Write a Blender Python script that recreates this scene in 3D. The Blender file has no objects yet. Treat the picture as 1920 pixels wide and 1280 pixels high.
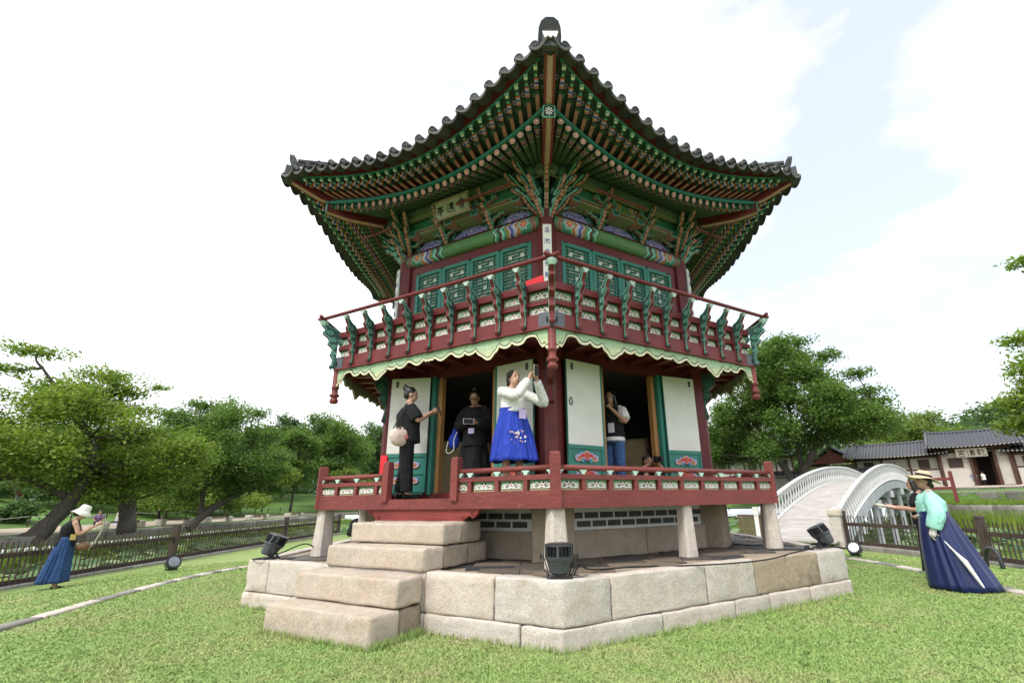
import bpy, bmesh, math, random
import numpy as np
from mathutils import Matrix, Vector, Euler
from math import sin, cos, pi, radians, sqrt, atan2, hypot
random.seed(7); rng = np.random.default_rng(11)
SCN = bpy.context.scene
COL = SCN.collection

# ------------------------------------------------------------------ camera
cam = bpy.data.cameras.new('camera'); camo = bpy.data.objects.new('camera', cam); COL.objects.link(camo)
_r, _u, _f = Vector((.999654, -.022144, -.014175)), Vector((.006728, -.305767, .952083)), Vector((.025417, .951849, .305513))
CM = Matrix.Identity(4)
for i in range(3):
    CM[i][0], CM[i][1], CM[i][2] = _r[i], _u[i], -_f[i]
CAMP = Vector((-.281846, -9.652796, 1.28))
CM.translation = CAMP
camo.matrix_world = CM
cam.sensor_fit = 'HORIZONTAL'; cam.sensor_width = 36.0; cam.lens = 16.783
cam.shift_x = -.02914; cam.shift_y = .00635
cam.clip_start = .05; cam.clip_end = 3000
SCN.camera = camo

# ------------------------------------------------------------------ sky, sun, exposure
SUN_AZ, SUN_EL = radians(-128), radians(52)          # direction towards the sun (azimuth from +X)
w = bpy.data.worlds.new('World'); SCN.world = w; w.use_nodes = True
nt = w.node_tree; nt.nodes.clear()
N = nt.nodes.new
sky = N('ShaderNodeTexSky'); sky.sky_type = 'NISHITA'; sky.sun_disc = False
sky.sun_elevation = SUN_EL; sky.sun_rotation = pi / 2 - SUN_AZ; sky.air_density = 1.2; sky.dust_density = 3.0
tc = N('ShaderNodeTexCoord'); mp = N('ShaderNodeMapping'); mp.inputs['Scale'].default_value = (1.1, 1.1, 2.2); mp.inputs['Location'].default_value = (.35, .2, .1)
nz = N('ShaderNodeTexNoise'); nz.inputs['Scale'].default_value = 1.5; nz.inputs['Detail'].default_value = 7; nz.inputs['Roughness'].default_value = .55
rp = N('ShaderNodeValToRGB'); rp.color_ramp.elements[0].position = .37; rp.color_ramp.elements[0].color = (.38, .38, .38, 1); rp.color_ramp.elements[1].position = .60; rp.color_ramp.elements[1].color = (1, 1, 1, 1)
mx = N('ShaderNodeMixRGB'); mx.inputs['Color2'].default_value = (9.6, 9.9, 10.3, 1)
bg = N('ShaderNodeBackground'); bg.inputs['Strength'].default_value = .1
ow = N('ShaderNodeOutputWorld')
L = nt.links.new
L(tc.outputs['Generated'], mp.inputs['Vector']); L(mp.outputs['Vector'], nz.inputs['Vector']); L(nz.outputs['Fac'], rp.inputs['Fac'])
L(rp.outputs['Color'], mx.inputs['Fac']); L(sky.outputs['Color'], mx.inputs['Color1']); L(mx.outputs['Color'], bg.inputs['Color']); L(bg.outputs['Background'], ow.inputs['Surface'])
sl = bpy.data.lights.new('sun', 'SUN'); sl.energy = 1.5; sl.angle = radians(14); sl.color = (1, .96, .9)
so = bpy.data.objects.new('sun', sl); COL.objects.link(so)
so.rotation_euler = Vector((cos(SUN_AZ) * cos(SUN_EL), sin(SUN_AZ) * cos(SUN_EL), sin(SUN_EL))).to_track_quat('Z', 'Y').to_euler()
vs = SCN.view_settings; vs.view_transform = 'Standard'; vs.look = 'None'; vs.exposure = .95; vs.gamma = 1; vs.use_curve_mapping = False
SCN.render.film_transparent = False
SCN.cycles.use_denoising = True
SCN.cycles.max_bounces = 6; SCN.cycles.diffuse_bounces = 4; SCN.cycles.glossy_bounces = 2; SCN.cycles.transparent_max_bounces = 4
SCN.cycles.caustics_reflective = False; SCN.cycles.caustics_refractive = False

# ------------------------------------------------------------------ materials
def newmat(name):
    m = bpy.data.materials.new(name); m.use_nodes = True
    t = m.node_tree; b = t.nodes['Principled BSDF']
    return m, t, b
def coords(t, rnd=True):
    """object coordinates, shifted by the object's random number so copies differ"""
    tc = t.nodes.new('ShaderNodeTexCoord')
    if not rnd: return tc.outputs['Object']
    oi = t.nodes.new('ShaderNodeObjectInfo'); ml = t.nodes.new('ShaderNodeMath'); ml.operation = 'MULTIPLY'; ml.inputs[1].default_value = 37.0
    t.links.new(oi.outputs['Random'], ml.inputs[0])
    ad = t.nodes.new('ShaderNodeVectorMath'); ad.operation = 'ADD'
    t.links.new(tc.outputs['Object'], ad.inputs[0]); t.links.new(ml.outputs[0], ad.inputs[1])
    return ad.outputs[0]
def noise(t, co, scale, detail=4, rough=.55, dist=0):
    n = t.nodes.new('ShaderNodeTexNoise'); n.inputs['Scale'].default_value = scale; n.inputs['Detail'].default_value = detail
    n.inputs['Roughness'].default_value = rough; n.inputs['Distortion'].default_value = dist
    t.links.new(co, n.inputs['Vector']); return n.outputs['Fac']
def ramp(t, fac, stops, interp='LINEAR'):
    r = t.nodes.new('ShaderNodeValToRGB'); cr = r.color_ramp; cr.interpolation = interp
    while len(cr.elements) < len(stops): cr.elements.new(.5)
    for e, (p, c) in zip(cr.elements, stops):
        e.position = p; e.color = (*c, 1) if len(c) == 3 else c
    if fac is not None: t.links.new(fac, r.inputs['Fac'])
    return r.outputs['Color']
def mixc(t, fac, a, b, mode='MIX'):
    m = t.nodes.new('ShaderNodeMixRGB'); m.blend_type = mode
    for k, x in (('Fac', fac), ('Color1', a), ('Color2', b)):
        if isinstance(x, (int, float)): m.inputs[k].default_value = x
        elif isinstance(x, tuple): m.inputs[k].default_value = (*x, 1)
        else: t.links.new(x, m.inputs[k])
    return m.outputs['Color']
def math_(t, op, a, b=None, c=None):
    m = t.nodes.new('ShaderNodeMath'); m.operation = op
    for i, x in enumerate((a, b, c)):
        if x is None: continue
        if isinstance(x, (int, float)): m.inputs[i].default_value = x
        else: t.links.new(x, m.inputs[i])
    return m.outputs[0]
def bump(t, b, h, strength=.3, dist=.01):
    n = t.nodes.new('ShaderNodeBump'); n.inputs['Strength'].default_value = strength; n.inputs['Distance'].default_value = dist
    t.links.new(h, n.inputs['Height']); t.links.new(n.outputs['Normal'], b.inputs['Normal'])
def sc(c, k): return tuple(min(1, x * k) for x in c)
MATS = {}
def paint(name, col, rough=.55, var=.16, scale=5, wear=0, bmp=.12, bscale=60, metal=0, spec=.3, wearcol=(.45, .40, .34)):
    """plain coat with blotches, fine relief and optional chipped wear"""
    if name in MATS: return MATS[name]
    m, t, b = newmat(name); co = coords(t)
    n1 = noise(t, co, scale, 5)
    c = ramp(t, n1, [(.25, sc(col, 1 - var)), (.75, sc(col, 1 + var))])
    if wear:
        n2 = noise(t, co, 23, 6, .7)
        k = ramp(t, n2, [(.68 - wear, (0, 0, 0)), (.74 - wear, (1, 1, 1))])
        c = mixc(t, k, c, wearcol)
    t.links.new(c, b.inputs['Base Color'])
    b.inputs['Roughness'].default_value = rough; b.inputs['Metallic'].default_value = metal; b.inputs['Specular IOR Level'].default_value = spec
    if bmp: bump(t, b, noise(t, co, bscale, 4), bmp, .01)
    MATS[name] = m; return m
def wood(name, col, grain=(1, 14, 14), var=.35, rough=.6, wear=0, wearcol=(.45, .30, .26), spec=.3):
    if name in MATS: return MATS[name]
    m, t, b = newmat(name); co = coords(t)
    mp = t.nodes.new('ShaderNodeMapping'); mp.inputs['Scale'].default_value = grain; t.links.new(co, mp.inputs['Vector'])
    n1 = noise(t, mp.outputs[0], 3.0, 6, .6, .6)
    c = ramp(t, n1, [(.28, sc(col, 1 - var)), (.5, col), (.75, sc(col, 1 + var * .8))])
    n0 = noise(t, co, 1.3, 3)
    c = mixc(t, 1, c, ramp(t, n0, [(.3, (.78, .78, .78)), (.7, (1.15, 1.15, 1.15))]), 'MULTIPLY')
    if wear:
        n2 = noise(t, mp.outputs[0], 7, 6, .75)
        k = ramp(t, n2, [(.70 - wear, (0, 0, 0)), (.78 - wear, (.8, .8, .8))])
        c = mixc(t, k, c, wearcol)
    t.links.new(c, b.inputs['Base Color']); b.inputs['Roughness'].default_value = rough; b.inputs['Specular IOR Level'].default_value = spec
    bump(t, b, n1, .25, .006)
    MATS[name] = m; return m
def stone(name, c1, c2, speck=.35, stain=.4, staincol=(.20, .15, .10), bscale=90, bstr=.5, rough=.85):
    """granite: every block its own tone between c1 and c2, speckles and brown stains"""
    if name in MATS: return MATS[name]
    m, t, b = newmat(name); co = coords(t)
    oi = t.nodes.new('ShaderNodeObjectInfo')
    nb = noise(t, co, 2.2, 4)
    tone = math_(t, 'ADD', math_(t, 'MULTIPLY', oi.outputs['Random'], .8), math_(t, 'MULTIPLY', math_(t, 'SUBTRACT', nb, .5), 1.1))
    c = mixc(t, ramp(t, tone, [(0, (0, 0, 0)), (1, (1, 1, 1))]), c1, c2)
    sp = noise(t, co, 75, 3, .8)
    c = mixc(t, 1, c, ramp(t, sp, [(.30, (1 - speck,) * 3), (.52, (1, 1, 1)), (.72, (1 + speck * .6,) * 3)]), 'MULTIPLY')
    c = mixc(t, 1, c, ramp(t, noise(t, co, 7, 6, .7), [(.3, (.84, .83, .81)), (.65, (1.07, 1.07, 1.07))]), 'MULTIPLY')
    ns = noise(t, co, 1.7, 7, .65)
    k = ramp(t, ns, [(.54, (0, 0, 0)), (.74, (stain, stain, stain))])
    c = mixc(t, k, c, staincol)
    t.links.new(c, b.inputs['Base Color']); b.inputs['Roughness'].default_value = rough; b.inputs['Specular IOR Level'].default_value = .2
    hh = math_(t, 'ADD', sp, math_(t, 'MULTIPLY', noise(t, co, 14, 5), 1.5))
    bump(t, b, hh, bstr, .02)
    MATS[name] = m; return m
def bandpaint(name, stops, axis=0, x0=0, x1=1, wob=0, wfreq=20, absx=True, flower=None, waxis=2):
    """painted bands along an axis (dancheong): constant-colour ramp of |x| with a wavy edge"""
    if name in MATS: return MATS[name]
    m, t, b = newmat(name)
    tc = t.nodes.new('ShaderNodeTexCoord'); sp = t.nodes.new('ShaderNodeSeparateXYZ'); t.links.new(tc.outputs['Object'], sp.inputs[0])
    x = sp.outputs[axis]
    if absx: x = math_(t, 'ABSOLUTE', x)
    if wob:
        sn = math_(t, 'SINE', math_(t, 'MULTIPLY', sp.outputs[waxis], wfreq))
        x = math_(t, 'ADD', x, math_(t, 'MULTIPLY', sn, wob))
    f = math_(t, 'DIVIDE', math_(t, 'SUBTRACT', x, x0), x1 - x0)
    c = ramp(t, f, stops, 'CONSTANT')
    if flower:
        fx, fz, fr, cols = flower
        d = math_(t, 'SQRT', math_(t, 'ADD', math_(t, 'POWER', math_(t, 'SUBTRACT', math_(t, 'ABSOLUTE', sp.outputs[axis]), fx), 2), math_(t, 'POWER', math_(t, 'SUBTRACT', sp.outputs[waxis], fz), 2)))
        an = math_(t, 'ARCTAN2', math_(t, 'SUBTRACT', sp.outputs[waxis], fz), math_(t, 'SUBTRACT', math_(t, 'ABSOLUTE', sp.outputs[axis]), fx))
        d = math_(t, 'ADD', d, math_(t, 'MULTIPLY', math_(t, 'SINE', math_(t, 'MULTIPLY', an, 7)), fr * .12))
        fc = ramp(t, math_(t, 'DIVIDE', d, fr), cols, 'CONSTANT')
        k = math_(t, 'LESS_THAN', d, fr)
        c = mixc(t, k, c, fc)
    n1 = noise(t, tc.outputs['Object'], 18, 5)
    c = mixc(t, 1, c, ramp(t, n1, [(.3, (.8, .8, .8)), (.7, (1.12, 1.12, 1.12))]), 'MULTIPLY')
    t.links.new(c, b.inputs['Base Color']); b.inputs['Roughness'].default_value = .55; b.inputs['Specular IOR Level'].default_value = .3
    MATS[name] = m; return m
def scrollpaint(name, base, line, line2, scale=14, dist=9):
    if name in MATS: return MATS[name]
    m, t, b = newmat(name); co = coords(t, False)
    wv = t.nodes.new('ShaderNodeTexWave'); wv.wave_type = 'RINGS'; wv.inputs['Scale'].default_value = scale; wv.inputs['Distortion'].default_value = dist
    wv.inputs['Detail'].default_value = 1; wv.inputs['Detail Scale'].default_value = 2.5
    t.links.new(co, wv.inputs['Vector'])
    c = ramp(t, wv.outputs['Fac'], [(0, line2), (.22, base), (.55, line), (.8, base), (.95, line2)])
    t.links.new(c, b.inputs['Base Color']); b.inputs['Roughness'].default_value = .6
    MATS[name] = m; return m

# ------------------------------------------------------------------ mesh helpers
class MB:
    """collects shapes with their materials and links them as one mesh object"""
    def __init__(s): s.v = []; s.f = []; s.fm = []; s.mats = []
    def mi(s, m):
        if m not in s.mats: s.mats.append(m)
        return s.mats.index(m)
    def add(s, vs, fs, m, M=None):
        o = len(s.v)
        if M is not None: vs = [M @ Vector(v) for v in vs]
        s.v += [tuple(v) for v in vs]
        k = s.mi(m)
        for f in fs: s.f.append([i + o for i in f]); s.fm.append(k)
        return s
    def box(s, c, d, m, M=None):
        x, y, z = c; a, b_, e = d[0] / 2, d[1] / 2, d[2] / 2
        vs = [(x + i * a, y + j * b_, z + k * e) for i in (-1, 1) for j in (-1, 1) for k in (-1, 1)]
        return s.add(vs, [(0, 1, 3, 2), (4, 6, 7, 5), (0, 4, 5, 1), (2, 3, 7, 6), (0, 2, 6, 4), (1, 5, 7, 3)], m, M)
    def prism(s, poly, off, m, mside=None, M=None, back=True):
        """poly: 3D points of one face; off: extrusion vector"""
        n = len(poly); off = Vector(off)
        vs = [Vector(p) for p in poly] + [Vector(p) + off for p in poly]
        s.add(vs, [tuple(range(n))] + ([tuple(range(2 * n - 1, n - 1, -1))] if back else []), m, M)
        s.add(vs, [(i, i + n, (i + 1) % n + n, (i + 1) % n) for i in range(n)], mside or m, M)
        return s
    def tube(s, pts, r, m, n=8, M=None, cap=True, sx=1.0):
        pts = [Vector(p) for p in pts]; R = r if isinstance(r, (list, tuple)) else [r] * len(pts)
        vs = []; up = None
        for i, p in enumerate(pts):
            d = (pts[min(i + 1, len(pts) - 1)] - pts[max(i - 1, 0)]).normalized()
            if up is None:
                up = Vector((0, 0, 1)) if abs(d.z) < .9 else Vector((1, 0, 0))
            a = d.cross(up)
            if a.length < 1e-4: a = d.cross(Vector((1, .3, 0)))
            a.normalize(); b_ = a.cross(d).normalized(); up = b_
            for k in range(n):
                th = 2 * pi * k / n
                vs.append(p + a * cos(th) * R[i] * sx + b_ * sin(th) * R[i])
        fs = [(i * n + k, i * n + (k + 1) % n, (i + 1) * n + (k + 1) % n, (i + 1) * n + k) for i in range(len(pts) - 1) for k in range(n)]
        if cap: fs += [tuple(range(n - 1, -1, -1)), tuple(range((len(pts) - 1) * n, len(pts) * n))]
        return s.add(vs, fs, m, M)
    def lathe(s, prof, m, n=12, M=None, cap=True):
        vs = [(r * cos(2 * pi * k / n), r * sin(2 * pi * k / n), z) for r, z in prof for k in range(n)]
        fs = [(i * n + k, i * n + (k + 1) % n, (i + 1) * n + (k + 1) % n, (i + 1) * n + k) for i in range(len(prof) - 1) for k in range(n)]
        if cap: fs += [tuple(range(n - 1, -1, -1)), tuple(range((len(prof) - 1) * n, len(prof) * n))]
        return s.add(vs, fs, m, M)
    def ribbon(s, pts, wd, off, m, M=None):
        """flat band of width wd along pts (in a plane whose normal is off), raised by off"""
        off = Vector(off); n_ = off.normalized(); pts = [Vector(p) for p in pts]; W_ = wd if isinstance(wd, (list, tuple)) else [wd] * len(pts)
        vs = []
        for i, p in enumerate(pts):
            d = (pts[min(i + 1, len(pts) - 1)] - pts[max(i - 1, 0)]).normalized(); a = n_.cross(d) * W_[i] / 2
            vs += [p - a, p + a, p + a + off, p - a + off]
        fs = []
        for i in range(len(pts) - 1):
            o = i * 4; q = o + 4
            fs += [(o + 2, o + 3, q + 3, q + 2), (o + 1, o + 2, q + 2, q + 1), (o + 3, o, q, q + 3)]
        fs += [(0, 1, 2, 3), tuple(4 * (len(pts) - 1) + i for i in (3, 2, 1, 0))]
        return s.add(vs, fs, m, M)
    def mesh(s, name, smooth=False):
        me = bpy.data.meshes.new(name); me.from_pydata(s.v, [], s.f)
        for m in s.mats: me.materials.append(m)
        me.polygons.foreach_set('material_index', s.fm)
        if smooth: me.polygons.foreach_set('use_smooth', [True] * len(s.f))
        me.update(); return me
    def build(s, name, parent=None, M=None, smooth=False):
        return put(bpy.data.objects.new(name, s.mesh(name, smooth)), parent, M)
WM = {}
I4 = Matrix.Identity(4)
def put(o, parent=None, M=None):
    """link o, parent it, and place it at the world matrix M"""
    M = I4.copy() if M is None else M
    COL.objects.link(o); WM[o.name] = M
    if parent is not None:
        o.parent = parent; o.matrix_parent_inverse = I4.copy(); o.matrix_basis = WM[parent.name].inverted() @ M
    else: o.matrix_basis = M
    return o
def inst(name, me, parent=None, M=None): return put(bpy.data.objects.new(name, me), parent, M)
def tag(o, label=None, cat=None, group=None, kind=None):
    for k, x in (('label', label), ('category', cat), ('group', group), ('kind', kind)):
        if x: o[k] = x
    return o
def empty(name, loc=(0, 0, 0), rz=0, label=None, cat=None, group=None):
    return tag(put(bpy.data.objects.new(name, None), None, Matrix.Translation(loc) @ Matrix.Rotation(rz, 4, 'Z')), label, cat, group)
def T(x, y, z): return Matrix.Translation((x, y, z))
def RZ(a): return Matrix.Rotation(a, 4, 'Z')
def RX(a): return Matrix.Rotation(a, 4, 'X')
def RY(a): return Matrix.Rotation(a, 4, 'Y')
def S3(x, y, z): return Matrix.Diagonal((x, y, z, 1))
def F(deg):
    """frame of a hexagon side: x left to right seen from outside, -y outwards, z up"""
    a = radians(deg); M = Matrix.Identity(4)
    M[0][0], M[1][0] = -sin(a), cos(a); M[0][1], M[1][1] = -cos(a), -sin(a)
    return M
def spiral(cx, cy, r0, r1, a0, turns, n=14):
    return [(cx + (r0 + (r1 - r0) * i / (n - 1)) * cos(a0 + turns * 2 * pi * i / (n - 1)), cy + (r0 + (r1 - r0) * i / (n - 1)) * sin(a0 + turns * 2 * pi * i / (n - 1))) for i in range(n)]
def bez(P, n=8):
    """Catmull-Rom through the points P"""
    P = [Vector(p) for p in P]; out = []
    for i in range(len(P) - 1):
        p0, p1, p2, p3 = P[max(i - 1, 0)], P[i], P[i + 1], P[min(i + 2, len(P) - 1)]
        for k in range(n):
            u = k / n; out.append(.5 * ((2 * p1) + (p2 - p0) * u + (2 * p0 - 5 * p1 + 4 * p2 - p3) * u * u + (3 * p1 - p0 - 3 * p2 + p3) * u ** 3))
    out.append(P[-1]); return out
def rough_block(plan, z0, z1, name, m, parent, bev=.022, amp=.007, M=None, seg=2):
    """a hewn stone: plan polygon raised from z0 to z1, worn edges, uneven faces"""
    bm = bmesh.new(); n = len(plan)
    b = [bm.verts.new((p[0], p[1], z0)) for p in plan]; t = [bm.verts.new((p[0], p[1], z1)) for p in plan]
    bm.faces.new(b[::-1]); bm.faces.new(t)
    for i in range(n): bm.faces.new((b[i], b[(i + 1) % n], t[(i + 1) % n], t[i]))
    bmesh.ops.bevel(bm, geom=list(bm.edges), offset=bev, segments=seg, profile=.6, affect='EDGES')
    ln = [e for e in bm.edges if e.calc_length() > .18]
    bmesh.ops.subdivide_edges(bm, edges=ln, cuts=4, use_grid_fill=True)
    for v in bm.verts: v.co += Vector((random.uniform(-1, 1), random.uniform(-1, 1), random.uniform(-1, 1))) * amp
    bmesh.ops.recalc_face_normals(bm, faces=bm.faces)
    me = bpy.data.meshes.new(name); bm.to_mesh(me); bm.free(); me.materials.append(m)
    me.polygons.foreach_set('use_smooth', [True] * len(me.polygons))
    return put(bpy.data.objects.new(name, me), parent, M)
# ------------------------------------------------------------------ palette
redwood = wood('red_painted_wood', (.185, .042, .037), (1.5, 22, 22), .30, .55, .10)
redwood2 = wood('dark_red_painted_wood', (.15, .024, .025), (1.5, 20, 20), .25, .5, .03)
redcol = wood('red_column_paint', (.12, .019, .020), (18, 18, 1.2), .22, .45, .02)
teal = paint('teal_paint', (.035, .185, .145), .5, .14, 4)
tealdk = paint('deep_green_paint', (.028, .074, .062), .55, .2, 6)
teallt = paint('pale_teal_paint', (.13, .36, .28), .55, .2, 8)
dkgreen = paint('soffit_green_paint', (.034, .068, .052), .6, .25, 6)
olive = paint('rafter_green_paint', (.072, .112, .074), .6, .22, 7)
salmon = paint('salmon_paint', (.36, .16, .14), .55, .2, 8)
salmonlt = paint('pale_salmon_paint', (.55, .37, .30), .55, .2, 8)
white = paint('white_paint', (.72, .70, .64), .55, .1, 8)
black = paint('black_paint', (.012, .012, .014), .5, .3, 8)
orange = paint('orange_paint', (.36, .15, .07), .55, .2, 8)
blue = paint('blue_paint', (.05, .07, .33), .55, .2, 8)
ltblue = paint('light_blue_paint', (.30, .34, .62), .55, .2, 8)
yellow = paint('yellow_paint', (.62, .40, .07), .55, .2, 8)
redpt = paint('bright_red_paint', (.45, .035, .025), .55, .2, 8)
pink = paint('pink_paint', (.55, .29, .26), .55, .15, 8)
cream = paint('cream_paint', (.62, .58, .40), .6, .12, 6)
mint = paint('mint_paint', (.42, .60, .52), .55, .2, 14, .06, wearcol=(.7, .7, .66))
plaster = paint('white_plaster', (.74, .73, .70), .8, .1, 5)
tilem = stone('roof_tile_clay', (.035, .036, .040), (.085, .085, .088), .2, .35, (.16, .16, .15), 60, .3, .7)
tileend = stone('roof_tile_end', (.10, .10, .10), (.20, .195, .185), .3, .4, (.06, .06, .06), 60, .3, .8)
paper = paint('hanji_paper', (.66, .65, .61), .9, .05, 3, 0, .08, 90)
def paper_door():
    m, t, b = newmat('door_hanji'); tc = t.nodes.new('ShaderNodeTexCoord'); mp = t.nodes.new('ShaderNodeMapping'); mp.inputs['Rotation'].default_value = (pi / 2, 0, 0); t.links.new(tc.outputs['Object'], mp.inputs['Vector'])
    br = t.nodes.new('ShaderNodeTexBrick'); t.links.new(mp.outputs[0], br.inputs['Vector']); br.inputs['Scale'].default_value = 3.4; br.offset_frequency = 3; br.squash_frequency = 2; br.squash = 1.7; br.inputs['Mortar Size'].default_value = .035; br.inputs['Mortar Smooth'].default_value = 1
    br.inputs['Color1'].default_value = (.70, .69, .655, 1); br.inputs['Color2'].default_value = (.675, .665, .63, 1); br.inputs['Mortar'].default_value = (.655, .645, .61, 1)  # mortar lines paint in a faint lattice shadow showing through the paper
    c = mixc(t, 1, br.outputs['Color'], ramp(t, noise(t, coords(t), 3, 5), [(.3, (.93, .93, .91)), (.7, (1.04, 1.04, 1.04))]), 'MULTIPLY')
    t.links.new(c, b.inputs['Base Color']); b.inputs['Roughness'].default_value = .9; return m
paperd = paper_door()
def hanji_mat():
    m, t, b = newmat('translucent_hanji'); c = ramp(t, noise(t, coords(t), 4, 5), [(.3, (.55, .48, .37)), (.7, (.68, .60, .48))]); t.links.new(c, b.inputs['Base Color']); b.inputs['Roughness'].default_value = .9
    tr = t.nodes.new('ShaderNodeBsdfTranslucent'); t.links.new(c, tr.inputs['Color']); ms = t.nodes.new('ShaderNodeMixShader'); ms.inputs[0].default_value = .45
    o = t.nodes['Material Output']; t.links.new(b.outputs[0], ms.inputs[1]); t.links.new(tr.outputs[0], ms.inputs[2]); t.links.new(ms.outputs[0], o.inputs['Surface']); return m
hanji = hanji_mat()
granite = stone('granite', (.60, .525, .45), (.55, .515, .475), .36, .50, (.34, .245, .155))
granite_br = stone('brown_granite', (.38, .30, .215), (.42, .34, .25), .45, .95, (.10, .07, .045))
granite_st = stone('step_granite', (.51, .425, .335), (.53, .465, .40), .36, .45, (.40, .255, .14))
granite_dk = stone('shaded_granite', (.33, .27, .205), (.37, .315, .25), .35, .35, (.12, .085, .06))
slate = stone('paving_slate', (.045, .048, .055), (.24, .19, .135), .3, .75, (.020, .022, .026), 50, .25, .6)
mortar = paint('white_mortar', (.60, .60, .58), .9, .08)
brickm = paint('dark_grey_brick', (.060, .066, .066), .85, .25, 9)
iron = paint('weathered_iron', (.10, .105, .115), .45, .25, 12, metal=.5)
rubber = paint('black_cable', (.012, .012, .013), .5, .1)
pine = wood('bare_pine', (.40, .20, .075), (16, 16, 1.0), .25, .5)
plywood = paint('lining_paper', (.62, .55, .44), .9, .06)
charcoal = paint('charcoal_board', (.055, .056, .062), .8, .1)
H3 = sqrt(3) / 2
FRONT = (-120, -60, 180, 0)

# ------------------------------------------------------------------ stone platform
plat = empty('stone_platform', (0, 0, 0), 0, 'hexagonal granite platform of two courses carrying the pavilion', 'platform')
RA, RC = 4.835, 4.815
def fpt(deg, s, ap): v = F(deg) @ Vector((s, -ap, 0)); return (v.x, v.y)
def course(R, depth, z0, z1, cuts, corner):
    """blocks round the hexagon; cuts: face -> inner joints; corner: arm lengths of corner stones"""
    ap = R * H3; h = R / 2
    for deg in (-120, -60, 0, 60, 120, 180):
        c = cuts.get(deg, (-1.4, -.2, .9, 1.7))
        for i in range(len(c) - 1):
            g = .006
            if deg == -120 and c[i] > -1.3 and c[i + 1] < .85: pass
            a, b = c[i] + g, c[i + 1] - g
            mm = granite_br if (deg == -60 and z0 > .1 and abs(c[i] - .37) < .01) else granite
            rough_block([fpt(deg, a, ap), fpt(deg, b, ap), fpt(deg, b, ap - depth), fpt(deg, a, ap - depth)], z0, z1, 'granite_block', mm, plat)
        # corner stone at the left end of this face (between the previous face and this one)
        prev = deg - 60 if deg != -120 else 180
        prev = {-120: 180, -60: -120, 0: -60, 60: 0, 120: 60, 180: 120}[deg]
        e = cuts.get(prev, (-1.4, -.2, .9, 1.7))[-1] + .006; s0 = c[0] - .006
        k = depth / H3 / 2 * 1.0
        rough_block([fpt(prev, e, ap), fpt(deg, -h, ap), fpt(deg, s0, ap), fpt(deg, s0, ap - depth), fpt(deg, -h + depth / sqrt(3), ap - depth), fpt(prev, e, ap - depth)], z0, z1, 'granite_block', granite, plat)
course(RA, .5, -.12, .178, {-60: (-1.198, -.063, .563, 1.412), -120: (-1.404, -.3, .78, 1.965), 180: (-1.5, -.1, 1.2, 1.9), 0: (-1.6, -.3, .8, 1.6)}, .5)
course(RC, .20, .186, .575, {-60: (-1.835, -.48, .37, 1.729), -120: (-1.956, -.9, .763, 1.654), 180: (-1.6, 0, 1.1, 2.0), 0: (-1.9, -.4, .8, 1.7)}, .5)
core = MB(); cr = [fpt(d, s, RC * H3 - .19) for d in (-120, -60, 0, 60, 120, 180) for s in (-(RC / 2 - .19 / sqrt(3)),)]
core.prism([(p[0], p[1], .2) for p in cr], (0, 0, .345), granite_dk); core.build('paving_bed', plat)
# slate paving, each slab a piece
tl = MB(); tl.box((0, 0, 0), (1, 1, .02), slate); slab = tl.mesh('paving_slab')
cnt = 0
ang0 = radians(-30)
Mrow = RZ(radians(0))
apin = RC * H3 - .215
y = -5.0
row = 0
while y < 1.0 and cnt < 298:
    dy = random.choice((.26, .30, .34)); x = -5 + random.uniform(0, .4)
    while x < 5:
        dx = random.uniform(.36, .62)
        ok = True; cxx, cyy = x + dx / 2, y + dy / 2
        for d in (-120, -60, 0, 60, 120, 180):
            for px_, py_ in ((x, y), (x + dx, y), (x, y + dy), (x + dx, y + dy)):
                v = F(d).inverted() @ Vector((px_, py_, 0))
                if -v.y > apin + .06: ok = False
        rr = min(-(F(d).inverted() @ Vector((cxx, cyy, 0))).y for d in (-120, -60, 0, 60, 120, 180))
        inner = max(-(F(d).inverted() @ Vector((cxx, cyy, 0))).y for d in (-120, -60, 0, 60, 120, 180)) < 2.75
        if ok and not inner:
            inst('paving_slab', slab, plat, T(cxx, cyy, .556 + random.uniform(-.004, .004)) @ RX(random.uniform(-.008, .008)) @ RY(random.uniform(-.008, .008)) @ S3(dx - .012, dy - .012, 1)); cnt += 1
        x += dx
    y += dy; row += 1

# ------------------------------------------------------------------ stone steps
steps = empty('stone_steps', F(-120) @ Vector((0, -4.5, 0)), 0, 'four weathered granite steps up to the pavilion deck', 'steps')
FL = F(-120)
def sblk(s0, s1, a0, a1, z0, z1, mm=granite_st):
    rough_block([(s0, -a0), (s1, -a0), (s1, -a1), (s0, -a1)], z0, z1, 'step_block', mm, steps, .035, .008, FL, 3)
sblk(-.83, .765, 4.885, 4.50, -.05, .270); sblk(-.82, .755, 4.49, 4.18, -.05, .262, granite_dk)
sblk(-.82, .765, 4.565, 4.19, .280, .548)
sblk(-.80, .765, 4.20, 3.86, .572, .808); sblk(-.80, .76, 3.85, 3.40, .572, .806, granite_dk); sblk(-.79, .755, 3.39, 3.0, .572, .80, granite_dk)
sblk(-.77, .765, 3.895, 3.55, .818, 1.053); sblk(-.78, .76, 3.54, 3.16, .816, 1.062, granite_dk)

# ------------------------------------------------------------------ pavilion
pav = empty('pavilion', (0, 0, .56), 0, 'two-storey hexagonal wooden pavilion painted red and green with upturned tiled eaves', 'pavilion')
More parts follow.
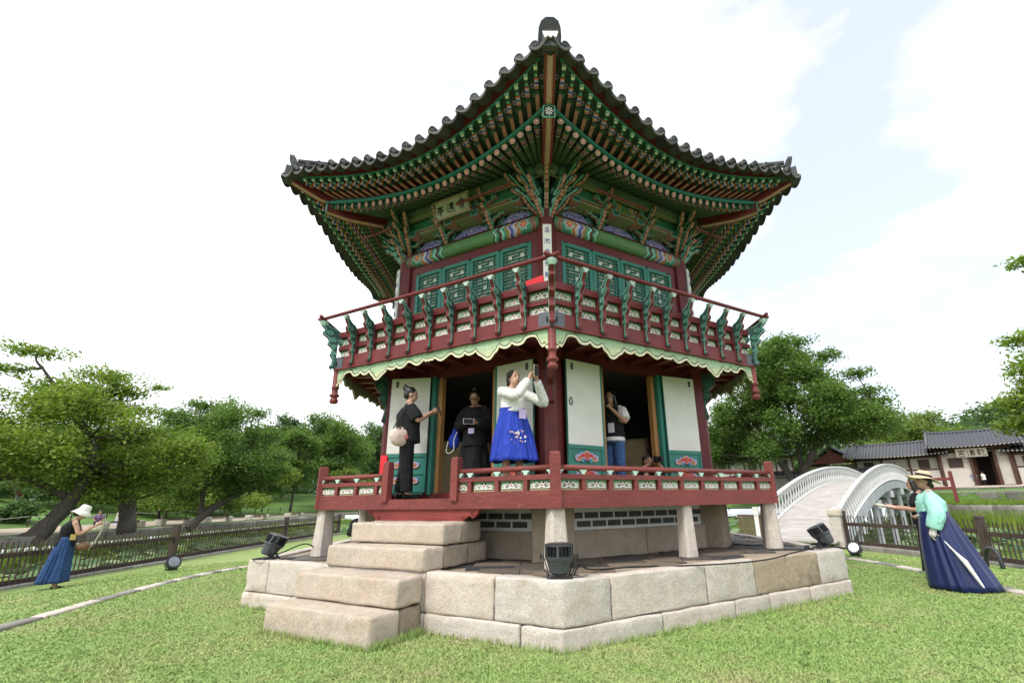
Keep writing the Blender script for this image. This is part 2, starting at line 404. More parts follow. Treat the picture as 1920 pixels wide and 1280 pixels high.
# -- stone posts below the deck
def taper(M, b, t, z0, z1, m, name, ch=.3):
    mb = MB()
    def octo(w, z):
        c = w / 2 * ch; h = w / 2
        return [(-h + c, -h, z), (h - c, -h, z), (h, -h + c, z), (h, h - c, z), (h - c, h, z), (-h + c, h, z), (-h, h - c, z), (-h, -h + c, z)]
    vs = octo(b, z0) + octo((b + t) / 2 * 1.01, (z0 + z1) / 2) + octo(t, z1)
    fs = [(r * 8 + i, r * 8 + (i + 1) % 8, r * 8 + 8 + (i + 1) % 8, r * 8 + 8 + i) for r in (0, 1) for i in range(8)] + [tuple(range(7, -1, -1)), tuple(range(16, 24))]
    mb.add(vs, fs, m); return mb.build(name, pav, M)
for c in (-90, -150, -30, 150, 30, 90):
    taper(F(c) @ T(0, -3.90, 0) @ RZ(radians(22)), .245, .175, .55, 1.20, granite, 'stone_post')
for d in (-60, 180, 0):
    taper(F(d) @ T(.1, -3.40, 0), .205, .155, .55, 1.20, granite, 'stone_post')
# -- foundation: corner plinths, slab and pierced brick band
for c in (-90, -150, -30, 150, 30, 90):
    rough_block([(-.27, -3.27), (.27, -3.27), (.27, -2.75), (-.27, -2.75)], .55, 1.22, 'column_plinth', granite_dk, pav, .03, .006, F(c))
bk = MB(); bk.box((0, 0, 0), (.225, .05, .075), brickm); brk = bk.mesh('brick')
for d in FRONT:
    fw_ = MB(); fw_.box((0, -2.62, 1.04), (2.9, .10, .34), mortar)
    fo = fw_.build('foundation_wall', pav, F(d))
    for s0, s1 in ((-1.32, .02), (.03, 1.32)):
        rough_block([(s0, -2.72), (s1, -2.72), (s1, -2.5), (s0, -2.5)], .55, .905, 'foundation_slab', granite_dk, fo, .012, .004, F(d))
    for r_ in range(2):
        for i in range(-5, 6):
            s = i * .262 + (.131 if r_ else 0)
            if abs(s) < 1.22: inst('brick', brk, fo, F(d) @ T(s, -2.656, .985 + r_ * .108))
# -- deck
dk = MB(); hexa = lambda R, z: [(F(c) @ Vector((0, -R, z)))[:] for c in (-90, -30, 30, 90, 150, 210)]
dk.prism(hexa(3.98, 1.255), (0, 0, .03), redwood2); deck = dk.build('deck', pav)
pl = MB(); pl.box((0, 0, 0), (1, 1, .03), redwood2)
plank = wood('deck_plank_wood', (.13, .05, .04), (1, 14, 14), .3, .6, .05); pk = MB(); pk.box((0, 0, 0), (1, 1, .035), plank); pkm = pk.mesh('deck_plank')
for d in FRONT:
    for i in range(7):
        a = 2.70 + i * .115
        inst('deck_plank', pkm, deck, F(d) @ T(0, -a - .055, 1.3125) @ S3(2 * a / sqrt(3) + .02, .11, 1))
def lotus_cap(mb, x, y, z, w, h, th, m):
    o = [(-.18, 0), (.18, 0), (.28, .42), (.5, .58), (.42, .82), (.2, 1), (-.2, 1), (-.42, .82), (-.5, .58), (-.28, .42)]
    mb.prism([(x + a * w, y - th / 2, z + b * h) for a, b in o], (0, th, 0), m)
cp = MB(); lotus_cap(cp, 0, 0, 0, .105, .075, .05, mint)
lotus = cp.mesh('lotus_support')
# openwork panel: painted board, carved scroll, black plate standing for shade in the holes
def panel_mesh(w, h, small=False):
    mb = MB()
    pg = bandpaint('panel_green', [(0, (.42, .36, .21)), (.16, (.36, .37, .21)), (.3, (.20, .30, .15)), (.55, (.13, .26, .13))], 2, -.075, .075, 0, 1, False)
    mb.box((0, .012, 0), (w, .02, h), pg)
    lun = [(-.46, -.30)] + [(-.46 + .92 * i / 16, -.30 + (.62 * sin(pi * i / 16) ** .55)) for i in range(1, 16)] + [(.46, -.30)]
    mb.prism([(a * w, -.0005, b * h) for a, b in lun], (0, .004, 0), black)
    lw = h * .085
    def rb(P, m, wd=1.0): mb.ribbon([(a * w, -.004, b * h) for a, b in P], lw * wd, (0, -.007, 0), m)
    for s in (-1, 1):
        rb([(s * .02, -.28), (s * .10, -.12), (s * .2, .02), (s * .30, .05), (s * .37, -.04), (s * .33, -.14), (s * .26, -.10)], white, 1.25)
        rb([(s * .03, -.27), (s * .16, -.24), (s * .28, -.25), (s * .40, -.22), (s * .44, -.27)], white, 1.2)
        rb([(s * .06, -.05), (s * .12, .14), (s * .19, .22), (s * .26, .18)], white, 1.1)
        rb([(s * .20, .02), (s * .14, -.08), (s * .15, -.17), (s * .23, -.20)], mint, 1)
        if not small: rb([(s * .30, .16), (s * .38, .10), (s * .43, -.02), (s * .42, -.14)], white, .9)
    rb([(-.07, -.06), (-.04, .12), (0, .27), (.04, .12), (.07, -.06), (0, -.14), (-.07, -.06)], white, 1.2)
    mb.prism([(a * w, -.004, b * h) for a, b in ((-.05, 0), (0, .2), (.05, 0), (0, -.1))], (0, -.009, 0), salmon if not small else pink)
    return mb.mesh('carved_panel')
pan_deck = panel_mesh(.315, .118); pan_half = panel_mesh(.15, .118, True); pan_bal = panel_mesh(.345, .135)
def bar(mb, s0, s1, ap, z0, z1, th, m): mb.box(((s0 + s1) / 2, -ap, (z0 + z1) / 2), (s1 - s0, th, z1 - z0), m)
APD = 3.516
postm = MB()
def post_sq(M, w, z0, z1, parent, name='railing_post'):
    mb = MB(); mb.box((0, 0, (z0 + z1) / 2 - .02), (w, w, z1 - z0 - .04), redwood); mb.box((0, 0, z1 - .075), (w * .94, w * .94, .008), black)
    mb.lathe([(w * .66, z1 - .04), (w * .66, z1 - .015), (w * .58, z1)], redwood, 4, RZ(pi / 4)); return mb.build(name, parent, M)
for d in FRONT:
    M = F(d); bm_ = MB(); h = 2.03
    if d == -120:
        bar(bm_, -h + .05, h - .05, APD - .06, 1.203, 1.333, .12, redwood)
        bar(bm_, -h + .05, -.62, APD - .06, 1.333, 1.402, .12, redwood); bar(bm_, .62, h - .05, APD - .06, 1.333, 1.402, .12, redwood)
    else: bar(bm_, -h + .05, h - .05, APD - .06, 1.203, 1.402, .12, redwood)
    beam = bm_.build('deck_beam', pav, M)
    segs = ((-h, -.585), (.585, h)) if d == -120 else ((-h, h),)
    for a, b in segs:
        rl = MB(); bar(rl, a, b, APD - .04, 1.522, 1.578, .07, redwood); rail = rl.build('railing', pav, M)
        hr = MB(); hr.tube([(a, -APD + .04, 1.652), (b, -APD + .04, 1.652)], .034, redwood, 10); hr.build('handrail', rail, M, True)
        if d != -120:
            n = 10; xs = [a + (b - a) * i / n for i in range(n + 1)]; ps = [(xs[i], xs[i + 1], pan_deck) for i in range(n)]
        else:
            wd = .405
            if a < 0: ps = [(a + i * wd, a + (i + 1) * wd, pan_deck) for i in range(3)] + [(a + 3 * wd, b, pan_half)]
            else: ps = [(a, b - 3 * wd, pan_half)] + [(b - (3 - i) * wd, b - (2 - i) * wd, pan_deck) for i in range(3)]
        for i, (p, q, me) in enumerate(ps):
            inst('carved_panel', me, rail, M @ T((p + q) / 2, -APD + .045, 1.462) @ S3(min(1, (q - p - .055) / (.315 if me is pan_deck else .15)), 1, 1))
            if i:
                mu = MB(); mu.box((p, -APD + .04, 1.462), (.055, .062, .12), redwood); mu.build('muntin', rail, M)
            inst('lotus_support', lotus, rail, M @ T(p + (.07 if i == 0 else 0), -APD + .04, 1.576))
        inst('lotus_support', lotus, rail, M @ T(b - .07, -APD + .04, 1.576))
    if d == -120:
        for s in (-.60, .60): post_sq(M @ T(s, -APD + .02, 0), .105, 1.30, 1.835, rail)
        ap_ = MB()
        pts = [(-.98, 1.202), (-.93, 1.15), (-.90, 1.165), (-.85, 1.12), (-.82, 1.12), (-.78, 1.055), (.72, 1.055), (.77, 1.10), (.82, 1.125), (.86, 1.095), (.90, 1.115), (.94, 1.15), (.97, 1.202)]
        ap_.prism([(a, -APD + .03, b) for a, b in pts], (0, .05, 0), wood('worn_red_wood', (.21, .038, .034), (1.5, 22, 22), .3, .6, .07, (.42, .26, .22)))
        for s in (-.86, -.72, .72, .86):
            ap_.tube([( s + .022 * cos(t), -APD + .026, 1.125 + (.03 if abs(s) > .8 else -.025) + .022 * sin(t)) for t in np.linspace(0, 2 * pi, 11)], .005, redwood2, 5)
        ap_.build('apron_board', pav, M)
for c in (-90, -150, -30, 150, 30): post_sq(F(c) @ T(0, -4.0, 0) @ RZ(0), .125, 1.203, 1.83, pav, 'corner_post')
# -- columns of both storeys
for c in (-90, -150, -30, 150, 30, 90):
    mb = MB(); mb.lathe([(.175, 1.20), (.175, 3.46)], redcol, 6, T(0, -3.0, 0) @ RZ(0)); mb.build('column', pav, F(c))
    mb = MB(); mb.lathe([(.155, 3.46), (.15, 5.72)], redcol, 6, T(0, -2.96, 0)); mb.build('column', pav, F(c))
# -- lower storey walls, openings and doors
leaf_w, leaf_h = .66, 1.80
lf = MB()
lf.box((-leaf_w / 2 + .015, 0, 0), (.03, .035, leaf_h), teal); lf.box((leaf_w / 2 - .015, 0, 0), (.03, .035, leaf_h), teal)
for z_, hh in ((-leaf_h / 2 + .05, .10), (-leaf_h / 2 + .29, .05), (-leaf_h / 2 + .56, .06), (leaf_h / 2 - .02, .04)): lf.box((0, 0, z_), (leaf_w - .06, .035, hh), teal)
lf.box((0, .006, -leaf_h / 2 + .26), (leaf_w - .06, .018, .58), teal)
leafm = lf.mesh('door')
pp = MB(); pp.box((0, -.004, .29), (leaf_w - .004, .034, leaf_h - .59), paperd)
for i in range(0): pp.box((random.uniform(-.2, .2), -.0215, .25 + random.uniform(-.5, .5)), (random.uniform(.08, .3), .0012, random.uniform(.04, .2)), paper)
papm = pp.mesh('door_paper')
fl = MB()
def flowerm(mb, w, h):
    for s in (-1, 1):
        for cx_, cz_, rx_, rz_, mm in ((.34, -.08, .16, .30, pink), (.30, -.08, .10, .18, orange), (.20, .12, .13, .26, ltblue), (.18, .12, .08, .16, redpt), (.14, -.28, .12, .16, teallt), (.12, -.26, .06, .10, blue), (.42, .02, .07, .14, ltblue)):
            k = {pink: 0, ltblue: .001, orange: .002, redpt: .003, teallt: .001, blue: .003}[mm]
            mb.prism([(s * cx_ * w + rx_ * w * cos(t), -k, cz_ * h + rz_ * h * sin(t)) for t in np.linspace(0, 2 * pi, 9)[:-1]], (0, -.004, 0), mm)
    for rx_, rz_, mm, k in ((.17, .42, pink, .002), (.11, .28, redpt, .004), (.05, .13, orange, .006)):
        mb.prism([(rx_ * w * cos(t), -k, .1 * h + rz_ * h * sin(t)) for t in np.linspace(0, 2 * pi, 11)[:-1]], (0, -.004, 0), mm)
    for s in (-1, 1): mb.prism([(s * .02 * w, -.004, -.40 * h), (s * .09 * w, -.004, -.42 * h), (s * .07 * w, -.004, -.18 * h), (s * .02 * w, -.004, -.22 * h)], (0, -.004, 0), tealdk)
flowerm(fl, .45, .165); flow = fl.mesh('painted_flower')
rg = MB(); rg.tube([(.026 * cos(t), -.03, .05 * sin(t)) for t in np.linspace(0, 2 * pi, 15)], .006, black, 6); rg.box((0, -.024, .05), (.02, .015, .02), black); rgm = rg.mesh('ring_handle')
hg = MB(); hg.box((0, -.024, 0), (.045, .006, .10), iron); hg.box((0, -.028, .02), (.02, .006, .04), iron); hgm = hg.mesh('door_hinge')
def door_leaf(M, ring=0, hinge=0):
    o = inst('door', leafm, pav, M); inst('door_paper', papm, o, M)
    for z_ in (-leaf_h / 2 + .42, -leaf_h / 2 + .185): inst('painted_flower', flow, o, M @ T(0, -.018, z_))
    if ring: inst('ring_handle', rgm, o, M @ T(ring * (leaf_w / 2 - .06), 0, .28))
    if hinge: inst('door_hinge', hgm, o, M @ T(hinge * (leaf_w / 2 - .10), 0, .80))
    return o
APL = 2.60
for d in (-120, -60, 0, 60, 120, 180):
    M = F(d); wl = MB()
    wl.box((0, -APL + .05, 3.36), (2.9, .14, .24), redcol)
    if d in (-120, -60):
        for s in (-1, 1):
            wl.box((s * 1.05, -APL + .08, 2.30), (.86, .05, 2.0), redcol)
        wl.box((0, -APL + .06, 1.36), (2.7, .14, .12), redwood2)
        wl.build('wall', pav, M)
        for s in (-1, 1): fr = MB(); fr.box((s * .62, -APL + .02, 2.33), (.07, .12, 1.86), teal); fr.build('door_frame', pav, M)
        for s in (-1, 1):
            fp = MB(); fp.box((s * .535, -APL + .08, 2.32), (.075, .09, 1.84), pine); fp.build('door_jamb', pav, M)
        k = 1 if d == -60 else 0
        door_leaf(M @ T(-.66, -APL - .06, 2.34) @ RZ(radians(6 if k else 22)) @ T(-leaf_w / 2, -.01, 0), -1 if k else 0, -1)
        door_leaf(M @ T(.66, -APL - .06, 2.34) @ RZ(radians(-6)) @ T(leaf_w / 2, -.01, 0), 0, 1)
    else:
        wl.box((0, -APL + .08, 2.95), (2.9, .05, .62), redcol)
        for s in (-1.36, 0, 1.36): wl.box((s, -APL + .06, 2.0), (.09, .09, 1.4), redcol)
        wl.box((0, -APL + .06, 1.36), (2.9, .09, .12), redcol); wl.build('wall', pav, M)
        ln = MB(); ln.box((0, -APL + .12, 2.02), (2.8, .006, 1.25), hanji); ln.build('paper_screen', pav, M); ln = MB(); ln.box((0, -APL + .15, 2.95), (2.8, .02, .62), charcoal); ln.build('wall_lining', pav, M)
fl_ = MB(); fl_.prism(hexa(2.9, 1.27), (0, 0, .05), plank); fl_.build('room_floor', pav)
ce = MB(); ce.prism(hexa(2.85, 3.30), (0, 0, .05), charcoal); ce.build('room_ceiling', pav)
# -- scroll bracket: outline in the radial plane (o outwards, z), two carved sides, painted front edge
def bracket_mesh(name, prof, th, side, edge, curls, line, lw=.013, beads=None):
    mb = MB(); n = len(prof)
    P = [(-th / 2, -o, z) for o, z in prof]
    mb.prism(P, (th, 0, 0), side, edge)
    for sx in (-1, 1):
        for c in curls:
            mb.ribbon([(sx * th / 2, -o, z) for o, z in c], lw, (sx * .006, 0, 0), line)
    if beads:
        for (o, z, r_) in beads: mb.lathe([(0, -r_ * .6), (r_ * .8, -r_ * .45), (r_, 0), (r_ * .8, r_ * .45), (0, r_ * .6)], salmonlt, 8, T(0, -o, z), False)
    return mb.mesh(name)
# green bracket below the balcony, at every column
gp = bez([(.0, 2.55), (.07, 2.60), (.05, 2.72), (.04, 2.82), (.13, 2.90), (.15, 3.0), (.13, 3.07), (.21, 3.13), (.24, 3.22), (.24, 3.28), (.40, 3.36), (.46, 3.42)], 4)
gprof = [(p[0], p[1]) for p in gp] + [(0, 3.42)]
gb = bracket_mesh('column_bracket', gprof, .09, tealdk, redcol, [spiral(.08, 2.96, .045, .012, 0, 1.4), spiral(.13, 3.17, .07, .015, pi, 1.5), spiral(.26, 3.34, .055, .012, 0, 1.4), [(.02, 2.60), (.04, 2.7), (.025, 2.82), (.06, 2.9)], [(.03, 3.02), (.10, 3.06), (.16, 3.10)]], paint('green_carved_line', (.055, .20, .13), .5), .018)
for c in (-90, -150, -30, 150, 30): inst('column_bracket', gb, pav, F(c) @ T(0, -3.13, 0))
# -- balcony
bl = MB(); bl.prism(hexa(3.96, 3.42), (0, 0, .06), redcol); balc = bl.build('balcony_floor', pav)
for d in FRONT:
    jo = MB(); 
    for i in range(9): jo.box((-1.6 + i * .4, -3.05, 3.385), (.10, .9, .07), redcol)
    jo.build('joist', balc, F(d))
APB = 3.495; hB = 2.017
# the curved baluster of the balcony (outline in the radial plane measured from the beam face)
bp = bez([(.012, 3.40), (.04, 3.385), (.055, 3.43), (.035, 3.47), (.035, 3.56), (.065, 3.62), (.05, 3.68), (.055, 3.74), (.105, 3.80), (.095, 3.85), (.11, 3.90), (.165, 3.96), (.17, 4.0), (.15, 4.04), (.185, 4.10), (.215, 4.165)], 3)
bpi = bez([(.155, 4.175), (.115, 4.12), (.055, 4.075), (.01, 4.06)], 3)
bprof = [(p[0], p[1]) for p in bp] + [(p[0], p[1]) for p in bpi] + [(-.012, 4.03), (-.012, 3.42)]
def curlset(x): return [spiral(.05, 3.88, .042, .010, pi, 1.5, 12), spiral(.09, 3.985, .045, .010, 0, 1.5, 12), spiral(.03, 3.76, .034, .008, 0, 1.4, 10), spiral(.02, 3.65, .028, .008, pi, 1.4, 10), [(.025, 3.60), (.012, 3.52), (.025, 3.42)], [(p[0] - .012, p[1]) for p in bp[6:]], [(.02, 4.045), (.065, 4.065), (.12, 4.11), (.17, 4.16)]]
balu = bracket_mesh('baluster', bprof, .05, tealdk, redwood2, curlset(0), paint('carved_line_teal', (.17, .38, .31), .5), .012)
cb = MB(); lotus_cap(cb, 0, 0, 0, .108, .072, .06, paint('lotus_white', (.40, .48, .44), .55, .2, 14)); lcap = cb.mesh('lotus_cap')
# scalloped valance below the beam
def valance_edge():
    half = [(0, 3.228), (.03, 3.245), (.06, 3.232), (.10, 3.262), (.16, 3.225), (.22, 3.20), (.29, 3.225), (.36, 3.265), (.42, 3.27), (.48, 3.222), (.55, 3.20), (.61, 3.215), (.64, 3.25), (.68, 3.215), (.74, 3.205), (.80, 3.225), (.83, 3.245), (.87, 3.19), (.93, 3.155), (.98, 3.115), (1.03, 3.088), (1.08, 3.105), (1.12, 3.155), (1.17, 3.19), (1.21, 3.25), (1.25, 3.222), (1.31, 3.205), (1.37, 3.225), (1.41, 3.265), (1.45, 3.23), (1.52, 3.215), (1.58, 3.235), (1.62, 3.285), (1.70, 3.30), (1.78, 3.275), (1.83, 3.19), (1.87, 3.13), (1.90, 3.16), (1.93, 3.10), (1.955, 3.13), (1.98, 3.05)]
    L_ = [(-a, b) for a, b in half[::-1]] + half[1:]
    return L_
VE = valance_edge(); VEs = [(p[0], p[1]) for p in bez([(a, b, 0) for a, b in VE], 2)]
valg = bandpaint('valance_green', [(0, (.50, .51, .30)), (.3, (.45, .51, .30)), (.5, (.36, .47, .29)), (.75, (.30, .44, .27))], 2, 3.08, 3.37, .012, 9, False, None, 0)
for d in FRONT:
    M = F(d); bm_ = MB()
    bar(bm_, -hB + .02, hB - .02, APB - .055, 3.36, 3.385, .135, redwood2); bar(bm_, -hB + .04, hB - .04, APB - .07, 3.385, 3.575, .13, redwood2)
    beam = bm_.build('balcony_beam', pav, M)
    v_ = MB(); v_.prism([(a, -APB + .03, b) for a, b in VEs] + [(1.98, -APB + .03, 3.36), (-1.98, -APB + .03, 3.36)], (0, .022, 0), valg)
    v_.ribbon([(a, -APB + .029, b + .006) for a, b in VEs], .028, (0, -.006, 0), cream)
    v_.ribbon([(a * .995, -APB + .0285, b + .034) for a, b in VEs], .011, (0, -.006, 0), paint('valance_dark_line', (.045, .06, .05)))
    v_.ribbon([(a * .995, -APB + .0285, b + .022) for a, b in VEs], .010, (0, -.005, 0), paint('valance_sage', (.26, .34, .22)))
    v_.build('valance', pav, M)
    r_ = MB(); bar(r_, -hB, hB, APB - .075, 3.712, 3.775, .07, redwood2); bar(r_, -hB, hB, APB - .075, 3.93, 4.03, .085, redwood2)
    rail = r_.build('balcony_railing', pav, M)
    hr = MB(); e = 2.15
    hr.tube([(-e - .10, -3.715, 4.235), (-e, -3.715, 4.218), (e, -3.715, 4.218), (e + .10, -3.715, 4.235)], .030, redwood2, 10); hr.build('handrail', rail, M, True)
    st = .4036
    for i in range(10):
        s = -hB + st * (i + .5)
        for z_ in (3.645, 3.852): inst('carved_panel', pan_bal, rail, M @ T(s, -APB + .085, z_))
        if i:
            sb = -hB + st * i
            b_ = inst('baluster', balu, rail, M @ T(sb, -APB, 0)); inst('lotus_cap', lcap, rail, M @ T(sb, -APB - .195, 4.125))
            mu = MB(); mu.box((sb, -APB + .075, 3.75), (.05, .06, .36), redwood2); mu.build('muntin', rail, M)
corner_red = bracket_mesh('corner_baluster', bprof, .07, tealdk, redcol, curlset(0), teallt, .012)
for c in (-90, -150, -30, 150, 30):
    M = F(c)
    inst('corner_baluster', corner_red, pav, M @ T(0, -4.04, 0) @ S3(1, 1.35, 1))
    mb = MB()
    for s in (-1, 1):
        mb.prism([(0, -4.047, 3.375), (s * .17, -4.047 + .17 * math.tan(radians(30)), 3.375), (s * .17, -4.047 + .17 * math.tan(radians(30)), 3.575), (0, -4.047, 3.575)], (0, .02, 0), iron)
    mb.build('corner_plate', pav, M)
    ch = MB()
    for s in (-1, 1):
        for k in range(4): ch.box((s * .06, -4.055 + .035, 3.44 + k * .018), (.035 if k % 2 else .02, .012, .006), black)
        ch.box((s * .06, -4.055 + .034, 3.468), (.006, .012, .07), black)
    ch.build('plate_character', pav, M)
    pd = MB(); pd.lathe([(.052, 3.36), (.052, 3.10), (.062, 3.09), (.062, 3.07), (.048, 3.06), (.048, 2.985), (.075, 2.965), (.078, 2.94), (.05, 2.925), (.045, 2.91), (.062, 2.89), (.068, 2.855), (.05, 2.825), (0, 2.812)], redwood, 12, T(0, -3.98, 0), False)
    pd.build('pendant_post', pav, M, True)
    lc = MB(); lc.lathe([(.04, 4.10), (.065, 4.14), (.075, 4.165), (.05, 4.185)], mint, 8, T(0, -4.27, 0)); lc.build('lotus_cap', pav, M)
# -- upper storey: lattice leaves, painted beams
APU = 2.58
lw_, lh_ = .60, .84
lt = MB()
for s in (-1, 1): lt.box((s * (lw_ / 2 - .03), 0, 0), (.06, .04, lh_), teal)
for z_, hh in ((lh_ / 2 - .03, .06), (-lh_ / 2 + .04, .08)): lt.box((0, 0, z_), (lw_ - .12, .04, hh), teal)
leafu = lt.mesh('window_leaf')
la = MB(); iw, ih = lw_ - .12, lh_ - .14; tdk = paint('lattice_teal', (.03, .17, .13), .5)
def lb(x0, x1, z0, z1): la.box(((x0 + x1) / 2, .004, (z0 + z1) / 2 - .0 + .01), (abs(x1 - x0), .030, abs(z1 - z0)), tdk)
ny = 12; dz = ih / ny; bw = .012
xs = [-iw / 2 + iw * i / 8 for i in range(9)]
for j in range(ny + 1):
    z = -ih / 2 + j * dz
    if j in (3, 6): lb(-iw / 2, -.055, z - bw / 2, z + bw / 2); lb(.055, iw / 2, z - bw / 2, z + bw / 2)
    elif j in (10,): lb(-iw / 2, -.15, z - bw / 2, z + bw / 2); lb(-.07, .07, z - bw / 2, z + bw / 2); lb(.15, iw / 2, z - bw / 2, z + bw / 2)
    else: lb(-iw / 2, iw / 2, z - bw / 2, z + bw / 2)
    if j < ny:
        for i in range(1, 8):
            full = i in (1, 7)
            if full or (i + 2 * j) % 4 == 1 or (i in (2, 6) and j % 3 == 0):
                if j in (2, 3, 5, 6) and i in (3, 4, 5): continue
                if j in (9, 10) and i in (2, 6): continue
                lb(xs[i] - bw / 2, xs[i] + bw / 2, z, z + dz)
for cz_ in (3, 6):
    for s in (-1, 1): lb(s * .055 - bw / 2, s * .055 + bw / 2, -ih / 2 + (cz_ - 1) * dz, -ih / 2 + (cz_ + 1) * dz)
latm = la.mesh('lattice')
pw = MB(); pw.box((0, .035, .01), (iw, .006, ih), paper); pwm = pw.mesh('window_paper')
dan = [(0, (.10, .22, .085)), (.005, (.03, .06, .04)), (.03, (.35, .60, .48)), (.06, (.10, .30, .22)), (.11, (.04, .08, .05)), (.15, (.12, .04, .05)), (.19, (.30, .62, .50)), (.24, (.06, .28, .20)), (.29, (.30, .20, .05)), (.35, (.50, .40, .45)), (.39, (.06, .08, .35)), (.44, (.34, .36, .60)), (.49, (.60, .52, .42)), (.53, (.45, .10, .06)), (.57, (.40, .28, .12)), (.61, (.07, .25, .18)), (.84, (.45, .13, .09)), (.87, (.05, .12, .07)), (.90, (.42, .12, .09)), (.93, (.06, .16, .08))]
flw = (1.13, 5.56, .105, [(0, (.65, .45, .1)), (.2, (.55, .08, .06)), (.5, (.62, .30, .28)), (.65, (.10, .38, .30)), (.8, (.35, .62, .52)), (.93, (.04, .15, .10))])
danm = bandpaint('dancheong_beam', dan, 0, .53, 1.40, .022, 42, True, flw)
purl = bandpaint('dancheong_purlin', [(0, (.22, .26, .12)), (.1, (.04, .2, .13)), (.17, (.3, .55, .45)), (.22, (.45, .13, .08)), (.28, (.62, .40, .10)), (.35, (.30, .33, .58)), (.42, (.06, .08, .3)), (.47, (.6, .5, .45)), (.53, (.55, .18, .06)), (.6, (.05, .25, .18)), (.75, (.10, .33, .25)), (.82, (.55, .30, .05)), (.88, (.05, .2, .14))], 0, .0, .52, .025, 36, True, (.40, 6.12, .06, [(0, (.65, .4, .05)), (.4, (.5, .07, .05)), (.75, (.06, .3, .2))]))
purple = scrollpaint('purple_scroll', (.17, .16, .42), (.62, .58, .74), (.05, .04, .22), 4.5, 7)
beige = paint('beige_green_board', (.24, .25, .15), .7, .15)
ikp = bez([(.0, 5.66), (.05, 5.69), (.10, 5.735), (.14, 5.78), (.185, 5.83), (.21, 5.89), (.25, 5.93), (.31, 5.935), (.36, 5.985), (.335, 6.03), (.29, 6.03), (.285, 6.07), (.34, 6.095), (.385, 6.12), (.43, 6.185), (.45, 6.235)], 3)
ikprof = [(p[0], p[1]) for p in ikp] + [(.38, 6.24), (.30, 6.20), (.24, 6.25), (-.02, 6.25), (-.02, 5.66)]
curls = [spiral(.07, 5.80, .045, .01, pi, 1.5), spiral(.15, 5.92, .045, .01, 0, 1.5), spiral(.21, 6.05, .045, .01, pi, 1.5), spiral(.12, 6.13, .05, .012, 0, 1.5), [(.02, 5.70), (.07, 5.74), (.12, 5.81), (.17, 5.88), (.24, 5.95), (.31, 5.97)], [(.25, 6.05), (.32, 6.13), (.40, 6.21)], [(.28, 5.98), (.33, 5.99)]]
bead = bandpaint('beaded_salmon', [(0, (.40, .13, .085)), (.3, (.60, .36, .26)), (.7, (.40, .13, .085)), (.9, (.20, .05, .04))], 2, -1, 1, 0, 1, False)
def beadmat():
    m, t, b = newmat('beaded_salmon_edge'); tc = t.nodes.new('ShaderNodeTexCoord'); sp = t.nodes.new('ShaderNodeSeparateXYZ'); t.links.new(tc.outputs['Object'], sp.inputs[0])
    s = math_(t, 'SINE', math_(t, 'MULTIPLY', sp.outputs[2], 125)); f = math_(t, 'MULTIPLY_ADD', s, .5, .5)
    t.links.new(ramp(t, f, [(0, (.26, .085, .06)), (.4, (.36, .14, .10)), (.85, (.46, .24, .175))]), b.inputs['Base Color']); b.inputs['Roughness'].default_value = .5
    return m
beadm = beadmat()
ikm = bracket_mesh('cloud_bracket', ikprof, .056, tealdk, beadm, curls, paint('bracket_line_teal', (.24, .52, .42), .5), .023)
am = MB(); ao = [(-.27, .075), (-.30, .02), (-.25, -.03), (-.19, .0), (-.16, -.05), (-.09, -.055), (-.05, -.10), (.05, -.10), (.09, -.055), (.16, -.05), (.19, .0), (.25, -.03), (.30, .02), (.27, .075)]
am.prism([(a, 0, b) for a, b in ao], (0, .05, 0), tealdk, salmon); am.ribbon([(a * .93, -.001, b * .9) for a, b in ao], .013, (0, -.006, 0), paint('bracket_line_teal', (.24, .52, .42), .5))
for s in (-1, 1): am.ribbon([(s * a, -.001, b) for a, b in spiral(.20, .03, .035, .008, 0, 1.3, 10)], .010, (0, -.006, 0), MATS['bracket_line_teal'])
armm = am.mesh('cross_arm')
flm = MB()
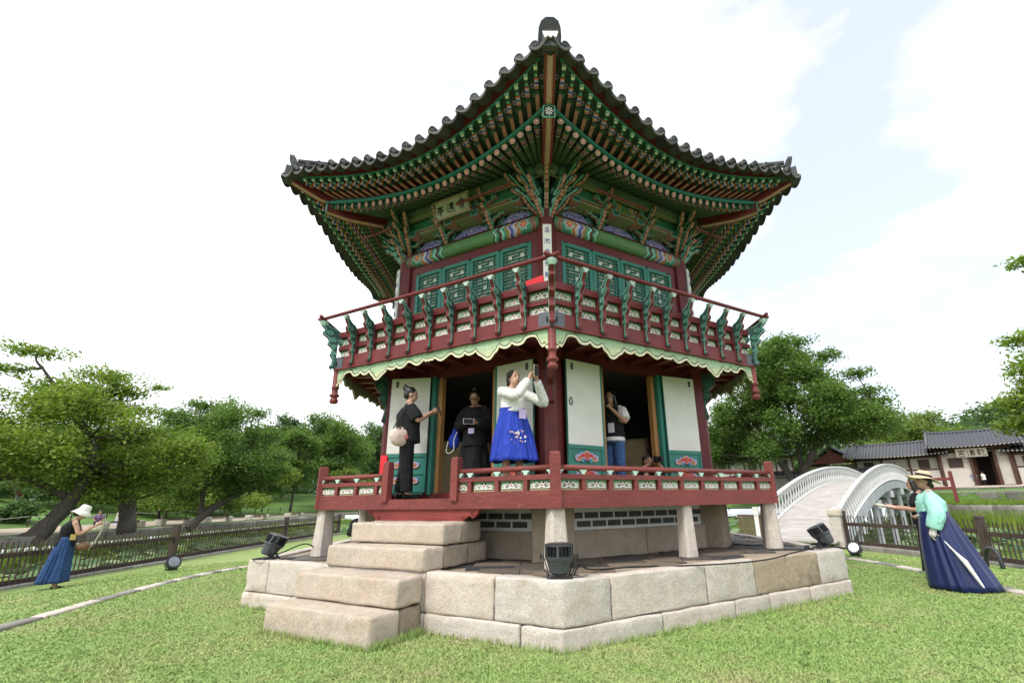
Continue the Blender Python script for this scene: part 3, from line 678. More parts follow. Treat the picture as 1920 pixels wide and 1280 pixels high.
for d in FRONT:
    M = F(d)
    fr = MB(); bar(fr, -1.40, 1.40, APU - .03, 5.265, 5.43, .09, redcol); bar(fr, -1.40, 1.40, APU - .03, 4.35, 4.43, .09, redcol)
    for s in (-1, 1): bar(fr, s * 1.31 - .09, s * 1.31 + .09, APU - .031, 4.43, 5.265, .088, redcol)
    bar(fr, -1.4, 1.4, APU - .12, 3.48, 5.3, .03, redcol)
    fr.build('wall', pav, M)
    for i in range(4):
        s = -.915 + .61 * i; Ml = M @ T(s, -APU, 4.85)
        o = inst('window_leaf', leafu, pav, Ml); inst('lattice', latm, o, Ml); inst('window_paper', pwm, o, Ml)
    hg2 = MB()
    for s in (-1.15, -.62, 0, .62, 1.15): hg2.box((s, -APU - .022, 5.262), (.07, .012, .02), black)
    hg2.build('window_hinge', pav, M)
    pb = MB(); pb.tube([(-1.40, -APU - .02, 5.558), (1.40, -APU - .02, 5.558)], .13, danm, 14, None, True, .85); pb.build('painted_beam', pav, M, True)
    bb = MB(); bar(bb, -1.4, 1.4, APU - .04, 5.66, 5.98, .03, tealdk); bar(bb, -1.4, 1.4, APU + .10, 5.93, 5.96, .32, beige); bar(bb, -1.4, 1.4, APU + .02, 5.685, 5.70, .12, redcol)
    bb.build('backing_board', pav, M)
    for c_, w2 in ((-.93, .33), (0, .42), (.93, .33)):
        pp_ = MB(); pp_.prism([(c_ - w2, -APU - .01, 5.70), (c_ + w2, -APU - .01, 5.70), (c_ + w2 * .86, -APU - .01, 5.79), (c_ + w2 * .55, -APU - .01, 5.86), (c_ + w2 * .4, -APU - .01, 5.90), (c_ - w2 * .4, -APU - .01, 5.90), (c_ - w2 * .55, -APU - .01, 5.86), (c_ - w2 * .86, -APU - .01, 5.79)], (0, .02, 0), purple, redpt); pp_.build('scroll_board', pav, M)
        for s in (-1, 1):
            lf_ = MB(); lf_.prism([(c_ + s * (w2 - .02 - a), -APU - .035, b) for a, b in ((.02, 5.70), (.06, 5.74), (.02, 5.80), (.09, 5.83), (.05, 5.88), (.14, 5.92), (-.04, 5.92), (-.04, 5.70))], (0, .015, 0), teallt if False else tealdk); lf_.ribbon([(c_ + s * (w2 - .02 - a), -APU - .036, b) for a, b in ((.02, 5.71), (.06, 5.74), (.02, 5.80), (.09, 5.83), (.05, 5.88), (.14, 5.915))], .012, (0, -.006, 0), teallt); lf_.build('carved_leaf', pav, M)
    pu = MB()
    for c_, w2 in ((-.93, .42), (0, .49), (.93, .42)): pass
    pu.box((0, -APU - .20, 6.10), (2.9, .09, .20), purl); pu.box((0, -APU - .21, 5.985), (2.9, .13, .025), salmon); pu.box((0, -APU - .21, 6.005), (2.9, .135, .012), teallt)
    pu.build('purlin_support', pav, M)
    for s in (-1.1, -.28, .28, 1.1):
        bx_ = MB(); bx_.prism([(s - .10, -APU - .31, 5.985), (s + .10, -APU - .31, 5.985), (s + .06, -APU - .31, 5.875), (s - .06, -APU - .31, 5.875)], (0, .16, 0), tealdk, salmon)
        bx_.ribbon([(s - .09, -APU - .311, 5.975), (s + .09, -APU - .311, 5.975), (s + .055, -APU - .311, 5.885), (s - .055, -APU - .311, 5.885), (s - .09, -APU - .311, 5.975)], .016, (0, -.006, 0), teallt); bx_.build('bearing_block', pav, M)
    pr = MB(); pr.box((0, -APU - .33, 6.235), (3.3, .10, .075), beige); pr.tube([(-1.78, -APU - .36, 6.30), (1.78, -APU - .36, 6.30)], .08, olive, 10); pr.build('purlin', pav, M)
    for s in (-.49, .49):
        inst('cloud_bracket', ikm, pav, M @ T(s, -APU - .06, 0))
        inst('cross_arm', armm, pav, M @ T(s, -APU - .13, 5.90)); inst('cross_arm', armm, pav, M @ T(s, -APU - .315, 6.09) @ S3(.8, 1, .9))
    for s in (-1.22, 1.22): inst('cross_arm', armm, pav, M @ T(s, -APU - .13, 5.90) @ S3(.8, 1, 1))
for c in (-90, -150, -30, 150, 30):
    M = F(c)
    inst('cloud_bracket', ikm, pav, M @ T(0, -2.98, 0) @ S3(1.0, 1.15, 1))
    for a, k in ((-60, 1.0), (60, 1.0)): inst('cloud_bracket', ikm, pav, M @ T(0, -2.90, 0) @ RZ(radians(a)) @ T(0, -.10, 0) @ S3(1, 1.5, 1))
    for a in (-45, 45): inst('cloud_bracket', ikm, pav, M @ T(0, -2.95, .10) @ RZ(radians(a)) @ T(0, -.16, 0) @ S3(.9, 1.35, 1.0))
    for a in (-30, 30): inst('cloud_bracket', ikm, pav, M @ T(0, -2.95, .05) @ RZ(radians(a)) @ T(0, -.10, 0) @ S3(.9, 1.05, .97))
    for s in (-1, 1):
        rl_ = MB(); rl_.lathe([(.085, -.03), (.085, .03)], tealdk, 16, RY(pi / 2)); 
        for k in range(10): rl_.box((0, .05 * cos(k * pi / 5), .05 * sin(k * pi / 5)), (.075, .012, .012), white)
        rl_.tube([(s * .033, .075 * cos(t), .075 * sin(t)) for t in np.linspace(0, 2 * pi, 17)], .010, teallt, 5)
        rl_.build('purlin_end', pav, M @ T(0, -3.40, 6.27) @ RZ(radians(s * 30)) @ T(s * .20, 0, 0))
# -- writing: brush strokes as ribbons
def strokes(mb, S_, ox, oz, k, m, y):
    for st_ in S_: mb.ribbon([(ox + a * k, y, oz + b * k) for a, b in st_], [k * .10 * (1.15 if i == 0 else .9) for i in range(len(st_))], (0, -.003, 0), m)
CH_JEONG = [[(0, .95), (.02, .82)], [(-.4, .80), (.4, .80)], [(-.22, .68), (.22, .68), (.22, .55), (-.22, .55), (-.22, .68)], [(-.42, .32), (-.40, .44), (.40, .44), (.36, .32)], [(-.25, .28), (.25, .28)], [(0, .28), (.02, -.1), (-.12, -.02)]]
CH_WON = [[(-.42, .8), (-.34, .7)], [(-.5, .5), (-.32, .5), (-.42, .25), (-.48, .1), (-.2, .02), (.5, -.06)], [(.1, .98), (.1, .72)], [(-.12, .85), (.34, .85)], [(-.2, .72), (.44, .72)], [(-.06, .6), (.3, .6), (.3, .48), (-.06, .48), (-.06, .6)], [(.1, .48), (-.15, .2)], [(.1, .45), (.12, .14)], [(.1, .42), (.42, .16)]]
CH_HYANG = [[(.2, .98), (-.2, .88)], [(-.45, .74), (.45, .74)], [(0, .92), (0, .46)], [(-.04, .7), (-.4, .46)], [(.04, .7), (.42, .46)], [(-.22, .42), (.22, .42), (.22, .0), (-.22, .0), (-.22, .42)], [(-.2, .22), (.2, .22)]]
CH_BOARD = [
 [[(-.3, .8), (.3, .8)], [(-.35, .45), (.35, .45)], [(-.42, .05), (.42, .05)], [(0, .8), (0, .05)], [(.2, .3), (.3, .2)]],
 [[(-.45, .8), (-.36, .7)], [(-.5, .5), (-.4, .42)], [(-.48, .05), (-.36, .25)], [(-.25, .55), (.45, .62), (.42, .35)], [(.1, .9), (.1, .25)], [(-.12, .8), (-.1, .08), (.5, .06), (.5, .2)]],
 [[(0, .95), (-.45, .55)], [(0, .95), (.45, .55)], [(-.25, .6), (.25, .6)], [(0, .6), (0, 0)], [(-.3, .3), (-.2, .15)], [(.3, .3), (.2, .15)]],
 [[(-.4, .8), (.4, .8)], [(-.2, .95), (-.25, .5)], [(.2, .95), (.2, .5)], [(-.45, .5), (.45, .5)], [(-.1, .5), (-.4, 0)], [(.1, .5), (.45, 0)], [(0, .3), (0, 0)]],
 [[(-.2, .98), (-.35, .8)], [(-.4, .78), (.42, .78)], [(-.25, .9), (-.25, .5)], [(0, .9), (0, .5)], [(.25, .9), (.25, .5)], [(-.48, .5), (.48, .5)], [(-.25, .42), (-.42, .1)], [(-.2, .3), (-.05, .12)], [(.1, .35), (.45, .35)], [(.28, .48), (.28, -.05)], [(.08, .18), (.48, .18)]]]
ink = paint('black_ink', (.012, .012, .014), .6); inkb = paint('blue_ink', (.06, .07, .34), .6)
MS = F(-120) @ T(-.13, -APU - .42, 6.12) @ RX(radians(16))
sb = MB(); sb.box((0, 0, 0), (.74, .03, .31), paint('signboard_cream', (.50, .48, .44), .6)); sign = sb.build('signboard', pav, MS)
fb = MB()
for a, b, c_, d_ in ((0, .155, .78, .035), (0, -.155, .78, .035), (-.375, 0, .03, .275), (.375, 0, .03, .275)): fb.box((a, -.01, b), (c_, .04, d_), paint('signboard_frame', (.34, .25, .17), .6))
fb.build('signboard_frame', sign, MS)
for i, ch in enumerate((CH_JEONG, CH_WON, CH_HYANG)):
    cm_ = MB(); strokes(cm_, ch, -.23 + .23 * i, -.085, .17, ink, -.016); cm_.build('character', sign, MS)
for c in (-90, -150, -30):
    Mb = F(c) @ T(0, -3.13, 4.90)
    pb = MB(); pb.box((0, 0, 0), (.135, .025, 1.0), white); bo = pb.build('verse_board', pav, Mb)
    for i, ch in enumerate(CH_BOARD):
        cm_ = MB(); strokes(cm_, ch, 0, .36 - i * .195, .095, inkb, -.0135); cm_.build('character', bo, Mb)
# hanging hooks: red poles that hold the raised doors
for d in FRONT:
    for s, ln in ((.62, 1.05), (-1.75, .72)) if d in (-120, 0) else ((-.35, 1.05), (1.75, .72)):
        hk = MB(); a, b = s - ln / 2, s + ln / 2
        hk.tube([(a, -3.14, 6.02), (b, -3.14, 6.02)], .022, redwood, 8)
        hk.build('hanging_pole', pav, F(d))
        for e_ in (a + .06, b - .06): wr = MB(); wr.tube([(e_, -3.14, 6.03), (e_, -3.14, 6.24)], .004, iron, 5); wr.build('pole_wire', pav, F(d))
# ------------------------------------------------------------------ roof
def e_round(x): return Vector((x * 2.2375, -(3.60 + .275 * x * x), 6.08 + .30 * x * x - .06 * x ** 4))
def e_fly(x): return Vector((x * 2.545, -(4.05 + .358 * x * x), 6.25 + .57 * x * x - .16 * x ** 4))
def e_in(x): return Vector((x * 2.2375 * (1 - .25 * x * x), -2.94, 6.43))
def e_cap(x): return Vector((x * 2.50, -(4.18 + .25 * x * x), 6.43 + .78 * x * x - .44 * x ** 4))
def along(A, B):
    d = (B - A); ln = d.length; x = d / ln; y = Vector((0, 0, 1)).cross(x).normalized(); z = x.cross(y)
    M = Matrix.Identity(4)
    for i in range(3): M[i][0], M[i][1], M[i][2], M[i][3] = x[i] * ln, y[i], z[i], A[i]
    return M
roofb = MB()
APEX = Vector((0, 0, 9.3))
def rp_(d, x, t):
    e = F(d) @ (e_cap(x) + Vector((0, 0, .0))); q = e.lerp(Vector((0, 0, e.z)), t)
    q.z = e.z + (APEX.z - e.z) * (t ** 1.45 * .75 + t * .25); return q
for d in (-120, -60, 0, 60, 120, 180):
    nx, nt_ = 20, 8
    vs = [rp_(d, -1 + 2 * i / nx, j / nt_) for j in range(nt_ + 1) for i in range(nx + 1)]
    roofb.add(vs, [(j * (nx + 1) + i, j * (nx + 1) + i + 1, (j + 1) * (nx + 1) + i + 1, (j + 1) * (nx + 1) + i) for j in range(nt_) for i in range(nx)], tilem)
    for k in range(19):
        x = -1 + (k + .5) * 2 / 19; tmax = 1 - abs(x)
        pts = []
        for j in range(7):
            t = .06 + (tmax - .06) * j / 6 if tmax > .08 else .06 + .02 * j
            e = F(d) @ e_cap(x); n_ = F(d) @ Vector((0, 1, 0)) ; n_ = Vector((n_.x, n_.y, 0))
            ap0 = -e_cap(x).y; p = Vector((e.x, e.y, 0)) + n_ * ap0 * t; xx = max(-1, min(1, x / max(1e-3, 1 - t)))
            q = rp_(d, xx, t); pts.append((p.x, p.y, q.z + .02))
        roofb.tube(pts, .075, tilem, 6, None, False)
roofb.lathe([(.32, 9.1), (.36, 9.35), (.22, 9.5), (.30, 9.75), (.12, 10.05), (0, 10.2)], tilem, 12)
roof = roofb.build('roof', pav, None)
# rafters ------------------------------------------------------------
rr = MB(); n8 = 10; bands = [(0, .70, olive), (.70, .715, white), (.715, .76, tealdk), (.76, .785, redpt), (.785, .80, salmonlt), (.80, .83, blue), (.83, .845, ltblue), (.845, .87, orange), (.87, .885, yellow), (.885, .92, tealdk), (.92, .935, teallt), (.935, 1.0, dkgreen)]
for a, b, m in bands:
    vs = [(xx, .046 * cos(2 * pi * k / n8), .046 * sin(2 * pi * k / n8)) for xx in (a, b) for k in range(n8)]
    rr.add(vs, [(k, (k + 1) % n8, n8 + (k + 1) % n8, n8 + k) for k in range(n8)], m)
rr.add([(1, .046 * cos(2 * pi * k / n8), .046 * sin(2 * pi * k / n8)) for k in range(n8)], [tuple(range(n8))], pink)
rr.add([(1.004, .040 * cos(2 * pi * k / n8), .040 * sin(2 * pi * k / n8)) for k in range(n8)], [tuple(range(n8))], salmonlt)
star = [(.038 if k % 2 == 0 else .016) for k in range(14)]
rr.add([(1.008, star[k] * cos(2 * pi * k / 14), star[k] * sin(2 * pi * k / 14)) for k in range(14)], [tuple(range(14))], redpt)
rr.add([(1.012, .013 * cos(2 * pi * k / 8), .013 * sin(2 * pi * k / 8)) for k in range(8)], [tuple(range(8))], white)
raftm = rr.mesh('rafter')
fy = MB(); hw, hh = .028, .038
fb_ = [(0, .50, redpt, salmon), (.50, .57, dkgreen, tealdk), (.57, .60, black, black), (.60, .655, orange, salmon), (.655, .68, yellow, salmonlt), (.68, .72, blue, blue), (.72, .745, ltblue, ltblue), (.745, .775, white, pink), (.775, .80, redpt, redpt), (.80, .93, tealdk, tealdk), (.93, 1.0, teallt, teallt)]
for a, b, ms, mb_ in fb_:
    fy.add([(xx, y_, z_) for xx in (a, b) for (y_, z_) in ((-hw, -hh), (hw, -hh), (hw, hh), (-hw, hh))], [(0, 1, 5, 4)], mb_)
    fy.add([(xx, y_, z_) for xx in (a, b) for (y_, z_) in ((-hw, -hh), (hw, -hh), (hw, hh), (-hw, hh))], [(1, 2, 6, 5), (3, 0, 4, 7)], ms if a else redcol)
fy.add([(1, -hw, -hh), (1, hw, -hh), (1, hw, hh), (1, -hw, hh)], [(0, 1, 2, 3)], teallt)
for a, b in ((-.015, -.02), (.015, -.02), (-.015, .02), (.015, .02)): fy.box((1.003, a, b), (.006, .018, .022), white)
fy.add([(.84 + .03 * cos(2 * pi * k / 8), .022 * sin(2 * pi * k / 8), -hh - .002) for k in range(8)], [tuple(range(7, -1, -1))], teallt)
fy.add([(.93, -hw * .8, -hh - .003), (.985, -hw * .8, -hh - .003), (.985, hw * .8, -hh - .003), (.93, hw * .8, -hh - .003)], [(3, 2, 1, 0)], white)
flym = fy.mesh('flying_rafter')
NR = 30
def strip(mb, fn, dx0, w_, h_, m, n=30, x0=-1.0, x1=1.0):
    """bar of section w_ x h_ running along the eave curve fn"""
    vs = []
    for i in range(n + 1):
        p = fn(x0 + (x1 - x0) * i / n) + Vector(dx0)
        vs += [p + Vector((0, a * w_ / 2, b * h_ / 2)) for a, b in ((-1, -1), (1, -1), (1, 1), (-1, 1))]
    fs = [(i * 4 + k, i * 4 + (k + 1) % 4, i * 4 + 4 + (k + 1) % 4, i * 4 + 4 + k) for i in range(n) for k in range(4)]
    mb.add(vs, fs, m)
for d in FRONT:
    M = F(d)
    so_ = MB(); n = 30
    for fnA, fnB, za, zb, m in ((e_in, e_round, .052, .052, dkgreen), (e_round, e_fly, .205, .085, dkgreen)):
        vs = []
        for i in range(n + 1):
            x = -1 + 2 * i / n; A = fnA(x) + Vector((0, 0, za)); B = fnB(x) + Vector((0, 0, zb))
            if fnA is e_round: A.y += .12
            vs += [A, B]
        so_.add(vs, [(2 * i, 2 * i + 1, 2 * i + 3, 2 * i + 2) for i in range(n)], m)
    # painted roundels on the boards between the flying rafters
    for i in range(NR - 1):
        x = -1 + (i + 1) * 2 / NR
        A = e_round(x) + Vector((0, .12, .200)); B = e_fly(x) + Vector((0, 0, .078)); u = (B - A).normalized(); v_ = Vector((1, 0, 0)) - u * u.x; v_.normalize(); nn = u.cross(v_)
        if nn.z > 0: nn = -nn
        c0 = A.lerp(B, .66)
        for r_, m, k in ((.042, orange, .002), (.034, ltblue, .004), (.022, blue, .006), (.010, redpt, .008)):
            so_.add([c0 + u * r_ * cos(t) + v_ * r_ * .8 * sin(t) + nn * k for t in np.linspace(0, 2 * pi, 9)[:-1]], [tuple(range(8))], m)
        c1 = A.lerp(B, .48)
        so_.add([c1 + u * .030 * cos(t) + v_ * .018 * sin(t) + nn * .003 for t in np.linspace(0, 2 * pi, 7)[:-1]], [tuple(range(6))], teallt)
        so_.add([c1 + u * .018 * cos(t) + v_ * .010 * sin(t) + nn * .005 for t in np.linspace(0, 2 * pi, 7)[:-1]], [tuple(range(6))], tealdk)
    so_.build('soffit', roof, M)
    st_ = MB(); strip(st_, e_round, (0, -.015, .075), .05, .045, teal); strip(st_, e_round, (0, .02, .125), .05, .06, tealdk); st_.build('eave_strip', roof, M)
    st_ = MB(); strip(st_, e_fly, (0, -.006, .058), .030, .014, teal); strip(st_, e_fly, (0, -.012, .095), .05, .05, redcol); strip(st_, e_fly, (0, -.03, .15), .08, .07, redcol); st_.build('eave_strip', roof, M)
    for i in range(NR):
        x = -1 + (i + .5) * 2 / NR
        inst('rafter', raftm, roof, M @ along(e_in(x), e_round(x)))
        A = e_round(x) + Vector((0, .13, .155)); A.x *= .985
        inst('flying_rafter', flym, roof, M @ along(A, e_fly(x) + Vector((0, 0, .042))))
# eave tiles ----------------------------------------------------------
tilelip = stone('roof_tile_lip', (.075, .075, .077), (.14, .14, .135), .25, .4, (.04, .04, .04), 60, .3, .8)
ct = MB(); n_ = 8; rt = .066
vs = [(rt * cos(pi * k / n_), y_, rt * sin(pi * k / n_) - .02) for y_ in (-.10, .45) for k in range(n_ + 1)]
ct.add(vs, [(k, k + 1, n_ + 1 + k + 1, n_ + 1 + k) for k in range(n_)], tilem); 
ct.add([(a * .88, b, c) for a, b, c in vs], [(n_ + 1 + k, n_ + 1 + k + 1, k + 1, k) for k in range(n_)], tilem)
ct.add([(rt * 1.05 * cos(2 * pi * k / 14), -.105 , rt * 1.05 * sin(2 * pi * k / 14) - .012) for k in range(14)] + [(rt * 1.05 * cos(2 * pi * k / 14), -.075, rt * 1.05 * sin(2 * pi * k / 14) - .012) for k in range(14)], [tuple(range(13, -1, -1)), tuple(range(14, 28))] + [(k, (k + 1) % 14, 14 + (k + 1) % 14, 14 + k) for k in range(14)], tileend)
ct.tube([(.052 * cos(t), -.107, .052 * sin(t) - .012) for t in np.linspace(0, 2 * pi, 15)], .007, tilem, 5); ct.lathe([(.02, -.006), (.02, .006)], tilem, 8, T(0, -.106, -.012) @ RX(pi / 2))
capm = ct.mesh('cover_tile')
cv = MB(); wv = .29; n_ = 8
def arc(k, y_, th): a = -1 + 2 * k / n_; return (a * wv / 2, y_, .01 - .085 * (1 - a * a) + th)
vs = [arc(k, y_, 0) for y_ in (-.13, .45) for k in range(n_ + 1)] + [arc(k, y_, .022) for y_ in (-.13, .45) for k in range(n_ + 1)]
q = n_ + 1
cv.add(vs, [(k, k + 1, q + k + 1, q + k) for k in range(n_)] + [(2 * q + k, 3 * q + k, 3 * q + k + 1, 2 * q + k + 1) for k in range(n_)], tilem)
lip = [arc(k, -.131, .024) for k in range(q)] + [(arc(k, -.14, 0)[0], -.14, arc(k, 0, 0)[2] - .022 * (1 - (-1 + 2 * k / n_) ** 2) - .004) for k in range(q)]
cv.add(lip + [(a, b + .022, c) for a, b, c in lip], [(k, q + k, q + k + 1, k + 1) for k in range(n_)] + [(2 * q + k, 2 * q + k + 1, 3 * q + k + 1, 3 * q + k) for k in range(n_)] + [(q + k, 3 * q + k, 3 * q + k + 1, q + k + 1) for k in range(n_)], tilelip)
conm = cv.mesh('pan_tile')
NT = 19
for d in FRONT:
    M = F(d)
    for k in range(NT + 1):
        for which in ('cap', 'pan'):
            x = -1 + (k + (.5 if which == 'cap' else 0)) * 2 / NT
            if which == 'cap' and k == NT: continue
            if which == 'pan' and k in (0, NT): x *= .985
            p = e_cap(x); e = 1e-3; dp = e_cap(x + e) - e_cap(x - e); roll = -atan2(dp.z, dp.x); yaw = atan2(dp.y, dp.x)
            Mx = M @ T(p.x, p.y, p.z + (.0 if which == 'cap' else -.06)) @ RY(roll) @ RZ(yaw * .35) @ RX(radians(14 - 8 * abs(x)))
            inst('cover_tile' if which == 'cap' else 'pan_tile', capm if which == 'cap' else conm, roof, Mx)
# hips: rafters below, ridge above --------------------------------------
hipbot = bandpaint('hip_underside', [(0, (.50, .33, .27)), (.30, (.36, .10, .08)), (.36, (.50, .33, .27)), (.44, (.20, .038, .034))], 0, 0, .085, 0, 1, True)
for c in (-90, -150, -30, 150, 30, 90):
    M = F(c)
    def hipbox(pts, w_, h_, name):
        mb = MB(); vs = []
        for (R_, z_) in pts: vs += [(-w_ / 2, -R_, z_ - h_ / 2), (w_ / 2, -R_, z_ - h_ / 2), (w_ / 2, -R_, z_ + h_ / 2), (-w_ / 2, -R_, z_ + h_ / 2)]
        n = len(pts)
        mb.add(vs, [(i * 4, i * 4 + 1, i * 4 + 5, i * 4 + 4) for i in range(n - 1)], hipbot)
        mb.add(vs, [(i * 4 + 1, i * 4 + 2, i * 4 + 6, i * 4 + 5) for i in range(n - 1)] + [(i * 4 + 3, i * 4, i * 4 + 4, i * 4 + 7) for i in range(n - 1)], redcol)
        mb.add(vs, [((n - 1) * 4, (n - 1) * 4 + 1, (n - 1) * 4 + 2, (n - 1) * 4 + 3)], tealdk)
        return mb.build(name, roof, M)
    hipbox([(2.95, 6.40), (3.6, 6.30), (4.1, 6.26), (4.47, 6.30)], .15, .18, 'hip_rafter')
    hipbox([(4.15, 6.46), (4.6, 6.50), (5.12, 6.70)], .145, .16, 'hip_rafter')
    eb = MB(); Mx = M @ T(0, -4.478, 6.30)
    eb.box((0, 0, 0), (.17, .012, .20), teallt); eb.box((0, -.007, 0), (.135, .006, .165), black)
    for k in range(8):
        a = k * pi / 4; eb.ribbon([(.012 * cos(a), -.0105, .015 * sin(a)), (.055 * cos(a), -.0105, .070 * sin(a))], [.010, .022], (0, -.004, 0), white)
    eb.build('hip_end_flower', roof, Mx)
    tb = MB(); tb.box((0, -5.13, 6.745), (.20, .14, .26), stone('hip_end_tile', (.09, .095, .105), (.11, .11, .12), .3, .3, (.04, .04, .04))); tb.build('hip_end_tile', roof, M)
    hr = MB(); pts = []
    for j in range(9):
        t = j / 8; R_ = 5.02 * (1 - t); q = rp_(c + 30 if c != 150 else 180, -1 if True else 1, t); pts.append((R_, q.z))
    P0 = [(-R_) for R_, z_ in pts]
    for w_, z0, z1, m in ((.26, .0, .12, plaster), (.30, .12, .16, tilem), (.24, .16, .20, tilem), (.28, .20, .235, tilem)):
        vs = []
        for R_, z_ in pts: vs += [(-w_ / 2, -R_, z_ + z0), (w_ / 2, -R_, z_ + z0), (w_ / 2, -R_, z_ + z1), (-w_ / 2, -R_, z_ + z1)]
        hr.add(vs, [(i * 4 + k, i * 4 + (k + 1) % 4, i * 4 + 4 + (k + 1) % 4, i * 4 + 4 + k) for i in range(len(pts) - 1) for k in range(4)] + [(3, 2, 1, 0)], m)
    hr.tube([(0, -R_, z_ + .245) for R_, z_ in pts], .085, tilem, 8); hr.build('hip_ridge', roof, M)
    fe = MB(); zz = pts[0][1] + .05
    fp = [(-.13, 0), (-.15, .10), (-.14, .22), (-.11, .30), (-.05, .345), (.05, .345), (.11, .30), (.14, .22), (.15, .10), (.13, 0), (.06, .06), (-.06, .06)]
    fe.prism([(a, -5.03 - b * .42, zz + b * .88) for a, b in fp], (0, .05, .01), tilem)
    for rr_ in (): fe.tube([(rr_ * cos(t), -5.045 - (.19 + rr_ * 1.2 * sin(t)) * .38, zz + .19 + rr_ * 1.2 * sin(t)) for t in np.linspace(0, 2 * pi, 13)], .008, tilelip, 5)
    fe.build('ridge_end_tile', roof, M)
    pe = MB(); pe.prism([(-.07, -5.23, zz - .10), (.07, -5.23, zz - .10), (.10, -5.20, zz + .03), (-.10, -5.20, zz + .03)], (0, .14, 0), plaster); pe.build('plaster_fill', roof, M)
    ck = MB(); pts2 = [(-.17, .02), (-.10, -.05), (0, -.08), (.10, -.05), (.17, .02)]
    ck.prism([(a, -5.12, zz - .15 + b) for a, b in pts2] + [(a, -5.12, zz - .15 + b + .035) for a, b in pts2[::-1]], (0, .4, .05), tilem); ck.build('corner_pan_tile', roof, M)
# ------------------------------------------------------------------ terrain
def grass_mat(name, blades=False):
    if name in MATS: return MATS[name]
    m, t, b = newmat(name); tc = t.nodes.new('ShaderNodeTexCoord'); co = tc.outputs['Object']
    n1 = noise(t, co, .55, 5, .6); n2 = noise(t, co, 3.5, 5, .65)
    f = math_(t, 'ADD', math_(t, 'MULTIPLY', n1, .55), math_(t, 'MULTIPLY', n2, .45))
    c = ramp(t, f, [(.33, (.38, .34, .20)), (.41, (.315, .36, .15)), (.52, (.255, .355, .12)), (.66, (.21, .33, .095))])
    if blades:
        g = t.nodes.new('ShaderNodeNewGeometry')
        c = mixc(t, 1, c, ramp(t, g.outputs['Random Per Island'], [(0, (.96, .98, .92)), (.6, (1.10, 1.09, 1.06)), (1, (1.24, 1.18, 1.2))]), 'MULTIPLY')
    else:
        n3 = noise(t, co, 38, 4, .7)
        c = mixc(t, 1, c, ramp(t, n3, [(.3, (.80, .80, .74)), (.7, (1.1, 1.1, 1.05))]), 'MULTIPLY')
        bump(t, b, n3, .8, .05)
    t.links.new(c, b.inputs['Base Color']); b.inputs['Roughness'].default_value = .75; b.inputs['Specular IOR Level'].default_value = .15
    if blades: b.inputs['Subsurface Weight'].default_value = 0
    MATS[name] = m; return m
lawnm = grass_mat('lawn_soil_grass'); bladem = grass_mat('grass_blades', True)
ISL = [(-11.2, -22), (-11.45, -8), (-11.55, 1.5), (-11.6, 6.5), (-11.7, 12), (-11.9, 16), (-10, 20), (-4, 21), (2, 18.5), (6.5, 13), (8.3, 10.3), (10.0, 8.6), (10.9, 6.9), (11.1, 5.3), (10.9, 3.3), (10.8, 1.4), (10.7, -6), (10.6, -22)]
def lawn_z(x, y):
    r = hypot(x, y)
    return 0.0 if r < 6.6 else -min(.30, (r - 6.6) / 4.2 * .30)
def inside(poly, x, y):
    c = False; n = len(poly)
    for i in range(n):
        x1, y1 = poly[i]; x2, y2 = poly[i - 1]
        if (y1 > y) != (y2 > y) and x < (x2 - x1) * (y - y1) / (y2 - y1) + x1: c = not c
    return c
def ray_out(th):
    best = 60.0; dx, dy = cos(th), sin(th)
    for i in range(len(ISL)):
        (x1, y1), (x2, y2) = ISL[i - 1], ISL[i]; ex, ey = x2 - x1, y2 - y1; den = dx * ey - dy * ex
        if abs(den) < 1e-9: continue
        tt = (x1 * ey - y1 * ex) / den; uu = (x1 * dy - y1 * dx) / den
        if tt > 0 and -1e-6 <= uu <= 1 + 1e-6: best = min(best, tt)
    return best
lb_ = MB(); NA = 144; vs = []; RR = (3, 6.6, 7.2, 8.2, 9.3, 10.8, 60)
for r_ in RR:
    for k in range(NA):
        th = 2 * pi * k / NA; q = min(r_, ray_out(th)); x, y = q * cos(th), q * sin(th); vs.append((x, y, lawn_z(x, y)))
for k in range(NA):
    th = 2 * pi * k / NA; q = ray_out(th); vs.append((q * cos(th), q * sin(th), -1.4))
vs.append((0, 0, 0))
lb_.add(vs, [(r_ * NA + i, (r_ + 1) * NA + i, (r_ + 1) * NA + (i + 1) % NA, r_ * NA + (i + 1) % NA) for r_ in range(len(RR)) for i in range(NA)] + [(len(vs) - 1, i, (i + 1) % NA) for i in range(NA)], lawnm)
lawn = tag(lb_.build('lawn', None, None, True), kind='structure')
# pond
wm, t_, b_ = newmat('pond_water'); b_.inputs['Base Color'].default_value = (.035, .04, .022, 1); b_.inputs['Roughness'].default_value = .08
bump(t_, b_, noise(t_, coords(t_, False), 2.5, 4), .12, .05)
wt = MB(); wt.add([(-24, -60, -1.1), (33, -60, -1.1), (33, 56, -1.1), (-24, 56, -1.1)], [(0, 1, 2, 3)], wm); tag(wt.build('pond_water'), kind='structure')
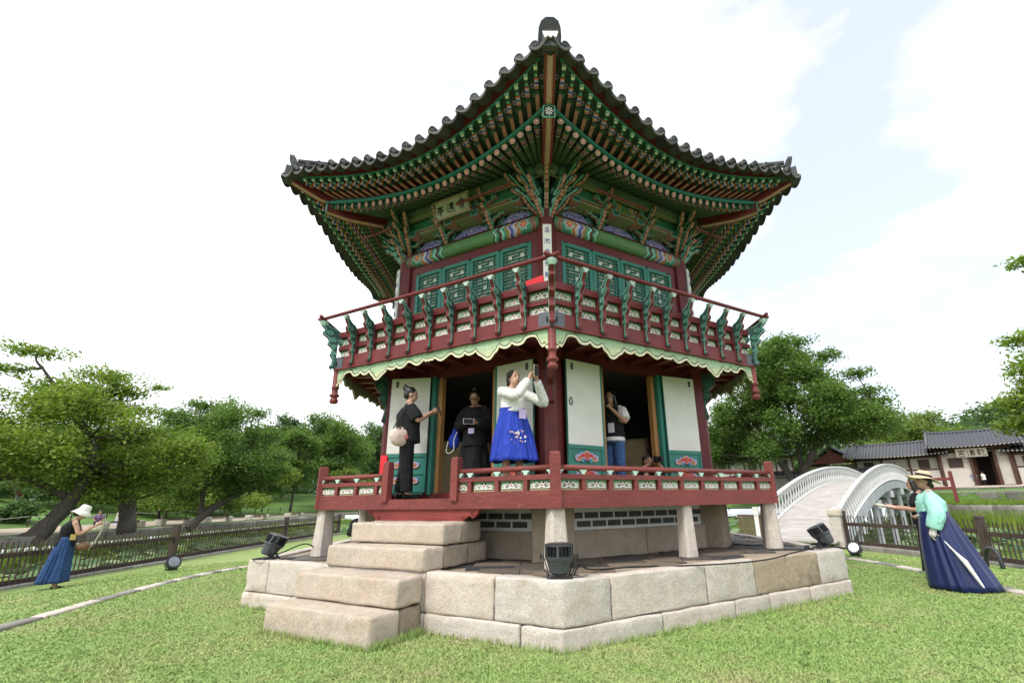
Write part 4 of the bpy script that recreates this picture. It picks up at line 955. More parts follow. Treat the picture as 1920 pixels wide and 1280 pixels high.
# far banks and ground out to the horizon
BK = [(-23, -60), (-23, 0), (-23, 13), (-22.8, 20), (-22.6, 30), (-23, 42), (-23, 52), (-18, 55), (0, 56), (20, 52), (29, 38), (31.6, 33), (31.8, 26), (31.8, 10), (31.8, -60)]
def hz(i, q):
    right = i >= 10
    if right: return float(np.interp(q, [0, 2.5, 2.52, 6, 10, 40, 100, 700], [.60, .75, 1.5, 1.75, 1.87, 2.2, 4, 10]))
    if i >= 7: return float(np.interp(q, [0, 5, 20, 60, 700], [.1, .3, 1.6, 4, 12]))
    return float(np.interp(q, [0, 1.5, 5, 22, 60, 700], [.02, .06, .20, 2.1, 4, 12]))
nrm_ = []
for i in range(len(BK)):
    a, b = BK[max(i - 1, 0)], BK[min(i + 1, len(BK) - 1)]; d = Vector((b[0] - a[0], b[1] - a[1], 0)).normalized(); nrm_.append((-d.y, d.x))
QS = (0, 1.5, 2.5, 2.52, 4, 6, 10, 22, 40, 80, 200, 900)
gr = MB(); vs = []
for q in QS:
    for i, (x, y) in enumerate(BK): vs.append((x + nrm_[i][0] * q, y + nrm_[i][1] * q, hz(i, q)))
nb = len(BK)
parkgrass = paint('park_grass', (.085, .165, .030), .8, .35, .4, 0, .5, 20)
gr.add(vs, [(r_ * nb + i, r_ * nb + i + 1, (r_ + 1) * nb + i + 1, (r_ + 1) * nb + i) for r_ in range(len(QS) - 1) for i in range(nb - 1)], parkgrass)
gr.add([(x, y, z) for x, y, z in [(-900, -60, -.2), (900, -60, -.2), (900, -900, -.2), (-900, -900, -.2)]], [(0, 1, 2, 3)], parkgrass)
tag(gr.build('ground', None, None, True), kind='structure')
sand = paint('sandy_path', (.40, .34, .26), .9, .12, 1.2)
pt = MB(); vs = []
for i, (x, y) in enumerate(BK[:8]):
    for q in (2.2, 5.6): vs.append((x + nrm_[i][0] * q, y + nrm_[i][1] * q, hz(i, q) + .02))
pt.add(vs, [(2 * i, 2 * i + 1, 2 * i + 3, 2 * i + 2) for i in range(7)], sand); tag(pt.build('path'), kind='structure')
p3 = MB(); p3.add([(37.5, 10, 1.86), (37.5, 44, 1.86), (44, 44, 1.93), (52, 10, 1.95)], [(3, 2, 1, 0)], paint('courtyard_sand', (.46, .40, .32), .9, .12, 1.2)); tag(p3.build('path'), kind='structure')
# stone retaining walls
wstone = stone('bank_stone', (.20, .19, .17), (.36, .34, .31), .3, .8, (.06, .065, .045))
def stone_wall(label, pts, z0, z1, blk, th=.5):
    o = empty('retaining_wall', (pts[0][0], pts[0][1], z0), 0, label, 'wall')
    for a, b in zip(pts, pts[1:]):
        v = Vector((b[0] - a[0], b[1] - a[1], 0)); ln = v.length; u = v / ln; n_ = Vector((-u.y, u.x, 0)); s = 0
        while s < ln - .05:
            l_ = min(random.uniform(*blk), ln - s); p = Vector((a[0], a[1], 0)) + u * s; q = p + u * (l_ - .02)
            rough_block([(p.x, p.y), (q.x, q.y), (q.x + n_.x * th, q.y + n_.y * th), (p.x + n_.x * th, p.y + n_.y * th)], z0, z1 - random.uniform(0, .05), 'wall_stone', wstone, o, .04, .02, None, 1); s += l_
    return o
stone_wall('low grey stone edging of the pond bank beside the sandy path', [(-22.7, 4), (-22.7, 13), (-22.5, 20), (-22.3, 30), (-22.7, 42), (-22.7, 52)], -.35, .14, (1.1, 2.3))
stone_wall('mossy stone wall at the water edge across the pond on the right', [(31.5, 32.4), (31.5, 26), (31.5, 12)], -1.1, .62, (1.2, 2.2))
stone_wall('stone retaining wall between two grass terraces before the gatehouse', [(34.1, 33), (34.3, 26), (34.3, 12)], .70, 1.55, (1.3, 2.4))
stone_wall('granite kerb stones along the edge of the gatehouse forecourt', [(37.4, 44), (37.4, 12)], 1.6, 1.92, (1.5, 2.5), .4)
# ------------------------------------------------------------------ lawn edging stones
edg = empty('lawn_edging', (0, 0, 0), 0, 'narrow ring of flat grey kerb stones set into the lawn', 'kerb')
EDGE = [(-5.6, -10), (-6.2, -5.2), (-6.38, -3.34), (-6.58, -1.66), (-6.75, 0), (-6.72, 1.25), (-6.40, 2.3), (-5.2, 4.4), (-3, 6.2), (0, 6.9), (3, 6.3), (5.3, 4.6), (6.35, 2.6), (6.66, 1.35), (6.70, -.1), (6.42, -2.62), (6.25, -4.4), (5.6, -10)]
ep = bez([(*p, 0) for p in EDGE], 10); i = 0
while i < len(ep) - 1:
    j = min(i + random.choice((2, 3, 3, 4)), len(ep) - 1); p, q = ep[i], ep[j]; u = (q - p).normalized(); n_ = Vector((-u.y, u.x, 0)) * .09; p2 = p + u * .006; q2 = q - u * .006; zz = lawn_z(p.x, p.y) * .6
    rough_block([(p2 - n_)[:2], (q2 - n_)[:2], (q2 + n_)[:2], (p2 + n_)[:2]], -.10 + zz, .03 + zz, 'kerb_stone', wstone if random.random() < .7 else granite, edg, .015, .006, None, 1); i = j
EP = np.array([(p.x, p.y) for p in ep])
# ------------------------------------------------------------------ grass blades
def blades(n, name):
    out = []
    cx, cy = CAMP.x, CAMP.y
    while sum(len(o) for o in out) < n:
        k = n * 2
        d = 3.6 * (18 / 3.6) ** (rng.random(k) ** 1.15); th = radians(90) + (rng.random(k) - .5) * radians(124)
        x = cx + d * np.cos(th); y = cy + d * np.sin(th)
        r = np.hypot(x, y); ok = (r > 4.1) & (np.abs(x) < 10.5) 
        for deg in range(-150, 210, 60): pass
        hexd = np.max(np.stack([x * cos(radians(g)) + y * sin(radians(g)) for g in (-120, -60, 0, 60, 120, 180)]), 0)
        ok &= hexd > RA * H3 + .01
        v1 = x * cos(radians(-120)) + y * sin(radians(-120)); s1 = x * sin(radians(120)) + y * cos(radians(-120))
        ok &= ~((v1 < 4.9) & (v1 > 3.9) & (np.abs(s1 + .03) < .83))
        x, y, d = x[ok], y[ok], d[ok]; de = np.full(len(x), 9.0)
        for e in EP: de = np.minimum(de, np.hypot(x - e[0], y - e[1]))
        ok = de > .115
        out.append(np.stack([x[ok], y[ok], d[ok]], 1))
    P = np.concatenate(out)[:n]; x, y, d = P.T; m = len(x)
    r = np.hypot(x, y); z = np.where(r < 6.6, 0, -np.minimum(.30, (r - 6.6) / 4.2 * .30))
    h = (.007 + .012 * rng.random(m)) * (1 + .25 * np.sin(x * 2.3 + 1) * np.cos(y * 1.9)); wd = .0035 + .0009 * d
    a = rng.random(m) * 2 * pi; lx, ly = (rng.normal(0, .018, m), rng.normal(0, .018, m))
    V = np.empty((m, 3, 3)); V[:, 0] = np.stack([x - wd * np.cos(a), y - wd * np.sin(a), z - .004], 1); V[:, 1] = np.stack([x + wd * np.cos(a), y + wd * np.sin(a), z - .004], 1); V[:, 2] = np.stack([x + lx, y + ly, z + h], 1)
    return fast_mesh(name, V.reshape(-1, 3), np.arange(3 * m), 3, bladem)
def fast_mesh(name, V, idx, k, m):
    me = bpy.data.meshes.new(name); nf = len(idx) // k
    me.vertices.add(len(V)); me.vertices.foreach_set('co', np.ascontiguousarray(V, dtype=np.float32).ravel())
    me.loops.add(len(idx)); me.loops.foreach_set('vertex_index', idx.astype(np.int32))
    me.polygons.add(nf); me.polygons.foreach_set('loop_start', np.arange(0, len(idx), k, dtype=np.int32)); 
    try: me.polygons.foreach_set('loop_total', np.full(nf, k, dtype=np.int32))
    except Exception: pass
    me.materials.append(m); me.update(calc_edges=True); me.validate(); return me
tag(put(bpy.data.objects.new('grass', blades(420000, 'grass'))), 'short green lawn grass round the stone platform', 'grass', None, 'stuff')
# tufts along the foot of the stones
def tufts():
    L_ = []
    for deg in (-120, -60):
        for k in range(900):
            s = random.uniform(-2.45, 2.45); p = F(deg) @ Vector((s, -(RA * H3 + random.uniform(.0, .06)), 0))
            if deg == -120 and -.85 < s < .80: continue
            L_.append((p.x, p.y, random.uniform(.03, .09)))
    for k in range(500):
        s = random.uniform(-.85, .8); p = F(-120) @ Vector((s, -4.9 - random.uniform(0, .05), 0)); L_.append((p.x, p.y, random.uniform(.03, .08)))
        p = F(-120) @ Vector((.785 + random.uniform(0, .05), -random.uniform(4.2, 4.9), 0)); L_.append((p.x, p.y, random.uniform(.03, .10)))
    V = []
    for x, y, h in L_:
        a = random.uniform(0, 2 * pi); w_ = .006; V += [(x - w_ * cos(a), y - w_ * sin(a), -.005), (x + w_ * cos(a), y + w_ * sin(a), -.005), (x + random.gauss(0, .025), y + random.gauss(0, .025), h)]
    return fast_mesh('grass_tuft', np.array(V), np.arange(len(V)), 3, bladem)
tag(put(bpy.data.objects.new('grass_tufts', tufts())), 'longer grass tufts along the foot of the granite blocks', 'grass', None, 'stuff')

# fallen leaves and little broad-leaved weeds on the lawn
def litter():
    V = []; idx = []
    for k in range(900):
        x, y = random.uniform(-8.5, 8.5), random.uniform(-8.0, 1.5)
        if max(x * cos(radians(g)) + y * sin(radians(g)) for g in (-120, -60, 0, 60, 120, 180)) < RA * H3 + .1: continue
        v = F(-120).inverted() @ Vector((x, y, 0))
        if abs(v.x) < .95 and -v.y < 5.1: continue
        z = lawn_z(x, y) + .014; n = random.choice((1, 1, 3, 4, 5)); 
        for q in range(n):
            a = random.uniform(0, 6.3); r_ = random.uniform(.012, .026); cx, cy = x + (r_ * cos(a) if n > 1 else 0), y + (r_ * sin(a) if n > 1 else 0); o = len(V)
            V += [(cx - r_ * cos(a), cy - r_ * sin(a), z), (cx - r_ * .5 * sin(a), cy + r_ * .5 * cos(a), z + .006), (cx + r_ * cos(a), cy + r_ * sin(a), z + random.uniform(0, .012)), (cx + r_ * .5 * sin(a), cy - r_ * .5 * cos(a), z + .004)]
            idx += [o, o + 1, o + 2, o + 3]
    return fast_mesh('lawn_weeds', np.array(V), np.array(idx), 4, WEED)
# ------------------------------------------------------------------ leaves and trees
def leafmat(name, dark, mid, light):
    if name in MATS: return MATS[name]
    m, t, b = newmat(name); g = t.nodes.new('ShaderNodeNewGeometry')
    co = coords(t, False); n1 = noise(t, co, .7, 3)
    f = math_(t, 'ADD', math_(t, 'MULTIPLY', g.outputs['Random Per Island'], .6), math_(t, 'MULTIPLY', n1, .5))
    c = ramp(t, f, [(.15, dark), (.5, mid), (.9, light)])
    t.links.new(c, b.inputs['Base Color']); b.inputs['Roughness'].default_value = .55; b.inputs['Specular IOR Level'].default_value = .25
    tr = t.nodes.new('ShaderNodeBsdfTranslucent'); t.links.new(mixc(t, 1, c, (1.2, 1.25, .6), 'MULTIPLY'), tr.inputs['Color'])
    ms = t.nodes.new('ShaderNodeMixShader'); ms.inputs[0].default_value = .42
    out = t.nodes['Material Output']; t.links.new(b.outputs[0], ms.inputs[1]); t.links.new(tr.outputs[0], ms.inputs[2]); t.links.new(ms.outputs[0], out.inputs['Surface'])
    MATS[name] = m; return m
LF_Y = leafmat('leaf_yellow_green', (.085, .145, .026), (.185, .275, .050), (.32, .40, .09))
LF_G = leafmat('leaf_mid_green', (.052, .105, .030), (.118, .205, .052), (.21, .30, .085))
LF_D = leafmat('leaf_dark_green', (.040, .080, .034), (.085, .150, .056), (.15, .225, .088))
LF_B = leafmat('leaf_light_green', (.095, .145, .035), (.175, .25, .06), (.27, .34, .10))
WEED = leafmat('weed_leaf', (.10, .19, .05), (.16, .24, .07), (.34, .25, .10))
tag(put(bpy.data.objects.new('lawn_weeds', litter())), 'small weeds and fallen leaves scattered over the lawn', 'weeds', None, 'stuff')
bark = wood('bark', (.105, .090, .078), (6, 6, 1.2), .5, .9)
def leaf_cloud(name, pads, n, size, mat, flat=1.0, seed=0):
    """small leaf faces spread through flattened clumps; pads: (x, y, z, rx, ry, rz)"""
    R = np.random.default_rng(seed); w_ = np.array([(p[3] * p[4]) ** .9 * (p[5] ** .2) for p in pads]); w_ /= w_.sum()
    ids = R.choice(len(pads), n, p=w_); Pd = np.array(pads)[ids]
    u = R.normal(size=(n, 3)); u /= np.linalg.norm(u, axis=1)[:, None]; u[:, 2] = np.where(R.random(n) < .35, np.abs(u[:, 2]), u[:, 2])
    rad = R.random(n) ** .5
    # ragged outline: radius varies with direction in every clump
    ang = np.arctan2(u[:, 1], u[:, 0]); rag = 1 + .28 * np.sin(ang * 3 + ids * 1.7) + .18 * np.sin(ang * 7 + ids * 2.9)
    C = Pd[:, :3] + u * rad[:, None] * rag[:, None] * Pd[:, 3:6]
    s = size * (.55 + .9 * R.random(n))
    nrm = R.normal(size=(n, 3)); nrm[:, 2] = np.abs(nrm[:, 2]) + .7 * flat; nrm /= np.linalg.norm(nrm, axis=1)[:, None]
    t1 = np.cross(nrm, R.normal(size=(n, 3))); t1 /= np.linalg.norm(t1, axis=1)[:, None]; t2 = np.cross(nrm, t1)
    V = np.empty((n, 4, 3)); a = s[:, None]
    V[:, 0] = C - t1 * a; V[:, 1] = C - t2 * a * .5; V[:, 2] = C + t1 * a; V[:, 3] = C + t2 * a * .5
    return fast_mesh(name, V.reshape(-1, 3), np.arange(4 * n), 4, mat)
def tree(label, base, pads, trunk, n, size, mat, name='broadleaf_tree', group=None, seed=1, limbs=True, r0=.35, flat=1.0):
    """trunk: list of polylines [(x,y,z,r)...] in world space; pads: crown clumps in world space"""
    o = empty(name, base, 0, label, 'tree', group); tr_ = MB(); R = random.Random(seed)
    for pl_ in trunk: 
        q = bez([p[:3] for p in pl_], 4); rr_ = np.interp(np.linspace(0, 1, len(q)), np.linspace(0, 1, len(pl_)), [p[3] for p in pl_])
        tr_.tube(q, [x_ * .74 * (1 + .10 * sin(i_ * 2.1)) for i_, x_ in enumerate(rr_)], bark, 9)
    if limbs:
        lm = tr_; heads = [Vector(p[:3]) for pl_ in trunk for p in pl_[1:]]
        for p in pads:
            c = Vector(p[:3]); cand = [h for h in heads if h.z < c.z + .5] or heads; h = min(cand, key=lambda h: (h - c).length + .6 * max(0, h.z - c.z))
            m1 = h.lerp(c, .5) + Vector((R.uniform(-.3, .3), R.uniform(-.3, .3), -R.uniform(0, .12) * (c - h).length)); rr_ = r0 * .22
            lm.tube(bez([h, m1, c], 4), [rr_ * (1 - .8 * i / 8) for i in range(9)], bark, 5)
    tr_.build('trunk', o, None, True)
    put(bpy.data.objects.new('crown', leaf_cloud('crown', pads, n, size, mat, flat, seed)), o, None); return o
def crown_pads(c, rx, ry, rz, n, pr, seed, flat=.42, skip=None):
    """clumps spread through an ellipsoid, denser towards its outside"""
    R = random.Random(seed); out = []
    for k in range(n):
        while True:
            v = Vector((R.uniform(-1, 1), R.uniform(-1, 1), R.uniform(-1, 1)))
            if .25 < v.length < 1: break
        p = pr * R.uniform(.6, 1.25); out.append((c[0] + v.x * rx, c[1] + v.y * ry, c[2] + v.z * rz, p, p, p * flat * R.uniform(.8, 1.3)))
    return out
# ------------------------------------------------------------------ the trees
# left bank
pads = [(-24.2, 13.0, 8.5, 1.5, 1.5, .30), (-24.9, 12.6, 7.55, 1.2, 1.2, .3), (-23.6, 14.2, 7.0, 1.5, 1.5, .5), (-22.3, 14.9, 7.7, 1.7, 1.7, .5), (-21.6, 15.4, 7.0, 1.4, 1.4, .45), (-20.6, 16.4, 7.5, .7, .7, .18), (-25.4, 12.1, 6.3, 1.6, 1.6, .45), (-23.2, 14.2, 6.2, 2.0, 2.0, .6), (-21.2, 15.6, 6.1, 1.5, 1.5, .45)]
pads += crown_pads((-23.4, 13.8, 4.3), 4.6, 4.0, 2.2, 46, 1.35, 3, .62) + crown_pads((-20.4, 16.4, 3.5), 2.5, 2.4, 1.7, 24, 1.15, 5, .6) + crown_pads((-27.5, 10.0, 4.2), 3.4, 3.2, 2.4, 26, 1.4, 6, .62) + crown_pads((-22.6, 14.6, 6.6), 1.9, 1.7, 1.1, 14, .9, 13, .6)
tree('big spreading yellow-green tree with a leaning grey trunk on the left bank', (-22.9, 14.4, 0), pads,
     [[(-23.1, 14.2, -.2, .75), (-22.8, 14.5, .5, .50), (-22.3, 14.8, 1.6, .42), (-21.9, 15.0, 3.2, .36), (-22.2, 14.8, 4.6, .28), (-23.0, 14.2, 6.0, .18), (-24.0, 13.3, 7.8, .07)], [(-21.4, 17.5, 0, .55), (-21.5, 17.2, 1.6, .48), (-21.6, 16.4, 3.4, .36), (-21.4, 15.8, 5.2, .22), (-21.8, 15.4, 7.0, .10)], [(-22.3, 14.8, 1.7, .24), (-23.8, 13.6, 2.7, .18), (-25.8, 11.6, 3.3, .10)]],
     110000, .080, LF_Y, seed=3)
pads = crown_pads((-22.7, 25.4, 4.7), 4.5, 4.0, 3.3, 70, 1.25, 8, .75) + [(-24.0, 25.0, 8.1, 1.3, 1.3, .6), (-21.2, 27.2, 7.9, 1.2, 1.2, .6), (-25.2, 24.0, 7.3, 1.2, 1.2, .6), (-19.4, 27.6, 4.8, 1.2, 1.2, .6), (-19.2, 27.8, 3.6, 1.2, 1.2, .5), (-19.0, 27.6, 2.4, .9, .9, .4)]
tree('dark green broadleaf tree leaning right over the stone edging', (-22.1, 23.9, 0), pads,
     [[(-22.3, 23.6, -.1, .40), (-21.7, 24.6, 1.1, .32), (-20.5, 26.2, 2.6, .26), (-20.9, 26.6, 4.4, .18), (-21.4, 26.8, 6.4, .09)], [(-22.0, 24.1, .6, .24), (-22.4, 24.5, 2.4, .2), (-23.0, 25.0, 4.6, .15), (-23.8, 25.0, 7.0, .08)]], 90000, .088, LF_G, seed=9)
def atp(u, v, d):
    """world point seen in direction (u, v) of the reference frame, d metres away on the ground"""
    p = (CM.to_3x3() @ Vector(((u - 1015.95) / 895.09, -(v - 652.2) / 895.09, -1)))
    return CAMP + p * (d / hypot(p.x, p.y))
def simple_tree(label, u, vb, vt, d, rx, mat, n, size, seed, dz=None, low=.18, flat=.8, pads_n=44, pr=None, group='trees in the park beyond the pond', lean=0, name='broadleaf_tree'):
    b = atp(u, vb, d); tp = atp(u, vt, d); H = tp.z - b.z; pr = pr or rx * .30
    c = (b.x + lean, b.y, b.z + H * (.5 + low / 2)); rz = H * (1 - low) / 2 - pr * .25
    pads = crown_pads(c, rx - pr * .5, rx - pr * .5, rz, pads_n, pr, seed, flat)
    # crown narrows upwards
    pads = [((p[0] - c[0]) * (1 - .35 * max(0, (p[2] - c[2]) / rz)) + c[0], (p[1] - c[1]) * (1 - .35 * max(0, (p[2] - c[2]) / rz)) + c[1], *p[2:]) for p in pads]
    tree(label, (b.x, b.y, b.z), pads, [[(b.x, b.y, b.z - .5, H * .024), (b.x + .1, b.y, b.z + H * .25, H * .018), (b.x + lean * .5, b.y + .2, b.z + H * .55, H * .015), (b.x + lean, b.y, b.z + H * .9, H * .005)]], n, size, mat, name, group, seed, True, H * .03, 1.0)
simple_tree('tall mid-green tree with a loose crown beside the left corner post', 600, 944, 762, 74, 6.2, LF_G, 37000, 0.162, 21, low=.12, flat=.8, pads_n=48)
simple_tree('dense dark tree between the round tree and the pavilion column', 695, 944, 792, 86, 5.8, LF_D, 29000, 0.187, 22, low=.0)
simple_tree('dark conifer-like tree rising behind the leaning tree', 525, 944, 762, 92, 5.0, LF_D, 26000, 0.187, 23, low=.1, pads_n=40)
simple_tree('low yellow-green tree standing on the lawn by the path', 492, 950, 862, 62, 3.2, LF_Y, 13000, 0.136, 24, low=.3)
simple_tree('dark tree behind the big yellow-green tree, right of its trunk', 285, 946, 812, 74, 7.5, LF_D, 31000, 0.170, 25, low=.0)
simple_tree('dark tree behind the big yellow-green tree, left of its trunk', 40, 948, 790, 70, 8.0, LF_G, 31000, 0.170, 26, low=.0)
simple_tree('dark tree behind the big yellow-green tree, close to its trunk', 165, 946, 800, 80, 8.0, LF_D, 29000, 0.187, 27, low=.0)
simple_tree('bushy green tree between the leaning tree and the lawn', 450, 946, 800, 84, 6.5, LF_D, 26000, 0.187, 28, low=.0)
simple_tree('small light tree at the lawn edge behind the pavilion railing', 645, 946, 880, 70, 3.0, LF_B, 10000, 0.145, 29, low=.25)
def bush(label, u, v, d, r_, h_, mat, n, seed, size=.12):
    b = atp(u, v, d); R = random.Random(seed)
    pads = [(b.x + R.uniform(-r_, r_), b.y + R.uniform(-r_, r_) * .6, b.z + h_ * R.uniform(.25, .8), r_ * .4, r_ * .4, h_ * .3) for _ in range(9)]
    o = empty('bush', (b.x, b.y, b.z), 0, label, 'bush', 'shrubs under the left trees'); st = MB()
    for k in range(5): st.tube([(b.x + R.uniform(-.3, .3) * r_, b.y, b.z - .2), (b.x + R.uniform(-.6, .6) * r_, b.y + R.uniform(-.2, .2), b.z + h_ * .7)], [.03, .012], bark, 5)
    st.build('stems', o); put(bpy.data.objects.new('foliage', leaf_cloud('foliage', pads, n, size, mat, .6, seed)), o, None)
bush('tall wide shrub right of the big trunk, with yellowish tips', 268, 962, 52, 3.2, 2.7, LF_Y, 8000, 31)
bush('yellow-green shrub behind the crouching woman in black', 322, 962, 54, 3.0, 2.5, LF_Y, 8000, 32)
bush('green shrub left of the leaning trunk', 372, 962, 56, 2.8, 2.4, LF_G, 7000, 33)
bush('green shrub right of the leaning trunk on the lawn', 425, 962, 58, 2.8, 2.3, LF_Y, 7000, 34)
bush('low dark shrub at the left edge of the picture', 8, 978, 44, 1.8, 1.1, LF_D, 4000, 35)
bush('dense green shrub under the big tree, left of its trunk', 30, 950, 56, 3.4, 3.0, LF_D, 7000, 36)
bush('dense green shrub in the shade just behind the big trunk', 140, 950, 58, 3.6, 3.2, LF_D, 7000, 37)
bush('dark shrub in the shade between the two left trees', 225, 950, 62, 3.6, 3.0, LF_D, 7000, 38)
simple_tree('slim dark tree on the lawn right of the leaning tree', 545, 950, 800, 66, 3.6, LF_G, 17000, 0.145, 63, low=.2)
simple_tree('leafy tree over the far path left of the leaning tree', 330, 950, 806, 60, 5.0, LF_G, 26000, 0.136, 64, low=.12)
# right side: the great zelkova by the bridge
zb = Vector((25.8, 38.6, 1.8))
ex = Vector((.73, -.68, 0))     # across the view
def zp(a, b, z): v = zb + ex * a + Vector((.68, .73, 0)) * b; return (v.x, v.y, z)
R_ = random.Random(77); pads = []
for k in range(150):
    a = R_.uniform(-1, 1); zt = R_.uniform(0, 1); top = 1 - abs(a) ** 2.2; z0_ = 5.0 + 2.2 * max(0, a) ** .7; z = z0_ + (16.8 - z0_) * max(.06, top) * zt + .3
    wdt = 9.3 if zt < .45 else 9.3 * (1 - .5 * (zt - .45) / .55)
    pr = R_.uniform(1.2, 2.0); p = zp(a * wdt * .90 + .1, R_.uniform(-5, 5), z); pads.append((*p, pr, pr, pr * .72))
for a, z, r_ in ((2.2, 16.6, 1.8), (-1.5, 16.0, 1.9), (4.8, 14.6, 1.7), (7.6, 10.6, 1.6), (8.4, 9.6, 1.2), (8.0, 7.6, 1.4), (-7.6, 7.6, 1.6), (-8.4, 5.8, 1.5), (7.0, 12.4, 1.6), (0, 17.0, 1.5)): pads.append((*zp(a, 0, z), r_, r_, r_ * .4))
tk = lambda L_: [(*zp(a, b, z), r_) for a, b, z, r_ in L_]
tree('great round-crowned zelkova tree behind the white bridge', zb, pads, [tk([(-.6, 0, 1.0, .65), (-.3, 0, 3.0, .5), (-1.6, .3, 5.6, .4), (-3.0, .5, 8.6, .26), (-3.6, .5, 12.5, .1)]), tk([(.1, 0, 1.2, .6), (.8, 0, 3.4, .48), (2.4, -.3, 6.0, .4), (3.6, -.4, 9.5, .26), (3.0, 0, 14.0, .1)]), tk([(.8, 0, 3.4, .4), (.6, .5, 7.0, .34), (.4, .4, 12.0, .2), (.6, 0, 16.0, .08)]), tk([(2.4, -.3, 6.0, .3), (5.4, -.6, 7.2, .2), (7.6, -.5, 9.2, .08)]), tk([(-1.6, .3, 5.6, .26), (-5.0, .2, 6.4, .16), (-7.6, 0, 7.2, .06)])],
     165000, .135, LF_G, seed=41, r0=.55)
simple_tree('light green round tree behind the tiled gatehouse wing', 1735, 905, 768, 96, 6.5, LF_B, 29000, 0.204, 51, low=.0)
simple_tree('light green tree behind the gatehouse, left of its ridge', 1795, 905, 780, 108, 6.0, LF_G, 20000, 0.221, 52, low=.0)
simple_tree('pale green tree low behind the tiled wing roof', 1655, 905, 806, 92, 4.8, LF_B, 17000, 0.187, 53, low=.0)
simple_tree('dark tree between the great zelkova and the tiled hall', 1360, 905, 800, 88, 6.5, LF_D, 17000, 0.204, 55, low=.0)
pc = atp(2085, 735, 33); pads = crown_pads(pc, 2.6, 2.6, 3.6, 44, 1.15, 61, .75) + [(*atp(1915, 492, 34), .9, .9, .35), (*atp(1912, 640, 34), 1.0, 1.0, .5), (*atp(1908, 755, 33), 1.3, 1.3, .5), (*atp(1903, 800, 33), 1.1, 1.1, .5)]
tree('yellowish tree at the right edge reaching into the picture', (26.4, 6.4, .7), pads, [[(26.4, 6.4, .3, .35), (26.2, 6.6, 3.5, .28), (25.4, 7.4, 7.0, .18), (25.2, 7.4, 10.5, .07)]], 34000, .11, LF_Y, seed=62)
# wooded hill far behind
hl = MB(); hm = paint('hill_soil', (.04, .07, .03), .9)
def hill_z(s): return float(np.interp(s, [-150, -60, -20, 10, 40, 90, 180], [6, 11, 17, 21, 22, 21, 18]))
C0 = Vector((98, 103, 0)); ed = Vector((.71, -.70, 0)); ey = Vector((.70, .71, 0)); vs = []
for i in range(34):
    s = -150 + 330 * i / 33
    for q, k in ((-45, .05), (-15, .6), (10, 1.0), (60, 1.25), (160, 1.4)):
        p = C0 + ed * s + ey * q; vs.append((p.x, p.y, hill_z(s) * k - 1.5))
hl.add(vs, [(i * 5 + j, i * 5 + j + 1, (i + 1) * 5 + j + 1, (i + 1) * 5 + j) for i in range(33) for j in range(4)], hm)
tag(hl.build('hill', None, None, True), kind='structure')
R_ = random.Random(5); pads = []
for k in range(520):
    s = R_.uniform(-120, 90); q = R_.uniform(-42, 14); kz = float(np.interp(q, [-45, -15, 10, 60], [.05, .6, 1.0, 1.25])); p = C0 + ed * s + ey * q; r_ = R_.uniform(1.8, 3.6)
    pads.append((p.x, p.y, hill_z(s) * kz + R_.uniform(-1.0, 1.6), r_, r_, r_ * .8))
tag(put(bpy.data.objects.new('hill_forest', leaf_cloud('hill_forest', pads, 90000, .42, LF_D, .6, 4))), 'dense green forest covering the hill behind the gatehouse', 'forest', None, 'stuff')
R_ = random.Random(15); pads = []
for k in range(420):
    u = R_.uniform(-80, 760); d = R_.uniform(96, 150); p = atp(u, R_.uniform(822 + 14 * sin(u * .03) + 8 * sin(u * .11), 945), d); r_ = R_.uniform(2.0, 3.8); pads.append((p.x, p.y, p.z, r_, r_, r_ * .75))
tag(put(bpy.data.objects.new('park_woods', leaf_cloud('park_woods', pads, 110000, .30, LF_D, .6, 14))), 'distant wood closing the park behind the left trees', 'forest', None, 'stuff')
# far mountain, haze put into its pale bluish rock colour
mt = MB(); rock = stone('hazed_mountain_rock', (.22, .27, .30), (.32, .37, .40), .2, .5, (.12, .2, .17)); vs = []
prof = [(-900, 20), (-760, 120), (-640, 150), (-560, 190), (-470, 205), (-400, 150), (-300, 190), (-240, 215), (-170, 120), (-60, 60), (60, 20)]
for (x, h_) in prof: vs += [(x * .9, 1250, 0), (x, 1350, h_ * .55), (x, 1450, h_ * .86), (x * 1.1, 1700, 0)]
mt.add(vs, [(i * 4 + j, i * 4 + j + 1, (i + 1) * 4 + j + 1, (i + 1) * 4 + j) for i in range(len(prof) - 1) for j in range(3)], rock); tag(mt.build('mountain', None, None, True), kind='structure')
